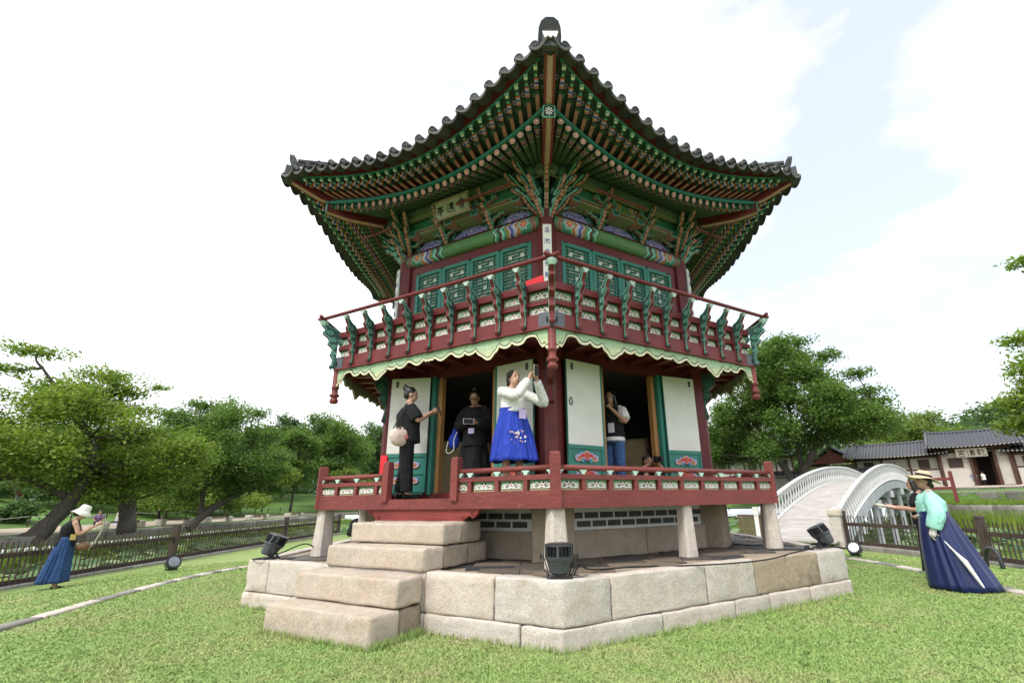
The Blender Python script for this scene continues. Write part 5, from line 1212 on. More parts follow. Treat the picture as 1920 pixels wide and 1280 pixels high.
# lotus in the pond
def lotus_leaves():
    V = []; idx = []; R = random.Random(9)
    def leaf(x, y, z, r_):
        n = 8; tx, ty = R.uniform(-.35, .35), R.uniform(-.35, .35); o = len(V); V.append((x, y, z - .05 * r_))
        for k in range(n): a = 2 * pi * k / n; V.append((x + r_ * cos(a), y + r_ * sin(a), z + r_ * (tx * cos(a) + ty * sin(a)) + .05 * r_))
        for k in range(n): idx.extend((o, o + 1 + k, o + 1 + (k + 1) % n))
    for k in range(5200):
        x = R.uniform(-22.3, -12.0); y = R.uniform(-6, 46)
        if sin(x * .5 + y * .23) + R.uniform(-.9, .9) < -.35: continue
        leaf(x, y, -1.08 + abs(R.gauss(0, .24)), R.uniform(.14, .30))
    for k in range(6500):
        x = R.uniform(-20, 30); y = R.uniform(17, 52)
        if R.random() < .3: continue
        leaf(x, y, -1.06 + abs(R.gauss(0, .22)), R.uniform(.2, .38))
    for k in range(2200):
        x = R.uniform(12.0, 31); y = R.uniform(-8, 32); d = abs((x - 8.8) * .728 * -1 + (y - 7.6) * .685) 
        if R.random() < .35: continue
        leaf(x, y, -1.06 + abs(R.gauss(0, .22)), R.uniform(.16, .32))
    return fast_mesh('lotus_leaves', np.array(V), np.array(idx), 3, leafmat('lotus_leaf', (.06, .13, .05), (.15, .26, .11), (.34, .42, .22)))
tag(put(bpy.data.objects.new('lotus_leaves', lotus_leaves())), 'pale green lotus leaves crowding the pond', 'lotus', None, 'stuff')
# reeds and herbs on the far margin and the right bank
def reeds():
    V = []; R = random.Random(19)
    for k in range(9000):
        y = R.uniform(2, 50); x = -22.2 + R.uniform(0, 1.6); z = -.95; h_ = R.uniform(.4, .95); a = R.uniform(0, 6.3); V += [(x - .03 * cos(a), y - .03 * sin(a), z), (x + .03 * cos(a), y + .03 * sin(a), z), (x + R.gauss(0, .12), y + R.gauss(0, .12), z + h_)]
    for k in range(9000):
        y = R.uniform(8, 32); x = 31.3 - abs(R.gauss(0, 1.2)); z = -1.0; h_ = R.uniform(.4, 1.5); a = R.uniform(0, 6.3); V += [(x - .03 * cos(a), y - .03 * sin(a), z), (x + .03 * cos(a), y + .03 * sin(a), z), (x + R.gauss(0, .15), y + R.gauss(0, .15), z + h_)]
    for k in range(16000):
        q = R.uniform(0, 2.4); y = R.uniform(10, 33); z = .6 + q * .06; h_ = R.uniform(.05, .3); x = 31.9 + q; a = R.uniform(0, 6.3); V += [(x - .03 * cos(a), y - .03 * sin(a), z), (x + .03 * cos(a), y + .03 * sin(a), z), (x + R.gauss(0, .1), y + R.gauss(0, .1), z + h_)]
    return fast_mesh('bank_herbs', np.array(V), np.arange(len(V)), 3, LF_Y)
tag(put(bpy.data.objects.new('bank_herbs', reeds())), 'reeds and herbs along the pond margins', 'reeds', None, 'stuff')
# ------------------------------------------------------------------ fence round the island
fwood = wood('fence_wood', (.070, .050, .042), (14, 14, 1.5), .35, .75)
pm_ = MB(); pm_.box((0, 0, .50), (.022, .022, .86), fwood); pickm = pm_.mesh('picket')
def fence_section(label, a, b, za=-.30, zb=-.30, last_post=True):
    A, B = Vector((*a, za)), Vector((*b, zb)); v = B - A; ln = v.length; ang = atan2(v.y, v.x)
    M = T(*A) @ RZ(ang)
    o = tag(put(bpy.data.objects.new('picket_fence', None), None, M), label, 'fence', 'picket fence round the island')
    for x in ((0, ln) if last_post else (0,)):
        p = MB(); p.box((x, 0, .46), (.15, .15, 1.1), fwood); p.lathe([(.118, 1.01), (.118, 1.045), (.085, 1.075)], fwood, 4, T(x, 0, 0) @ RZ(pi / 4)); p.build('post', o, M)
    for z_, h_ in ((.115, .10), (.66, .10)):
        r_ = MB(); r_.box((ln / 2, 0, z_), (ln - .15, .055, h_), fwood); r_.build('rail', o, M)
    n = int(ln / .125)
    for i in range(1, n): inst('picket', pickm, o, M @ T(ln * i / n, -.038, random.uniform(-.01, .01)) @ RX(random.uniform(-.012, .012)) @ RY(random.uniform(-.015, .015)))
    kb = MB(); s = 0
    while s < ln - .05:
        l_ = min(random.uniform(1.0, 1.8), ln - s)
        rough_block([(s + .005, -.14), (s + l_ - .005, -.14), (s + l_ - .005, .14), (s + .005, .14)], -.25, .065, 'base_stone', wstone, o, .02, .008, M, 1); s += l_
    return o
fence_section('brown picket fence length at the left edge behind the woman in the sun hat', (-11.22, -.8), (-11.29, 6.45), last_post=False)
fence_section('brown picket fence length left of the pavilion, after the lawn spotlight', (-11.29, 6.45), (-11.35, 13.6), last_post=False)
fence_section('far brown picket fence length seen between the stone posts', (-11.35, 13.6), (-11.2, 19.5))
fence_section('brown picket fence length beside the bridge pier', (9.95, 6.75), (10.72, 2.55), -.22, -.28, last_post=False)
fence_section('brown picket fence length at the right edge behind the hanbok skirt', (10.72, 2.55), (10.45, -4.0), -.28, -.30)
# ------------------------------------------------------------------ white arched bridge
wpaint = paint('bridge_white_paint', (.74, .74, .72), .55, .07, 3, .02, wearcol=(.45, .43, .40)); wplank = wood('bridge_plank', (.41, .38, .35), (14, 1, 14), .18, .7)
gpaint = paint('bridge_girder_paint', (.50, .53, .54), .6, .18, 1.5, .05, wearcol=(.25, .24, .22))
BR0 = Vector((8.826, 7.569, 0)); BTH = .816; BL, BHP, BZ0, BW = 33.3, 2.21, -.05, 1.28
MBR = T(*BR0) @ RZ(BTH)          # local x along the bridge, y to its left
def bz(x): k = x / BL; return BZ0 + BHP * 4 * k * (1 - k)
def bsl(x): return atan2(BHP * 4 * (1 - 2 * x / BL) / BL, 1)
bridge = tag(put(bpy.data.objects.new('footbridge', None), None, MBR), 'white painted arched wooden footbridge over the pond', 'bridge')
pk_ = MB(); pk_.box((0, 0, 0), (.235, 2 * BW - .06, .05), wplank); bpk = pk_.mesh('deck_plank')
x = -.6
while x < BL: inst('deck_plank', bpk, bridge, MBR @ T(x, 0, bz(max(x, 0)) - .03) @ RY(-bsl(max(0, x)) if x > 0 else 0)); x += .245
xb = MB()
for s in (-1, 1):
    xb.ribbon([(s * .20, 0, 0), (s * .13, 0, .17), (s * .03, 0, .38), (s * .09, 0, .56), (s * .19, 0, .76)], [.075, .07, .055, .06, .075], (0, .035, 0), wpaint)
xb.box((0, .018, .40), (.10, .03, .07), wpaint); xbm = xb.mesh('baluster')
for s in (-1, 1):
    nm = 'bridge_railing'; y_ = s * BW
    hr = MB(); xs = [BL * i / 60 for i in range(61)]
    def rail_strip(mb, z0, z1, wd, m):
        vs = []
        for x in xs: vs += [(x, y_ - wd / 2, bz(x) + z0), (x, y_ + wd / 2, bz(x) + z0), (x, y_ + wd / 2, bz(x) + z1), (x, y_ - wd / 2, bz(x) + z1)]
        mb.add(vs, [(i * 4 + k, i * 4 + (k + 1) % 4, i * 4 + 4 + (k + 1) % 4, i * 4 + 4 + k) for i in range(60) for k in range(4)] + [(3, 2, 1, 0), tuple(240 + k for k in range(4))], m)
    rail_strip(hr, .80, .88, .13, wpaint); ro = hr.build(nm, bridge, MBR)
    h2 = MB(); rail_strip(h2, .0, .05, .12, wpaint); h2.build('bottom_rail', ro, MBR)
    g_ = MB(); rail_strip(g_, -.42, -.055, .14, gpaint); g_.build('girder', bridge, MBR)
    n = 76
    for i in range(n):
        x = BL * (i + .5) / n; inst('baluster', xbm, ro, MBR @ T(x, y_ - .018, bz(x) + .045) @ RY(-bsl(x)))
    nw = MB(); nw.box((-.06, y_, .42), (.14, .14, 1.02), wpaint); nw.box((-.06, y_, .95), (.18, .18, .05), wpaint); nw.build('newel_post', ro, MBR)
for x in (3.4, 8.0, 12.4, 16.65, 21.0, 25.4, 30.0):
    for s in (-1, 1):
        c_ = MB(); c_.lathe([(.13, -1.5), (.125, bz(x) - .78)], gpaint, 10, T(x, s * (BW - .12), 0)); c_.build('pier', bridge, MBR)
    c_ = MB(); c_.box((x, 0, bz(x) - .62), (.26, 2 * BW + .35, .34), gpaint); c_.build('crossbeam', bridge, MBR)
# stone gate post and open slatted gate at the island end
gp_ = empty('stone_gate_post', (9.68, 6.70, -.25), 0, 'square granite gate post between the bridge and the picket fence', 'post')
rough_block([(-.16, -.16), (.16, -.16), (.16, .16), (-.16, .16)], 0, .92, 'shaft', granite, gp_, .02, .004, T(9.68, 6.70, -.25) @ RZ(.8)); rough_block([(-.19, -.19), (.19, -.19), (.19, .19), (-.19, .19)], .92, 1.16, 'cap', granite, gp_, .05, .004, T(9.68, 6.70, -.25) @ RZ(.8))
MG = T(7.75, 8.75, -.15) @ RZ(radians(-68)); ga = tag(put(bpy.data.objects.new('slatted_gate', None), None, MG), 'open brown slatted wooden gate left of the bridge entrance', 'gate')
gs = MB(); gs.box((0, 0, .45), (.06, .03, .80), wood('gate_slat_wood', (.16, .115, .075), (14, 14, 1.5), .35, .75)); gsm = gs.mesh('slat')
for i in range(11): inst('slat', gsm, ga, MG @ T(-.55 + i * .11, 0, 0))
for z_ in (.15, .82): g_ = MB(); g_.box((0, .035, z_), (1.25, .05, .07), fwood); g_.build('gate_rail', ga, MG)
# ------------------------------------------------------------------ tiled-roof buildings
rtile = stone('grey_roof_tile', (.095, .10, .115), (.13, .135, .15), .2, .2, (.05, .05, .055), 60, .2, .75)
bwood = wood('brown_timber', (.075, .035, .026), (6, 6, 2), .3, .6); wallw = paint('white_wall', (.46, .435, .385), .85, .08, 2)
def brickwall(name):
    if name in MATS: return MATS[name]
    m, t, b = newmat(name); br = t.nodes.new('ShaderNodeTexBrick'); tc = t.nodes.new('ShaderNodeTexCoord'); mp = t.nodes.new('ShaderNodeMapping'); mp.inputs['Rotation'].default_value = (pi / 2, 0, 0)
    t.links.new(tc.outputs['Object'], mp.inputs['Vector']); t.links.new(mp.outputs[0], br.inputs['Vector'])
    br.inputs['Color1'].default_value = (.48, .44, .40, 1); br.inputs['Color2'].default_value = (.40, .36, .33, 1); br.inputs['Mortar'].default_value = (.64, .62, .58, 1); br.inputs['Scale'].default_value = 3.2; br.inputs['Mortar Size'].default_value = .035
    t.links.new(br.outputs['Color'], b.inputs['Base Color']); b.inputs['Roughness'].default_value = .9; MATS[name] = m; return m
bwall = brickwall('patterned_brick_wall')
def tiled_roof(parent, M, x0, x1, ye, yr, ze, zr, name='roof', ends=True):
    """gabled roof: eave at y=-ye, ridge at y=0 height zr; slightly swept"""
    rb = MB(); nx = 16; vs = []
    for s in (-1, 1):
        for i in range(nx + 1):
            k = -1 + 2 * i / nx; x = (x0 + x1) / 2 + (x1 - x0) / 2 * k; up = .16 * abs(k) ** 3
            for q in (0, .35, .7, 1): vs.append((x, s * ye * (1 - q) * yr, ze + up + (zr - ze) * (q ** 1.25)))
    for s in (0, 1):
        o = s * (nx + 1) * 4; rb.add(vs[o:o + (nx + 1) * 4], [(i * 4 + j, i * 4 + j + 1, (i + 1) * 4 + j + 1, (i + 1) * 4 + j) for i in range(nx) for j in range(3)], rtile)
    up = .16; rb.add([(x0, -ye * yr, ze - .12), (x1, -ye * yr, ze - .12), (x1, ye * yr, ze - .12), (x0, ye * yr, ze - .12)], [(3, 2, 1, 0)], bwood)
    ro = rb.build(name, parent, M)
    tr_ = MB(); n = int((x1 - x0) / .30)
    for i in range(n + 1):
        x = x0 + .05 + (x1 - x0 - .1) * i / n; k = (x - (x0 + x1) / 2) / ((x1 - x0) / 2); u_ = .16 * abs(k) ** 3
        for s in (-1, 1): tr_.tube([(x, s * ye * yr * (1 - q) * 1.02, ze + u_ + (zr - ze) * (q ** 1.25) + .05) for q in (0, .35, .7, 1)], .085, rtile, 6)
        for s in (-1, 1): tr_.lathe([(.09, -.02), (.09, .02)], wallw if i % 1 == 0 else rtile, 8, T(x, s * (ye * yr + .04), ze + u_ + .03) @ RX(pi / 2))
    t2 = tr_.build('tile_rows', ro, M); t2['kind'] = 'stuff'
    rd = MB(); pts = [(x0 + (x1 - x0) * i / 12, 0, zr + .10 + .22 * abs(-1 + i / 6) ** 3) for i in range(13)]
    rd.tube(pts, .15, rtile, 6, None, True, .9); 
    for xe in (x0, x1): rd.box((xe, 0, zr + .45), (.12, .3, .32), rtile)
    rd.build('ridge', ro, M)
    if ends:
        for xe in (x0 + .12, x1 - .12):
            ge = MB()
            for s in (-1, 1): ge.tube([(xe, s * ye * yr * (1 - q), ze + .16 + (zr - ze) * (q ** 1.25) + .08) for q in (0, .35, .7, 1)], .11, rtile, 6)
            ge.build('gable_ridge', ro, M)
    return ro
GO = Vector((43.3, 38.6, 1.86)); GM = T(*GO) @ RZ(radians(-43.25))
def house(label, M, x0, x1, dep, base, hw, zr, over=.9):
    """timber-framed tiled range: local -y faces the pond"""
    o = tag(put(bpy.data.objects.new('tiled_range', None), None, M), label, 'building')
    b_ = MB(); b_.box(((x0 + x1) / 2, 0, .15), (x1 - x0 + .6, dep + .8, .3), granite); b_.build('plinth', o, M)
    w_ = MB(); w_.box(((x0 + x1) / 2, 0, .3 + hw / 2), (x1 - x0, dep, hw), wallw); w_.build('wall', o, M)
    w_ = MB(); w_.box(((x0 + x1) / 2, -dep / 2 - .06, .3 + hw * .26), (x1 - x0, .1, hw * .52), bwall); w_.build('brick_dado', o, M)
    n = max(2, int((x1 - x0) / 1.9)); fr = []
    for i in range(n + 1):
        x = x0 + (x1 - x0) * i / n; c = MB(); c.box((x, -dep / 2 - .09, .3 + hw / 2), (.17, .17, hw), bwood); c.build('timber_post', o, M)
    for z_ in (.3 + hw * .55, .3 + hw - .12):
        c = MB(); c.box(((x0 + x1) / 2, -dep / 2 - .075, z_), (x1 - x0, .11, .13), bwood); c.build('timber_beam', o, M)
    for i in range(n):
        xa = x0 + (x1 - x0) * (i + .5) / n
        if i % 2 == 0:
            c = MB(); c.box((xa, -dep / 2 - .05, .3 + hw * .74), (.9, .08, hw * .30), bwood); wo = c.build('window', o, M)
            for s in (-1, 1): p = MB(); p.box((xa + s * .21, -dep / 2 - .095, .3 + hw * .74), (.34, .02, hw * .24), paint('dark_window', (.05, .035, .03), .5)); p.build('pane', wo, M)
    tiled_roof(o, M, x0 - over, x1 + over, dep / 2 + over, 1.0, .3 + hw + .05, zr)
    return o
house('long grey-tiled range left of the gate with white walls', GM, -9.0, -1.9, 3.6, 0, 2.95, 4.75)
house('grey-tiled range at the right edge beyond the gate', GM, 3.6, 14, 3.6, 0, 2.8, 4.6)
gt = tag(put(bpy.data.objects.new('gatehouse', None), None, GM), 'gatehouse with raised tiled roof and black lettered sign over its open door', 'building')
b_ = MB(); b_.box((.8, -.2, .12), (5.4, 5.0, .24), granite); b_.build('plinth', gt, GM)
for x in (-1.75, .55, 2.35, 3.4):
    c = MB(); c.box((x, -2.2, 1.95), (.24, .24, 3.5), bwood); c.build('gate_post', gt, GM)
w_ = MB(); w_.box((-.6, -2.05, 1.0), (2.1, .12, 1.7), bwall); w_.build('brick_wall', gt, GM)
w_ = MB(); w_.box((-.6, -2.03, 2.6), (2.1, .10, 1.5), wallw); w_.build('upper_wall', gt, GM)
w_ = MB(); w_.box((-.6, -2.10, 2.45), (1.1, .08, .9), bwood); wo = w_.build('window', gt, GM); p = MB(); p.box((-.6, -2.15, 2.45), (.9, .03, .72), paint('dark_window', (.05, .035, .03))); p.build('pane', wo, GM)
w_ = MB(); w_.box((2.9, -2.05, 1.9), (.9, .1, 3.2), wallw); w_.build('side_panel', gt, GM)
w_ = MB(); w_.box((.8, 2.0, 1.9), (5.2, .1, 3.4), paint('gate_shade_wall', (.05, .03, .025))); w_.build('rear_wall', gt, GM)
for x, rz in ((.75, 75), (2.2, -75)):
    Md = GM @ T(x, -2.0, 1.55) @ RZ(radians(rz)); dd = MB(); dd.box((.4 if rz > 0 else -.4, 0, 0), (.8, .07, 2.7), bwood); dd.build('door', gt, Md)
b_ = MB(); b_.box((.8, -2.2, 3.72), (5.6, .3, .3), bwood); b_.build('lintel', gt, GM)
Ms = GM @ T(.75, -2.5, 3.30) @ RX(radians(8)); sg = MB(); sg.box((0, 0, 0), (2.3, .08, .80), paint('sign_white', (.62, .58, .50))); sgo = sg.build('signboard', gt, Ms)
CH_CHEONG = [[(-.42, .85), (-.32, .72)], [(-.48, .55), (-.36, .45)], [(-.48, .02), (-.32, .25)], [(-.15, .85), (.45, .85)], [(-.1, .70), (.4, .70)], [(-.2, .55), (.5, .55)], [(.15, .98), (.15, .55)], [(-.05, .45), (-.08, .0)], [(-.05, .45), (.38, .45), (.38, .0)], [(-.02, .28), (.34, .28)], [(-.02, .14), (.34, .14)]]
CH_GEON = [[(-.45, .88), (-.05, .88)], [(-.25, .98), (-.25, .78)], [(-.4, .7), (-.1, .7), (-.1, .42), (-.4, .42), (-.4, .7)], [(-.4, .56), (-.1, .56)], [(-.48, .25), (-.02, .25)], [(-.25, .4), (-.25, .0)], [(.2, .95), (.05, .72)], [(.15, .8), (.48, .8)], [(.08, .6), (.4, .6), (.1, .25), (.15, .05), (.5, .05), (.5, .2)]]
CH_GUNG = [[(0, .98), (0, .86)], [(-.45, .68), (-.42, .84), (.42, .84), (.38, .68)], [(-.22, .66), (.22, .66), (.22, .46), (-.22, .46), (-.22, .66)], [(0, .46), (-.05, .36)], [(-.32, .34), (.32, .34), (.32, .0), (-.32, .0), (-.32, .34)]]
for i, ch in enumerate((CH_GUNG, CH_CHEONG, CH_GEON)): c = MB(); strokes(c, ch, -.72 + .72 * i, -.30, .60, ink, -.042); c.build('character', sgo, Ms)
tiled_roof(gt, GM, -2.6, 4.5, 3.3, 1.0, 3.85, 5.45)
# range with its gable end to the pond
GM2 = T(35.9, 47.2, 1.86) @ RZ(radians(-43.25 + 90))
house('tiled wing turning its red gable towards the bridge', GM2, -2.4, 5.5, 4.2, 0, 2.6, 4.7, .8)
gd = MB(); gd.prism([(-3.0, -2.3, 3.0), (-3.0, 2.3, 3.0), (-3.0, 0, 4.5)], (.1, 0, 0), paint('red_gable', (.17, .06, .045))); o_ = gd.build('gable_board', bpy.data.objects['tiled_range.002'], GM2)
GM3 = T(30.5, 61.0, 2.0) @ RZ(radians(-28))
house('large tiled hall half hidden behind the great tree', GM3, -7.5, 6.5, 6.5, 0, 4.3, 8.2, 1.4)
GM4 = T(30.0, 42.0, 1.8) @ RZ(radians(-40))
wl_ = tag(put(bpy.data.objects.new('boundary_wall', None), None, GM4), 'pale boundary wall with a tiled coping behind the bridge railing', 'wall')
w_ = MB(); w_.box((0, 0, .8), (14, .4, 1.7), wallw); w_.build('wall', wl_, GM4); tiled_roof(wl_, GM4, -7, 7, .55, 1.0, 1.65, 2.0, 'coping', False)
rp0 = atp(1772, 936, 45); RM = T(*rp0) @ RZ(radians(-50)) @ S3(.72, .72, .95); rf = tag(put(bpy.data.objects.new('red_rail', None), None, RM), 'red wooden railing frame on the far bank beside the straw hat', 'railing')
for x in (-.9, .9): c = MB(); c.box((x, 0, .9), (.28, .28, 2.2), redwood); c.build('post', rf, RM)
for z_ in (.8, 1.45): c = MB(); c.box((0, 0, z_), (1.9, .16, .2), redwood); c.build('rail', rf, RM)
# white sunshade roofs behind the wing
for u, v, d, lab in ((1600, 838, 96, 'white tent top behind the tiled wing, nearer the great tree'), (1632, 842, 98, 'white tent top behind the tiled wing, nearer the gate')):
    p = atp(u, v, d); o = empty('marquee', (p.x, p.y, p.z - 5), 0, lab, 'tent'); c = MB(); c.lathe([(3.2, 4.2), (1.4, 5.2), (.1, 6.4)], wallw, 4, T(p.x, p.y, p.z - 5.4) @ RZ(.4)); c.build('canopy', o); 
    for k in range(4): c = MB(); c.tube([(p.x + 2.9 * cos(.4 + k * pi / 2), p.y + 2.9 * sin(.4 + k * pi / 2), p.z - 8), (p.x + 2.9 * cos(.4 + k * pi / 2), p.y + 2.9 * sin(.4 + k * pi / 2), p.z - 1.2)], .05, wallw, 6); c.build('pole', o)
# ------------------------------------------------------------------ benches and posts along the far path
bst = granite
for i, (y, lab) in enumerate(((21.5, 'by the stroller'), (26.0, 'under the leaning tree'), (30.8, 'right of the leaning tree'), (36.5, 'nearest the left stone post'), (43.5, 'farthest along the path'))):
    Mb = T(-24.9, y, .08); o = tag(put(bpy.data.objects.new('bench', None), None, Mb), f'long low plank bench on pale stone blocks, {lab}', 'bench', 'plank benches along the far path')
    for s in (-1, 1): rough_block([(-.25, s * 1.35 - .22), (.25, s * 1.35 - .22), (.25, s * 1.35 + .22), (-.25, s * 1.35 + .22)], 0, .42, 'stone_block', granite, o, .02, .004, Mb, 1)
    c = MB(); c.box((0, 0, .40), (.34, 2.25, .09), wood('bench_plank', (.16, .09, .055), (14, 1, 14), .3)); c.build('seat_plank', o, Mb)
rope = empty('rope_barrier', (-28.8, 14, .3), 0, 'thin white rope on short posts along the park lawn', 'barrier')
c = MB(); pts = []
for k in range(16):
    y = 12 + k * 2.6; z = .34 + .012 * k; p = MB(); p.tube([(-28.8, y, z - .2), (-28.8, y, z + .55)], .035, fwood, 6); p.build('post', rope); pts += [(-28.8, y, z + .5), (-28.8, y + 1.3, z + .42)]
c.tube(pts, .014, white, 5); c.build('rope', rope)
# ------------------------------------------------------------------ floodlights and cables
fmetal = paint('black_lamp_metal', (.022, .024, .027), .42, .2, 10, spec=.5); fgrey = paint('lamp_housing', (.050, .056, .062), .4, .15, 10, spec=.5); glass = paint('lamp_glass', (.55, .57, .60), .15, .1, 20, spec=.8)
def floodlight(label, loc, rz, tilt=0):
    """stage spot in its yoke; the lens looks along local +z after the tilt"""
    M = T(*loc) @ RZ(rz) @ S3(.94, .94, .80); o = tag(put(bpy.data.objects.new('floodlight', None), None, M), label, 'lamp', 'black floodlights set on the platform corners')
    b = MB(); b.box((0, -.01, .012), (.26, .20, .022), fmetal); b.box((0, -.112, .018), (.19, .006, .018), black); b.build('base_plate', o, M)
    for s in (-1, 1):
        y = MB(); y.ribbon([(s * .10, -.02, .02), (s * .155, -.02, .10), (s * .158, -.02, .27)], .05, (s * .008, 0, 0), fmetal)
        y.tube([(s * .16, -.02, .24), (s * .185, -.02, .24)], .016, fmetal, 8); y.tube([(s * .19, -.02, .21), (s * .19, -.02, .27)], .010, fmetal, 6); y.build('yoke_arm', o, M)
        y = MB(); y.ribbon([(s * .10, .06, .02), (s * .15, -.02, .22)], .03, (s * .008, 0, 0), fmetal); y.build('yoke_brace', o, M)
    H = M @ T(0, -.02, .215) @ RX(tilt)
    h = MB(); h.lathe([(.075, -.175), (.10, -.15), (.128, -.02), (.142, .0), (.142, .022)], fgrey, 18); ho = h.build('housing', o, H)
    r = MB(); r.lathe([(.148, .018), (.148, .03), (.135, .03)], fgrey, 18); r.lathe([(.148, .145), (.145, .165), (.10, .178)], fmetal, 18); r.lathe([(.118, .03), (.118, .16)], black, 18); r.build('rim', o, H)
    for k in range(22):
        a = 2 * pi * k / 22; wide = k % 4 == 0; f_ = MB(); f_.box((.130, 0, .088), (.034, .024 if wide else .006, .125), fgrey if wide else fmetal, RZ(a)); f_.build('fin', ho, H)
    g = MB(); g.lathe([(.12, .165), (.11, .172), (0, .173)], black, 18, None, False); g.build('lens', o, H); return o
floodlight('black floodlight on the near corner of the platform', (-.01, -4.60, .577), 0, 0)
floodlight('black floodlight tilted on the right corner of the platform', (4.03, -2.12, .577), radians(62), radians(-28))
floodlight('black floodlight tilted on the left corner of the platform', (-3.90, -2.30, .577), radians(-62), radians(-24))
def spot(label, loc, rz, lens):
    M = T(*loc) @ RZ(rz); o = tag(put(bpy.data.objects.new('spotlight', None), None, M), label, 'lamp'); H = M @ T(0, 0, .17) @ RX(radians(62))
    b = MB(); b.box((0, .05, .015), (.2, .2, .03), fmetal); b.build('base_plate', o, M)
    for s in (-1, 1): b = MB(); b.ribbon([(s * .11, .05, .02), (s * .165, .03, .17)], .04, (s * .008, 0, 0), fmetal); b.build('yoke_arm', o, M)
    b = MB(); b.lathe([(.05, -.2), (.10, -.14), (.145, -.02), (.155, .03), (.155, .05), (.135, .05)], fmetal, 18); b.build('housing', o, H)
    b = MB(); b.lathe([(.133, .045), (.10, .055), (0, .058)], lens, 18, None, False); b.build('lens', o, H)
    b = MB(); b.lathe([(.15, -.03), (.16, -.025), (.16, .0)], fgrey, 18); b.build('rim', o, H); return o
spot('round spotlight with a grey lens on the left lawn by the fence post', (-8.85, 3.0, -.16), radians(55), paint('lens_grey', (.20, .22, .25), .2, .5, 60, spec=.8))
spot('small spotlight with a bright white lens behind the platform corner', (7.5, 2.6, -.07), radians(-48), paint('lens_white', (.85, .85, .86), .3, .05))
def cable(label, pts, r_=.009): c = MB(); c.tube(bez(pts, 5), r_, rubber, 6); tag(c.build('cable', None, None, True), label, 'cable')
zc = .583
cable('black cable running from the near floodlight along the right paving', [(.14, -4.48, zc), (.22, -4.30, zc + .06), (.38, -4.12, zc), (.9, -3.95, zc), (1.7, -3.9, zc), (2.5, -3.55, zc), (3.2, -2.85, zc), (3.75, -2.35, zc), (3.98, -2.08, zc + .02)])
cable('thin black cable looping behind the right stone post', [(2.9, -1.2, zc), (3.2, -1.75, zc), (3.5, -1.7, zc), (3.75, -1.95, zc), (4.0, -2.0, zc + .02)], .008)
cable('black cable coiled at the left floodlight', [(-3.78, -2.45, zc), (-3.9, -2.6, zc + .01), (-4.1, -2.45, zc), (-4.05, -2.25, zc), (-3.85, -2.2, zc + .05), (-3.55, -2.1, zc + .16), (-3.4, -1.9, zc)], .009)
for (x, y) in ((3.62, -2.42),): c = MB(); c.tube([(x, y, zc + .02), (x + .07, y + .06, zc + .02)], .026, fmetal, 8); c.tube([(x + .07, y + .06, zc + .02), (x + .10, y + .085, zc + .02)], .022, white, 8); tag(c.build('cable_plug'), 'black and white cable connector lying on the paving', 'connector')
c = MB(); c.tube(bez([(9.85, 1.72, -.30), (9.84, 1.66, .0), (9.80, 1.50, .16), (9.78, 1.32, .10), (9.76, 1.24, -.10), (9.75, 1.22, -.32)], 8), .045, fmetal, 8); tag(c.build('corrugated_pipe', None, None, True), 'black corrugated pipe arching out of the lawn by the right fence', 'pipe')
# small cards and notices
nb_ = MB(); nb_.box((0, 0, 0), (.05, .35, .02), paint('red_card', (.62, .02, .03), .5)); 
rc = MB(); rc.box((0, -.0, 0), (.12, .02, .27), paint('red_card', (.62, .02, .03), .5)); tag(rc.build('red_cloth', None, F(-120) @ T(-.74, -3.46, 1.80)), 'bright red cloth hung on the left railing post', 'cloth')
rc = MB(); rc.box((0, 0, 0), (.34, .02, .10), paint('red_card', (.62, .02, .03), .5)); tag(rc.build('red_cloth', None, F(-120) @ T(1.68, -3.38, 4.10) @ RY(-.1)), 'bright red cloth behind the balcony rail at the near corner', 'cloth')
# ------------------------------------------------------------------ people
skin = paint('skin', (.46, .27, .19), .55, .06, 20, spec=.35, bmp=.03); skin2 = paint('tanned_skin', (.36, .20, .135), .55, .06, 20, spec=.35, bmp=.03)
hairb = wood('black_hair', (.010, .008, .008), (20, 20, 4), .4, .4, spec=.5); hairbr = wood('brown_hair', (.045, .026, .018), (20, 20, 4), .4, .4, spec=.5); hairg = wood('grey_hair', (.25, .24, .23), (20, 20, 4), .3, .5)
def cloth(name, c, var=.12, rough=.85):
    '''woven cloth: soft creases, mostly running down, over a fine weave'''
    if name in MATS: return MATS[name]
    m, t, b = newmat(name); co = coords(t); mp = t.nodes.new('ShaderNodeMapping'); mp.inputs['Scale'].default_value = (1, 1, .45); mp.inputs['Rotation'].default_value = (.3, .25, 0); t.links.new(co, mp.inputs['Vector'])
    n1 = noise(t, mp.outputs[0], 11, 3, .5, 1.2); n2 = noise(t, co, 140, 2)
    t.links.new(ramp(t, n1, [(.25, sc(c, 1 - var)), (.75, sc(c, 1 + var))]), b.inputs['Base Color']); b.inputs['Roughness'].default_value = rough; b.inputs['Specular IOR Level'].default_value = .25; b.inputs['Sheen Weight'].default_value = .02
    bump(t, b, math_(t, 'ADD', n1, math_(t, 'MULTIPLY', n2, .05)), .75, .045); MATS[name] = m; return m
eyem = paint('dark_eye', (.012, .009, .008), .3); lipm = paint('lips', (.36, .11, .09), .5)
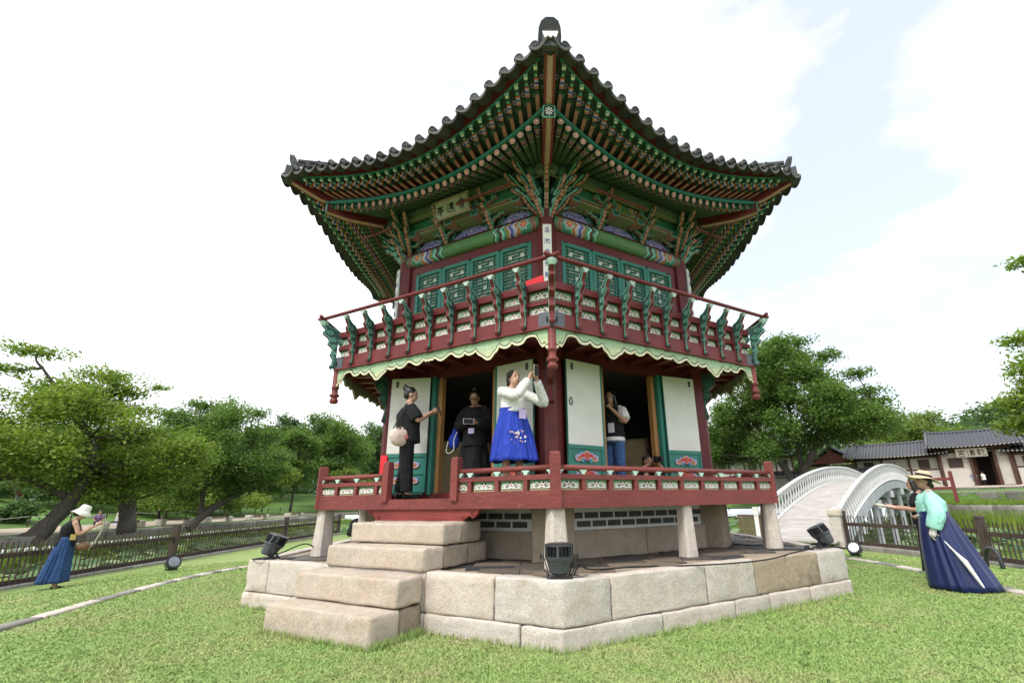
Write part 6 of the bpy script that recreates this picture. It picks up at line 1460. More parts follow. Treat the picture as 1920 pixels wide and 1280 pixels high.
def blob(name, shapes, voxel, mat, smooth=3, factor=.5):
    """closed tubes and ellipsoids fused into one continuous skin"""
    mb = MB()
    for s in shapes:
        if s[0] == 't': mb.tube(s[1], s[2], mat, s[3] if len(s) > 3 else 10, None, True, s[4] if len(s) > 4 else 1.0)
        else:
            c, r = Vector(s[1]), s[2]; Rm = s[3] if len(s) > 3 else I4
            prof = [(sin(pi * i / 10), -cos(pi * i / 10)) for i in range(11)]
            prof = [(max(a, .02), b) for a, b in prof]
            mb.lathe(prof, mat, 14, T(*c) @ Rm @ S3(*r))
    me = mb.mesh(name); o = bpy.data.objects.new('tmp', me); COL.objects.link(o)
    r = o.modifiers.new('r', 'REMESH'); r.mode = 'VOXEL'; r.voxel_size = voxel; r.use_smooth_shade = True
    if smooth: sm = o.modifiers.new('s', 'SMOOTH'); sm.factor = factor; sm.iterations = smooth
    dg = bpy.context.evaluated_depsgraph_get(); ev = o.evaluated_get(dg); out = bpy.data.meshes.new_from_object(ev)
    out.name = name; bpy.data.objects.remove(o); bpy.data.meshes.remove(me); out.materials.clear(); out.materials.append(mat)
    out.polygons.foreach_set('use_smooth', [True] * len(out.polygons)); return out
def hand_shapes(w, d, pn, curl=.8, side=1, k=1.0):
    """palm, four unequal bent fingers and a thumb from the side of the palm; d: direction, pn: palm normal"""
    w, d, pn = Vector(w), Vector(d).normalized(), Vector(pn); pn = (pn - d * pn.dot(d)).normalized(); sd = d.cross(pn) * side
    out = [('t', [w - d * .01, w + d * .03 * k, w + d * .075 * k], [.022 * k, .030 * k, .028 * k], 8, 1.0)]
    for i, ln in enumerate((.064, .074, .070, .055)):
        b = w + d * .07 * k + sd * (-.030 + .020 * i) * k; a1, a2 = curl * .7, curl * 1.5
        p1 = b + (d * cos(a1) + pn * sin(a1)) * ln * .5 * k; p2 = p1 + (d * cos(a2) + pn * sin(a2)) * ln * .5 * k
        out.append(('t', [b - d * .02, b, p1, p2], [.010 * k, .0098 * k, .009 * k, .0075 * k], 6))
    b = w + d * .022 * k - sd * .026 * k; p1 = b + (d * .7 - sd * .7 + pn * .25).normalized() * .032 * k; p2 = p1 + (d * .9 - sd * .15 + pn * .45).normalized() * .026 * k
    out.append(('t', [b + sd * .012, b, p1, p2], [.012 * k, .0115 * k, .010 * k, .008 * k], 6)); return out
def limb(P, R_, n=10): return ('t', bez(P, 4), list(np.interp(np.linspace(0, 1, 4 * (len(P) - 1) + 1), np.linspace(0, 1, len(P)), R_)), n)
STAND = dict(pel=(0, 0, .86), ch=(0, 0, 1.18), nk=(0, .01, 1.345), hd=(0, -.02, 1.48), sh=.165,
             Lk=(.09, -.01, .45), La=(.09, .02, .07), Rk=(-.09, -.01, .45), Ra=(-.09, .02, .07), Le=(.22, .03, 1.06), Lw=(.24, -.06, .83), Re=(-.22, .03, 1.06), Rw=(-.24, -.06, .83), Lh=None, Rh=None, yawh=0, tilt=0, curl=.7)
def person(label, loc, yaw, pose, sk=skin, hair=None, hairm=hairb, H=1.62, voxel=.011, garments=(), hat=None, face=True, group=None):
    p = dict(STAND); p.update(pose); k = H / 1.62; M = T(*loc) @ RZ(yaw) @ S3(k, k, k)
    root = tag(put(bpy.data.objects.new('person', None), None, M), label, 'person', group)
    pel, ch, nk, hd = (Vector(p[q]) for q in ('pel', 'ch', 'nk', 'hd')); ax = Vector((1, 0, 0)); shw = p['sh']
    Ls, Rs = nk + Vector((shw, 0, -.045)), nk + Vector((-shw, 0, -.045)); Lh_, Rh_ = pel + Vector((.085, 0, -.02)), pel + Vector((-.085, 0, -.02))
    p.update(Ls=Ls, Rs=Rs, LH=Lh_, RH=Rh_)
    S_ = [('e', pel, (.155, .11, .12)), ('t', [pel, pel.lerp(ch, .5), ch, nk - Vector((0, 0, .04))], [.135, .115, .13, .085], 12, 1.0), ('e', ch + Vector((0, -.01, .03)), (.145, .10, .13)), ('t', [nk - Vector((0, 0, .05)), nk, hd - Vector((0, 0, .05))], [.062, .050, .048], 10), ('t', [Ls, nk - Vector((0, 0, .02)), Rs], [.052, .06, .052], 10)]
    hm = Matrix.Rotation(p['yawh'], 4, 'Z') @ Matrix.Rotation(p['tilt'], 4, 'X')
    def hp(x, y, z): return hd + (hm @ Vector((x, y, z)))
    S_ += [('e', hp(0, .012, .025), (.073, .092, .092), hm), ('e', hp(0, -.022, -.035), (.054, .064, .070), hm), ('t', [hp(0, -.078, .015), hp(0, -.100, -.012), hp(0, -.088, -.022)], [.008, .013, .010], 6)]
    for s in (-1, 1): S_.append(('e', hp(s * .073, .012, -.005), (.010, .020, .028), hm))
    for a in 'LR':
        sh_, e, w_ = p[a + 's'], Vector(p[a + 'e']), Vector(p[a + 'w']); S_.append(limb([sh_, sh_.lerp(e, .5), e, e.lerp(w_, .45), w_], [.050, .043, .036, .035, .024]))
        hdv = p[a + 'h'] or ((w_ - e).normalized(), Vector((0, -1, 0)) if a == 'L' else Vector((0, -1, 0)))
        S_ += hand_shapes(w_, hdv[0], hdv[1], p['curl'], 1 if a == 'L' else -1)
        hp0, kn, an = p[a + 'H'], Vector(p[a + 'k']), Vector(p[a + 'a']); S_.append(limb([hp0, hp0.lerp(kn, .5), kn, kn.lerp(an, .4), an], [.085, .072, .052, .052, .034]))
        ft = Vector(p.get(a + 'f', (0, -1, 0))).normalized(); S_.append(('t', [an + Vector((0, 0, -.005)) - ft * .03, an + ft * .05 + Vector((0, 0, -.025)), an + ft * .14 + Vector((0, 0, -.05))], [.036, .036, .022], 8))
    put(bpy.data.objects.new('body', blob('body', S_, voxel, sk, 2)), root, M)
    if face:
        for s in (-1, 1):
            e_ = MB(); e_.lathe([(.001, -1), (.8, -.5), (1, 0), (.8, .5), (.001, 1)], eyem, 8, T(*hp(s * .031, -.079, .012)) @ hm @ RX(pi / 2) @ S3(.011, .006, .006)); e_.build('eye', root, M)
            e_ = MB(); e_.tube([hp(s * .018, -.084, .031), hp(s * .033, -.083, .036), hp(s * .048, -.073, .031)], .0032, hairm, 5); e_.build('eyebrow', root, M)
        e_ = MB(); e_.tube([hp(-.020, -.078, -.055), hp(-.007, -.086, -.0535), hp(.007, -.086, -.0535), hp(.020, -.078, -.055)], .0052, lipm, 6); e_.build('mouth', root, M)
    if hair:
        put(bpy.data.objects.new('hair', blob('hair', [((s[0], hp(*s[1]), s[2], hm) if s[0] == 'e' else ('t', [hp(*q) for q in s[1]], s[2], 8)) for s in hair], .012, hairm, 2)), root, M)
    for g in garments: g(root, M, p, hp, hm)
    return root
# --- hair styles (head-local)
CAP = [('e', (0, .028, .045), (.083, .092, .082)), ('e', (0, .06, .0), (.076, .058, .075))]
def H_bun(): return CAP + [('e', (0, .11, .09), (.045, .045, .045)), ('e', (0, .13, .13), (.02, .02, .025))]
def H_topbun(): return CAP + [('e', (0, .06, .14), (.04, .04, .04))]
def H_low(): return CAP + [('e', (0, .105, -.04), (.045, .04, .045)), ('t', [(-.06, -.055, .085), (-.078, -.02, .03), (-.076, .02, -.03)], [.016, .018, .012])]
def H_long(): return CAP + [('t', [(0, .07, .05), (0, .09, -.12), (0, .09, -.30)], [.075, .075, .05]), ('t', [(.065, -.01, .06), (.083, 0, -.08), (.075, .01, -.26)], [.03, .034, .018]), ('t', [(-.065, -.01, .06), (-.083, 0, -.08), (-.075, .01, -.26)], [.03, .034, .018])]
def H_short(): return [('e', (0, .02, .045), (.082, .092, .076)), ('e', (0, .05, -.005), (.076, .055, .06))]
# --- garments
def g_blob(name, fn, mat, voxel=.013, smooth=3):
    def go(root, M, p, hp, hm): put(bpy.data.objects.new(name, blob(name, fn(p), voxel, mat, smooth)), root, M)
    return go
def top(sl=1.0, fat=0, length=0, cuff=.006):
    """torso cover with sleeves; sl: 0 sleeveless, .5 short, 1 long"""
    def fn(p):
        pel, ch, nk = Vector(p['pel']), Vector(p['ch']), Vector(p['nk']); lo = pel + Vector((0, 0, -.02 - length))
        S_ = [('t', [lo, pel.lerp(ch, .5), ch, nk - Vector((0, 0, .055))], [.165 + fat, .142 + fat, .152 + fat, .105], 14, 1.0), ('e', ch + Vector((0, -.015, .02)), (.158 + fat, .120 + fat, .14)), ('t', [p['Ls'], nk - Vector((0, 0, .045)), p['Rs']], [.062, .068, .062], 10)]
        for a in 'LR':
            s, e, w_ = p[a + 's'], Vector(p[a + 'e']), Vector(p[a + 'w'])
            if sl == 0: continue
            if sl < 1: q = s.lerp(e, min(1, sl * 1.5)); S_.append(('t', [s, s.lerp(q, .6), q], [.066, .066 + fat, .064 + fat], 10))
            else: S_.append(limb([s, s.lerp(e, .5), e, e.lerp(w_, .5), e.lerp(w_, .93)], [.066, .062 + fat, .056 + fat * 1.4, .05 + fat * 1.4, .034 + cuff + fat]))
        return S_
    return fn
def trousers(wide=0, L_=.93):
    def fn(p):
        pel = Vector(p['pel']); S_ = [('t', [pel + Vector((0, 0, .13)), pel, pel + Vector((0, 0, -.09))], [.140, .160, .150], 14)]
        for a in 'LR':
            h_, k_, n_ = p[a + 'H'], Vector(p[a + 'k']), Vector(p[a + 'a']); S_.append(limb([h_, h_.lerp(k_, .5), k_, k_.lerp(n_, .5), k_.lerp(n_, L_)], [.096, .086 + wide * .4, .068 + wide, .066 + wide, .062 + wide * 1.2]))
        return S_
    return fn
def shoes(mat):
    def go(root, M, p, hp, hm):
        for a in 'LR':
            an = Vector(p[a + 'a']); ft = Vector(p.get(a + 'f', (0, -1, 0))).normalized()
            put(bpy.data.objects.new('shoe', blob('shoe', [('t', [an + Vector((0, 0, -.02)) - ft * .045, an + ft * .04 + Vector((0, 0, -.03)), an + ft * .16 + Vector((0, 0, -.05))], [.045, .042, .028], 8)], .014, mat, 2)), root, M)
    return go
def skirt(name, mat, z0, z1, r0, r1, pleats=22, amp=.03, off=(0, 0), flare=1.0, ell=.8, power=1.0, ctr=(0, 0), belt=None, seed=1):
    """pleated skirt from the waist z0 to the hem z1; off: how far the hem trails"""
    def go(root, M, p, hp, hm):
        mb = MB(); nz_, na = 14, 132; vs = []; R = random.Random(seed); ph = [R.uniform(0, 6.3) for _ in range(5)]
        for j in range(nz_ + 1):
            t = j / nz_; z = z0 + (z1 - z0) * t; r_ = r0 + (r1 - r0) * t ** power
            for i in range(na):
                a = 2 * pi * i / na; f = amp * min(1, t * 2.2) * (sin(a * pleats + 1.6 * sin(a * 3 + ph[0]) + .8 * sin(a * 7 + ph[4]) + .5 * t) * (.55 + .45 * sin(a * 2 + ph[2])) + .8 * sin(a * (pleats // 3) + ph[1] + t) + .5 * sin(a * 4 + ph[2] + t * 2.5))
                x = (r_ + f) * cos(a); y = (r_ + f) * sin(a) * (ell + (1 - ell) * t)
                zz = z + (amp * .35 * sin(a * (pleats // 3) + ph[3]) if j == nz_ else 0)
                vs.append((ctr[0] + x + off[0] * t ** 1.4, ctr[1] + y + off[1] * t ** 1.4, zz))
        mb.add(vs, [(j * na + i, j * na + (i + 1) % na, (j + 1) * na + (i + 1) % na, (j + 1) * na + i) for j in range(nz_) for i in range(na)], mat)
        o = mb.build(name, root, M, True); sd = o.modifiers.new('t', 'SOLIDIFY'); sd.thickness = .006
        if belt: b = MB(); b.lathe([(r0 + .012, z0 - .02), (r0 + .014, z0 + .03)], belt, 24, T(ctr[0], ctr[1], 0) @ S3(1, ell, 1), False); b.build('waistband', root, M)
    return go
def brimhat(mat, brim=.19, droop=.06, crown=.105, band=None, lift=.075, tilt=0):
    def go(root, M, p, hp, hm):
        Mh = M @ T(*hp(0, .01, lift)) @ hm @ RX(tilt); b = MB(); n = 40; vs = []
        prof = [(.02, crown), (.06, crown * .97), (.085, crown * .75), (.094, .012), (.105, .0), (brim * .75, -droop * .45), (brim, -droop)]
        for r_, z_ in prof:
            for i in range(n): a = 2 * pi * i / n; w_ = .018 * sin(3 * a + 1) * max(0, (r_ - .1) / .1); vs.append((r_ * cos(a), r_ * sin(a) * 1.08, z_ + w_))
        b.add(vs, [(j * n + i, (j + 1) * n + i, (j + 1) * n + (i + 1) % n, j * n + (i + 1) % n) for j in range(len(prof) - 1) for i in range(n)] + [tuple(range(n))], mat); o = b.build('hat', root, Mh, True); sd = o.modifiers.new('t', 'SOLIDIFY'); sd.thickness = .005
        if band: c = MB(); c.lathe([(.100, .012), (.097, .045)], band, 24, S3(1, 1.08, 1), False); c.build('hat_band', root, Mh)
    return go
def held(root, name, label, cat, mb, M, smooth=False): return tag(mb.build(name, None, M, smooth), label, cat)
blk = cloth('black_cloth', (.008, .008, .0095), .3); blk2 = cloth('black_linen', (.011, .011, .0125), .3)
wht = cloth('white_cloth', (.72, .71, .70), .05); rblue = cloth('royal_blue_cloth', (.018, .045, .36), .2, .7); navy = paint('navy_satin', (.011, .019, .085), .38, .15, 4, 0, .2, 14, spec=.4); mintc = cloth('mint_silk', (.36, .74, .66), .06, .5)
denim = cloth('blue_denim', (.055, .115, .26), .3); wblue = cloth('medium_blue_cotton', (.024, .060, .165), .2); straw = paint('straw', (.60, .47, .30), .8, .12, 40); whitehat = cloth('white_hat_cotton', (.76, .74, .68), .05)
def Pf(d, s, ap, z): v = F(d) @ Vector((s, -ap, z)); return (v.x, v.y, v.z)
def phone(M, w_=.075, h_=.155, m=fmetal, name='smartphone', label='', cam_=True):
    b = MB(); b.box((0, 0, 0), (w_, .010, h_), m); b.box((0, -.0055, 0), (w_ * .9, .001, h_ * .93), black)
    if cam_: b.box((w_ * .2, .0065, h_ * .34), (w_ * .4, .004, h_ * .2), black)
    return tag(b.build(name, None, M), label, 'phone')
# woman in the white blouse and blue skirt, taking a picture over the railing
ZD = 1.332
lc, yc = Pf(-120, 1.27, 3.22, ZD), radians(28)
pc_ = person('woman in white blouse and bright blue skirt holding up a phone on the deck', lc, yc,
    dict(hd=(.005, -.025, 1.475), yawh=radians(8), tilt=radians(-6), Re=(-.10, -.30, 1.20), Rw=(.07, -.33, 1.42), Le=(.36, -.18, 1.16), Lw=(.19, -.30, 1.43), Rh=((.35, -.1, .9), (.8, -.4, .2)), Lh=((-.35, -.1, .9), (-.8, -.4, .1)), curl=1.0, La=(.10, .02, .07), Ra=(-.08, .0, .07)),
    skin, H_low(), hairb, 1.66, .010, [g_blob('blouse', top(1.0, .008, -.205, .008), wht), skirt('skirt', rblue, 1.05, .42, .166, .275, 26, .020, (.02, 0), belt=rblue, seed=4), shoes(paint('pale_sandal', (.5, .35, .28)))])
Mp = T(*lc) @ RZ(yc) @ T(.135, -.40, 1.55) @ RZ(radians(18)); phone(Mp, .078, .155, paint('gold_phone', (.45, .38, .24), .4), label='gold phone held up by the woman in the blue skirt')
b = MB(); b.box((0, 0, 0), (.10, .004, .125), paint('lilac_card', (.50, .40, .66), .6)); tag(b.build('badge', None, T(*lc) @ RZ(yc) @ T(.05, -.185, 1.02)), 'lilac badge on the blue skirt waistband', 'badge')
b = MB()
for k in range(26):
    a = random.uniform(-.6, .35); z = random.uniform(.60, .78); rr_ = .17 + (.90 - z) * .15; r_ = random.uniform(.006, .016)
    b.lathe([(r_, 0), (r_ * .6, .004)], random.choice((salmonlt, white, pink)), 6, T((rr_ + .03) * sin(a), -(rr_ + .055) * cos(a), z) @ RX(pi / 2))
b.build('embroidery', pc_, T(*lc) @ RZ(yc) @ S3(1.02, 1.02, 1.02))
# woman in black with a pale bag, left of the deck opening
la_, ya = Pf(-120, -.56, 3.22, ZD), radians(112)
person('woman in black with hair bun and pale pink bag filming at the deck opening', la_, ya,
    dict(yawh=radians(-8), tilt=radians(10), Re=(-.23, -.10, 1.08), Rw=(-.08, -.33, 1.24), Le=(.22, -.08, 1.08), Lw=(.05, -.34, 1.24), Rh=((.3, -.9, .3), (1, 0, .3)), Lh=((-.3, -.9, .3), (-1, 0, .3)), curl=1.0, La=(.10, .04, .07), Ra=(-.09, -.03, .07)),
    skin, H_bun(), hairb, 1.645, .010, [g_blob('shirt', top(.62, .028, .06), blk2), g_blob('trousers', trousers(.022), blk), shoes(blk)])
phone(T(*la_) @ RZ(ya) @ T(-.01, -.45, 1.30) @ RX(radians(-25)), label='dark phone in the hands of the woman with the pale bag')
b = blob('shoulder_bag', [('e', (0, 0, 0), (.17, .085, .13)), ('e', (0, 0, -.05), (.15, .08, .10))], .014, cloth('pale_pink_canvas', (.68, .52, .47), .05), 3); Mbg = T(*la_) @ RZ(ya) @ T(-.16, .13, .87) @ RZ(radians(-60)); bo = tag(put(bpy.data.objects.new('shoulder_bag', b), None, Mbg), 'pale pink shoulder bag with black handle on the woman in black', 'bag')
b = MB(); b.tube([(-.10 + .2 * i / 10, -.05, .10 + .05 * sin(pi * i / 10) - .07 * sin(pi * i / 10) ** 4) for i in range(11)], .010, black, 6); b.build('handle', bo, Mbg); b = MB(); b.tube(bez([(-.13, 0, .06), (-.02, -.0, .28), (.09, -.06, .46)], 5), .008, black, 6); b.build('strap', bo, Mbg)
b = MB(); b.lathe([(.028, 0), (.028, .008)], paint('coral_charm', (.7, .16, .14)), 10, T(.05, -.09, -.02) @ RX(pi / 2)); b.build('charm', bo, Mbg)
# woman in black dress reading her phone in the doorway
lb_p, yb = Pf(-120, .12, 2.48, 1.33), radians(-12)
person('woman in long black dress and glasses looking at a phone in the left doorway', lb_p, yb,
    dict(hd=(0, -.06, 1.455), tilt=radians(24), yawh=radians(8), Re=(-.23, -.04, 1.06), Rw=(-.07, -.24, 1.06), Le=(.23, -.04, 1.06), Lw=(.09, -.24, 1.06), Rh=((.5, -.7, .1), (.6, .2, .5)), Lh=((-.5, -.7, .1), (-.6, .2, .5)), curl=1.0),
    skin2, H_topbun(), hairb, 1.66, .011, [g_blob('jacket', top(1.0, .026, .10), blk2), skirt('dress', blk, .98, .10, .15, .25, 12, .018, (0, 0), seed=2), shoes(blk)])
phone(T(*lb_p) @ RZ(yb) @ T(.01, -.345, 1.095) @ RY(pi / 2) @ RX(radians(-30)), .08, .16, paint('silver_phone', (.55, .56, .58), .35), label='silver phone held flat by the woman in the doorway')
b = MB()
for s in (-1, 1): b.tube([(s * .035 + .026 * cos(t), 0, .024 * sin(t)) for t in np.linspace(0, 2 * pi, 13)], .003, black, 5)
b.tube([(-.01, 0, 0), (.01, 0, 0)], .003, black, 5); tag(b.build('glasses', None, T(*lb_p) @ RZ(yb) @ T(.014, -.158, 1.472) @ RZ(radians(8)) @ RX(radians(24))), 'round dark glasses on the woman in the doorway', 'glasses')
b = MB(); b.box((0, 0, 0), (.09, .004, .08), paint('lilac_card', (.50, .40, .66), .6)); tag(b.build('badge', None, T(*lb_p) @ RZ(yb) @ T(.02, -.24, .97)), 'lilac badge on the black dress in the doorway', 'badge')
Mbb = T(*lb_p) @ RZ(yb) @ T(-.33, -.02, .90); bo = tag(put(bpy.data.objects.new('drawstring_bag', blob('drawstring_bag', [('e', (0, 0, -.05), (.09, .08, .13)), ('e', (.02, 0, .07), (.06, .05, .10))], .014, rblue, 2)), None, Mbb), 'bright blue drawstring bag hanging from the woman in the doorway', 'bag')
b = MB(); b.ribbon(bez([(.05, .0, .14), (.12, .0, .32), (.20, .02, .48)], 5), .05, (-.004, 0, 0), rblue); b.build('strap', bo, Mbb)
b = MB(); b.tube(bez([(-.06, -.08, -.06), (-.08, -.10, -.20), (-.02, -.12, -.24), (.05, -.12, -.18), (.04, -.11, -.05), (.09, -.11, .08)], 5), .006, white, 5); b.build('cord', bo, Mbb)
# photographer in jeans in the right doorway
ld, yd = Pf(-60, -.10, 2.25, 1.33), radians(-28)
person('photographer with long dark hair, white tee, black vest and jeans in the right doorway', ld, yd,
    dict(hd=(0, -.05, 1.47), tilt=radians(6), Re=(-.20, -.16, 1.12), Rw=(-.06, -.26, 1.30), Le=(.24, -.10, 1.08), Lw=(.07, -.26, 1.28), Rh=((.3, -.5, .8), (.7, .3, .2)), Lh=((-.4, -.5, .7), (-.7, .3, .2)), curl=1.1),
    skin2, H_long(), hairb, 1.68, .011, [g_blob('tee', top(.55, .02, .04), wht), g_blob('vest', top(0, .027, -.02), blk), g_blob('jeans', trousers(.012), denim), shoes(wht)])
b = MB(); b.box((0, 0, 0), (.13, .06, .09), black); b.lathe([(.04, 0), (.036, .09)], black, 14, RX(pi / 2)); b.box((0, .0, .055), (.05, .05, .03), black); tag(b.build('camera', None, T(*ld) @ RZ(yd) @ T(0, -.34, 1.42)), 'black camera raised by the photographer in jeans', 'camera')
b = MB(); b.box((0, 0, 0), (.10, .004, .15), paint('white_lilac_card', (.66, .62, .72), .6)); tag(b.build('badge', None, T(*ld) @ RZ(yd) @ T(.04, -.19, 1.03)), 'white and lilac badge on the photographer in jeans', 'badge')
# second photographer crouching inside the right door
le_, ye_ = Pf(-60, .46, 2.35, 1.325), radians(10)
CR = dict(pel=(0, .14, .15), ch=(0, .06, .36), nk=(0, -.04, .49), hd=(0, -.09, .605), Lk=(.13, -.28, .38), La=(.10, -.05, .07), Rk=(-.13, -.28, .38), Ra=(-.10, -.05, .07))
person('crouching photographer with short hair behind the right railing', le_, ye_, dict(CR, Le=(.26, -.25, .42), Lw=(.10, -.32, .55), Re=(-.26, -.22, .42), Rw=(-.08, -.30, .55), Lh=((-.5, -.3, .8), (-1, 0, 0)), Rh=((.5, -.3, .8), (1, 0, 0)), yawh=radians(25)), skin2, H_short(), hairbr, 1.42, .012, [g_blob('shirt', top(.6, .02, 0), cloth('dark_red_cloth', (.08, .02, .02))), g_blob('trousers', trousers(.015), blk), shoes(blk)])
b = MB(); b.box((0, 0, 0), (.13, .06, .09), black); b.lathe([(.038, 0), (.034, .10)], black, 14, RX(pi / 2)); tag(b.build('camera', None, T(*le_) @ RZ(ye_) @ T(.05, -.36, .55) @ RZ(.4)), 'black camera of the crouching photographer', 'camera')
# visitor half hidden behind the woman in the doorway
l2, y2 = Pf(-120, .34, 1.95, 1.33), radians(-30)
person('visitor in brown top and jeans half hidden behind the woman in the doorway', l2, y2, {}, skin2, H_short(), hairb, 1.58, .014, [g_blob('top', top(.5, .02, .03), cloth('brown_top', (.10, .05, .04))), g_blob('jeans', trousers(.015), denim), shoes(blk)], face=False)
# person crouching under the deck
lf_p, yf = (-4.05, 1.55, .575), radians(150)
person('person in black crouching on the platform seen below the deck beam', lf_p, yf, dict(CR, Le=(.24, -.2, .36), Lw=(.12, -.36, .36), Re=(-.24, -.2, .36), Rw=(-.12, -.36, .36)), skin, H_short(), hairb, 1.3, .014, [g_blob('jacket', top(1.0, .03, .05), blk), g_blob('trousers', trousers(.02, .8), blk2), shoes(paint('pale_sandal', (.5, .35, .28)))], face=False)
# woman in hanbok on the right
lg, yg = (5.82, -2.12, 0), radians(231)
pg_ = person('woman in mint and navy hanbok with straw hat walking on the right lawn', lg, yg,
    dict(hd=(0, -.03, 1.475), tilt=radians(-12), yawh=radians(22), Le=(.27, .04, 1.02), Lw=(.26, -.04, .80), Lh=((0, -.15, -1), (-1, 0, 0)), Re=(-.24, -.02, 1.06), Rw=(-.20, -.18, .98), curl=1.3),
    skin, H_low(), hairb, 1.63, .010, [g_blob('jacket', top(1.0, .040, -.14, .020), mintc, .014, 4), skirt('skirt', navy, 1.10, .015, .165, .41, 15, .022, (.0, .14), ell=.95, power=.9, seed=8), brimhat(straw, .20, .035, .10, black, .070, radians(-4))])
Mg = T(*lg) @ RZ(yg)
b = MB(); b.tube([(.262, -.03, .83), (.26, -.045, .80), (.26, -.06, .745), (.26, -.07, .70)], [.040, .044, .046, .030], wht, 10); b.build('glove', pg_, Mg, True)
b = MB(); b.tube(bez([(.27, -.05, .66), (.275, -.10, .74), (.27, -.06, .78), (.265, .02, .70)], 5), .008, paint('umbrella_cane', (.55, .48, .36)), 6); ub = tag(b.build('umbrella', None, Mg @ T(0, 0, 0)), 'closed white umbrella hanging beside the navy skirt', 'umbrella')
b = MB(); b.tube([(.27, .02, .70), (.36, .13, .53), (.41, .22, .40), (.45, .33, .13), (.46, .35, .09)], [.007, .012, .034, .016, .006], wht, 10); b.build('folded_canopy', ub, Mg)
b = MB(); b.tube(bez([(-.08, -.03, 1.38), (-.10, -.155, 1.22), (-.06, -.18, 1.06)], 5), .006, black, 5); b.tube(bez([(.08, -.03, 1.38), (.06, -.165, 1.22), (-.05, -.18, 1.06)], 5), .006, black, 5); tag(b.build('lanyard', None, Mg), 'black lanyard over the mint jacket', 'lanyard')
# woman behind her with a pad
lh, yh = (6.27, -1.37, 0), radians(228)
person('dark-haired woman in black holding a notepad behind the hanbok woman', lh, yh,
    dict(hd=(0, -.05, 1.46), tilt=radians(8), Le=(.22, -.06, 1.06), Lw=(.10, -.36, 1.08), Re=(-.23, -.08, 1.05), Rw=(-.10, -.40, 1.10), Lh=((-.2, -1, .1), (0, 0, 1)), Rh=((.1, -1, .3), (0, 0, 1)), curl=.5),
    skin, H_long(), hairb, 1.63, .011, [g_blob('top', top(.5, .02, .03), blk), skirt('skirt', blk2, 1.0, .12, .145, .20, 14, .012, seed=3), shoes(blk)])
b = MB(); b.box((0, 0, 0), (.22, .30, .018), paint('notepad_cover', (.50, .44, .30), .6)); b.box((0, 0, .012), (.20, .28, .008), white); tag(b.build('notepad', None, T(*lh) @ RZ(yh) @ T(0, -.50, 1.12) @ RX(radians(-12))), 'cream notepad carried by the dark-haired woman', 'notepad')
# woman in the sun hat on the left
lw, yw = (-9.75, 1.05, -.265), radians(128)
person('woman in white sun hat, black sleeveless top and blue skirt by the left fence', lw, yw,
    dict(pel=(0, .03, .86), ch=(0, .0, 1.17), nk=(0, -.05, 1.325), hd=(0, -.12, 1.445), tilt=radians(22), Le=(.20, -.18, 1.06), Lw=(.05, -.40, 1.22), Re=(-.21, -.16, 1.05), Rw=(-.04, -.40, 1.22), Lh=((-.3, -.8, .4), (-1, 0, .2)), Rh=((.3, -.8, .4), (1, 0, .2)), curl=1.1),
    skin, H_low(), hairb, 1.61, .011, [g_blob('top', top(0, .006, .02), blk), skirt('skirt', wblue, 1.0, .15, .15, .25, 18, .014, (0, .05), ctr=(0, .02), seed=6), shoes(blk), brimhat(whitehat, .175, .085, .115, None, .062)])
Mw = T(*lw) @ RZ(yw)
phone(Mw @ T(.0, -.52, 1.28) @ RX(radians(-20)), .08, .155, paint('white_phone', (.62, .62, .60), .4), label='white phone held by the woman in the sun hat')
b = MB(); b.tube(bez([(.03, -.50, 1.22), (.0, -.44, .95), (-.01, -.36, .76), (.02, -.36, .74), (.02, -.46, .95), (.04, -.51, 1.22)], 6), .007, cloth('pale_strap', (.6, .56, .46)), 5); tag(b.build('phone_strap', None, Mw), 'long pale strap hanging from the white phone', 'strap')
b = MB(); b.box((0, 0, 0), (.004, .09, .11), paint('yellow_card', (.62, .46, .16), .6)); b.box((0.001, 0, 0), (.004, .05, .02), black); tag(b.build('badge', None, Mw @ T(-.175, -.08, .99) @ RZ(.3)), 'yellow badge at the waist of the woman in the sun hat', 'badge')
tag(put(bpy.data.objects.new('handbag', blob('handbag', [('e', (0, 0, 0), (.07, .12, .08))], .014, paint('tan_leather', (.20, .105, .06), .5), 2)), None, Mw @ T(-.05, -.26, .80)), 'small tan handbag in front of the blue cotton skirt', 'bag')
# ---- far people: simple clothing, same build
def far(label, u, v, d, yaw, topm, botm, hm_=hairb, pose=None, H=1.65, sl=.6, skirt_=False):
    p = atp(u, v, d); person(label, (p.x, p.y, p.z), yaw, pose or dict(La=(.1, .12, .07), Ra=(-.1, -.12, .07)), skin, H_short(), hm_, H, .028, [g_blob('top', top(sl, .02, .03), topm, .022, 2), (skirt('skirt', botm, 1.0, .2, .16, .28, 10, .015) if skirt_ else g_blob('trousers', trousers(.015), botm, .022, 2))], face=False, group='visitors across the pond')
SIT = dict(pel=(0, .1, .44), ch=(0, .06, .74), nk=(0, .02, .90), hd=(0, -.02, 1.04), Lk=(.13, -.32, .46), La=(.12, -.30, .07), Rk=(-.13, -.32, .46), Ra=(-.12, -.30, .07), Le=(.24, -.05, .64), Lw=(.12, -.28, .52), Re=(-.24, -.05, .64), Rw=(-.12, -.28, .52))
far('seated man in purple shirt on the stone edging', 180, 993, 42.5, radians(40), cloth('purple_shirt', (.22, .14, .26)), cloth('dark_grey_trousers', (.04, .04, .05)), pose=SIT)
far('child in pale dress standing beside the stroller', 217, 993, 42.5, radians(120), cloth('pale_pink_cloth', (.62, .50, .48)), cloth('pale_lilac_cloth', (.50, .48, .56)), H=1.36, skirt_=True)
far('grey-haired woman in black bending by the pale stone bench', 300, 985, 46, radians(200), blk, blk2, hairg, dict(CR), 1.7)
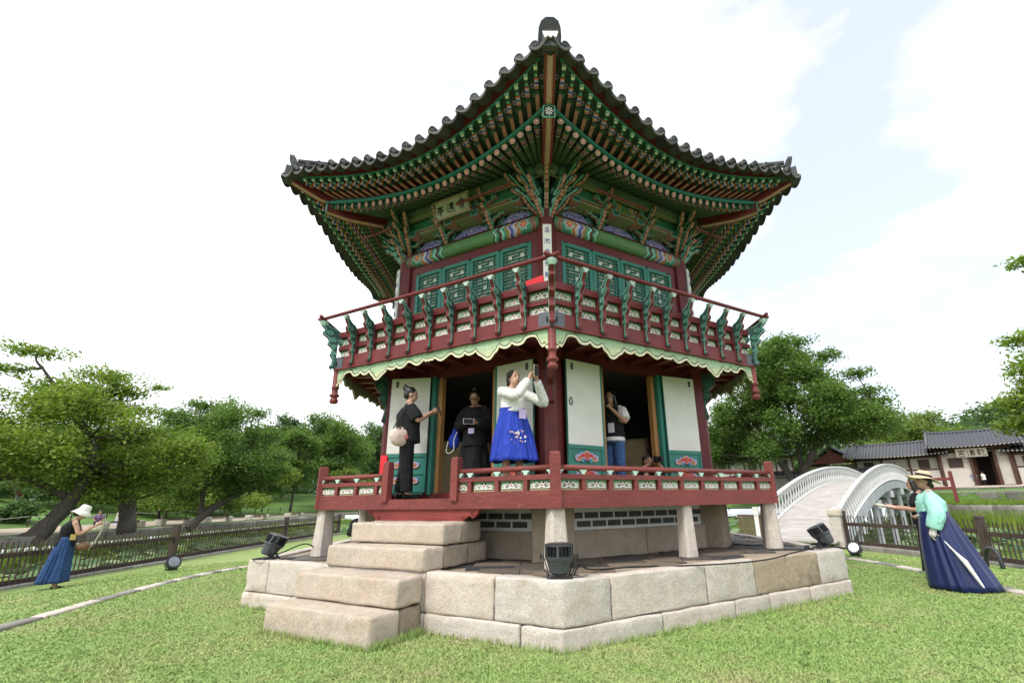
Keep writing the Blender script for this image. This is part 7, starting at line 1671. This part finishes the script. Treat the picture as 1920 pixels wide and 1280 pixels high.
far('walker in red clothes under the left trees', 212, 937, 72, radians(90), cloth('red_cloth', (.34, .03, .03)), cloth('red_cloth', (.34, .03, .03)), skirt_=True)
far('walker in black beside the red parasol', 45, 947, 62, radians(60), blk, blk2)
far('walker in pale blue beside the red parasol', 62, 947, 62, radians(60), cloth('pale_blue_cloth', (.45, .52, .62)), cloth('grey_cloth', (.2, .2, .22)))
far('walker in pink following the red parasol', 76, 947, 61, radians(60), cloth('salmon_cloth', (.55, .27, .24)), blk2)
far('walker in red holding a parasol at the left edge', 30, 947, 62, radians(60), cloth('red_cloth', (.34, .03, .03)), cloth('grey_cloth', (.2, .2, .22)), pose=dict(Le=(.24, -.1, 1.12), Lw=(.14, -.28, 1.2)))
p = atp(33, 947, 62); b = MB(); b.tube([(0, 0, 1.1), (0, 0, 2.0)], .015, fmetal, 6); pr = tag(b.build('parasol', None, T(p.x + .25, p.y, p.z)), 'red parasol held above walkers under the left trees', 'parasol'); b = MB(); b.lathe([(.62, 1.68), (.4, 1.9), (.05, 2.02)], cloth('red_cloth', (.34, .03, .03)), 12, None, False); b.build('canopy', pr, T(p.x + .25, p.y, p.z))
far('walker in white shirt on the far path left of the pavilion', 606, 942, 80, radians(0), wht, blk)
far('walker in blue shirt at the gatehouse step', 1832, 916, 63, radians(150), cloth('slate_blue_cloth', (.20, .24, .36)), cloth('grey_cloth', (.2, .2, .22)))
far('walker in white shirt beside the gatehouse door', 1850, 916, 63, radians(200), wht, blk)
# stroller
sp_ = atp(238, 994, 42); Mst = T(sp_.x, sp_.y, sp_.z) @ RZ(radians(35)); so_ = tag(put(bpy.data.objects.new('stroller', None), None, Mst), 'black folding baby stroller beside the child on the path', 'stroller')
for x, y in ((-.25, -.35), (.25, -.35), (-.25, .35), (.25, .35)): b = MB(); b.tube([(x + .03 * s, y, .1) for s in (-1, 1)], .10, black, 12); b.build('wheel', so_, Mst)
for s in (-1, 1): b = MB(); b.tube([(s * .25, -.35, .12), (s * .24, .05, .55), (s * .22, .42, 1.0)], .018, fmetal, 6); b.tube([(s * .25, .35, .12), (s * .24, -.1, .6)], .018, fmetal, 6); b.build('frame_tube', so_, Mst)
b = MB(); b.tube([(-.22, .42, 1.0), (.22, .42, 1.0)], .022, fmetal, 6); b.build('handle', so_, Mst)
put(bpy.data.objects.new('seat', blob('seat', [('t', [(0, -.25, .42), (0, .0, .40), (0, .18, .62), (0, .24, .9)], [.12, .15, .15, .10], 10, 1.4)], .03, blk, 2)), so_, Mst)
b = MB(); b.lathe([(.30, 0), (.27, .14), (.16, .25), (.02, .29)], blk2, 12, T(0, .08, .72) @ RX(radians(15)), False); b.build('hood', so_, Mst)
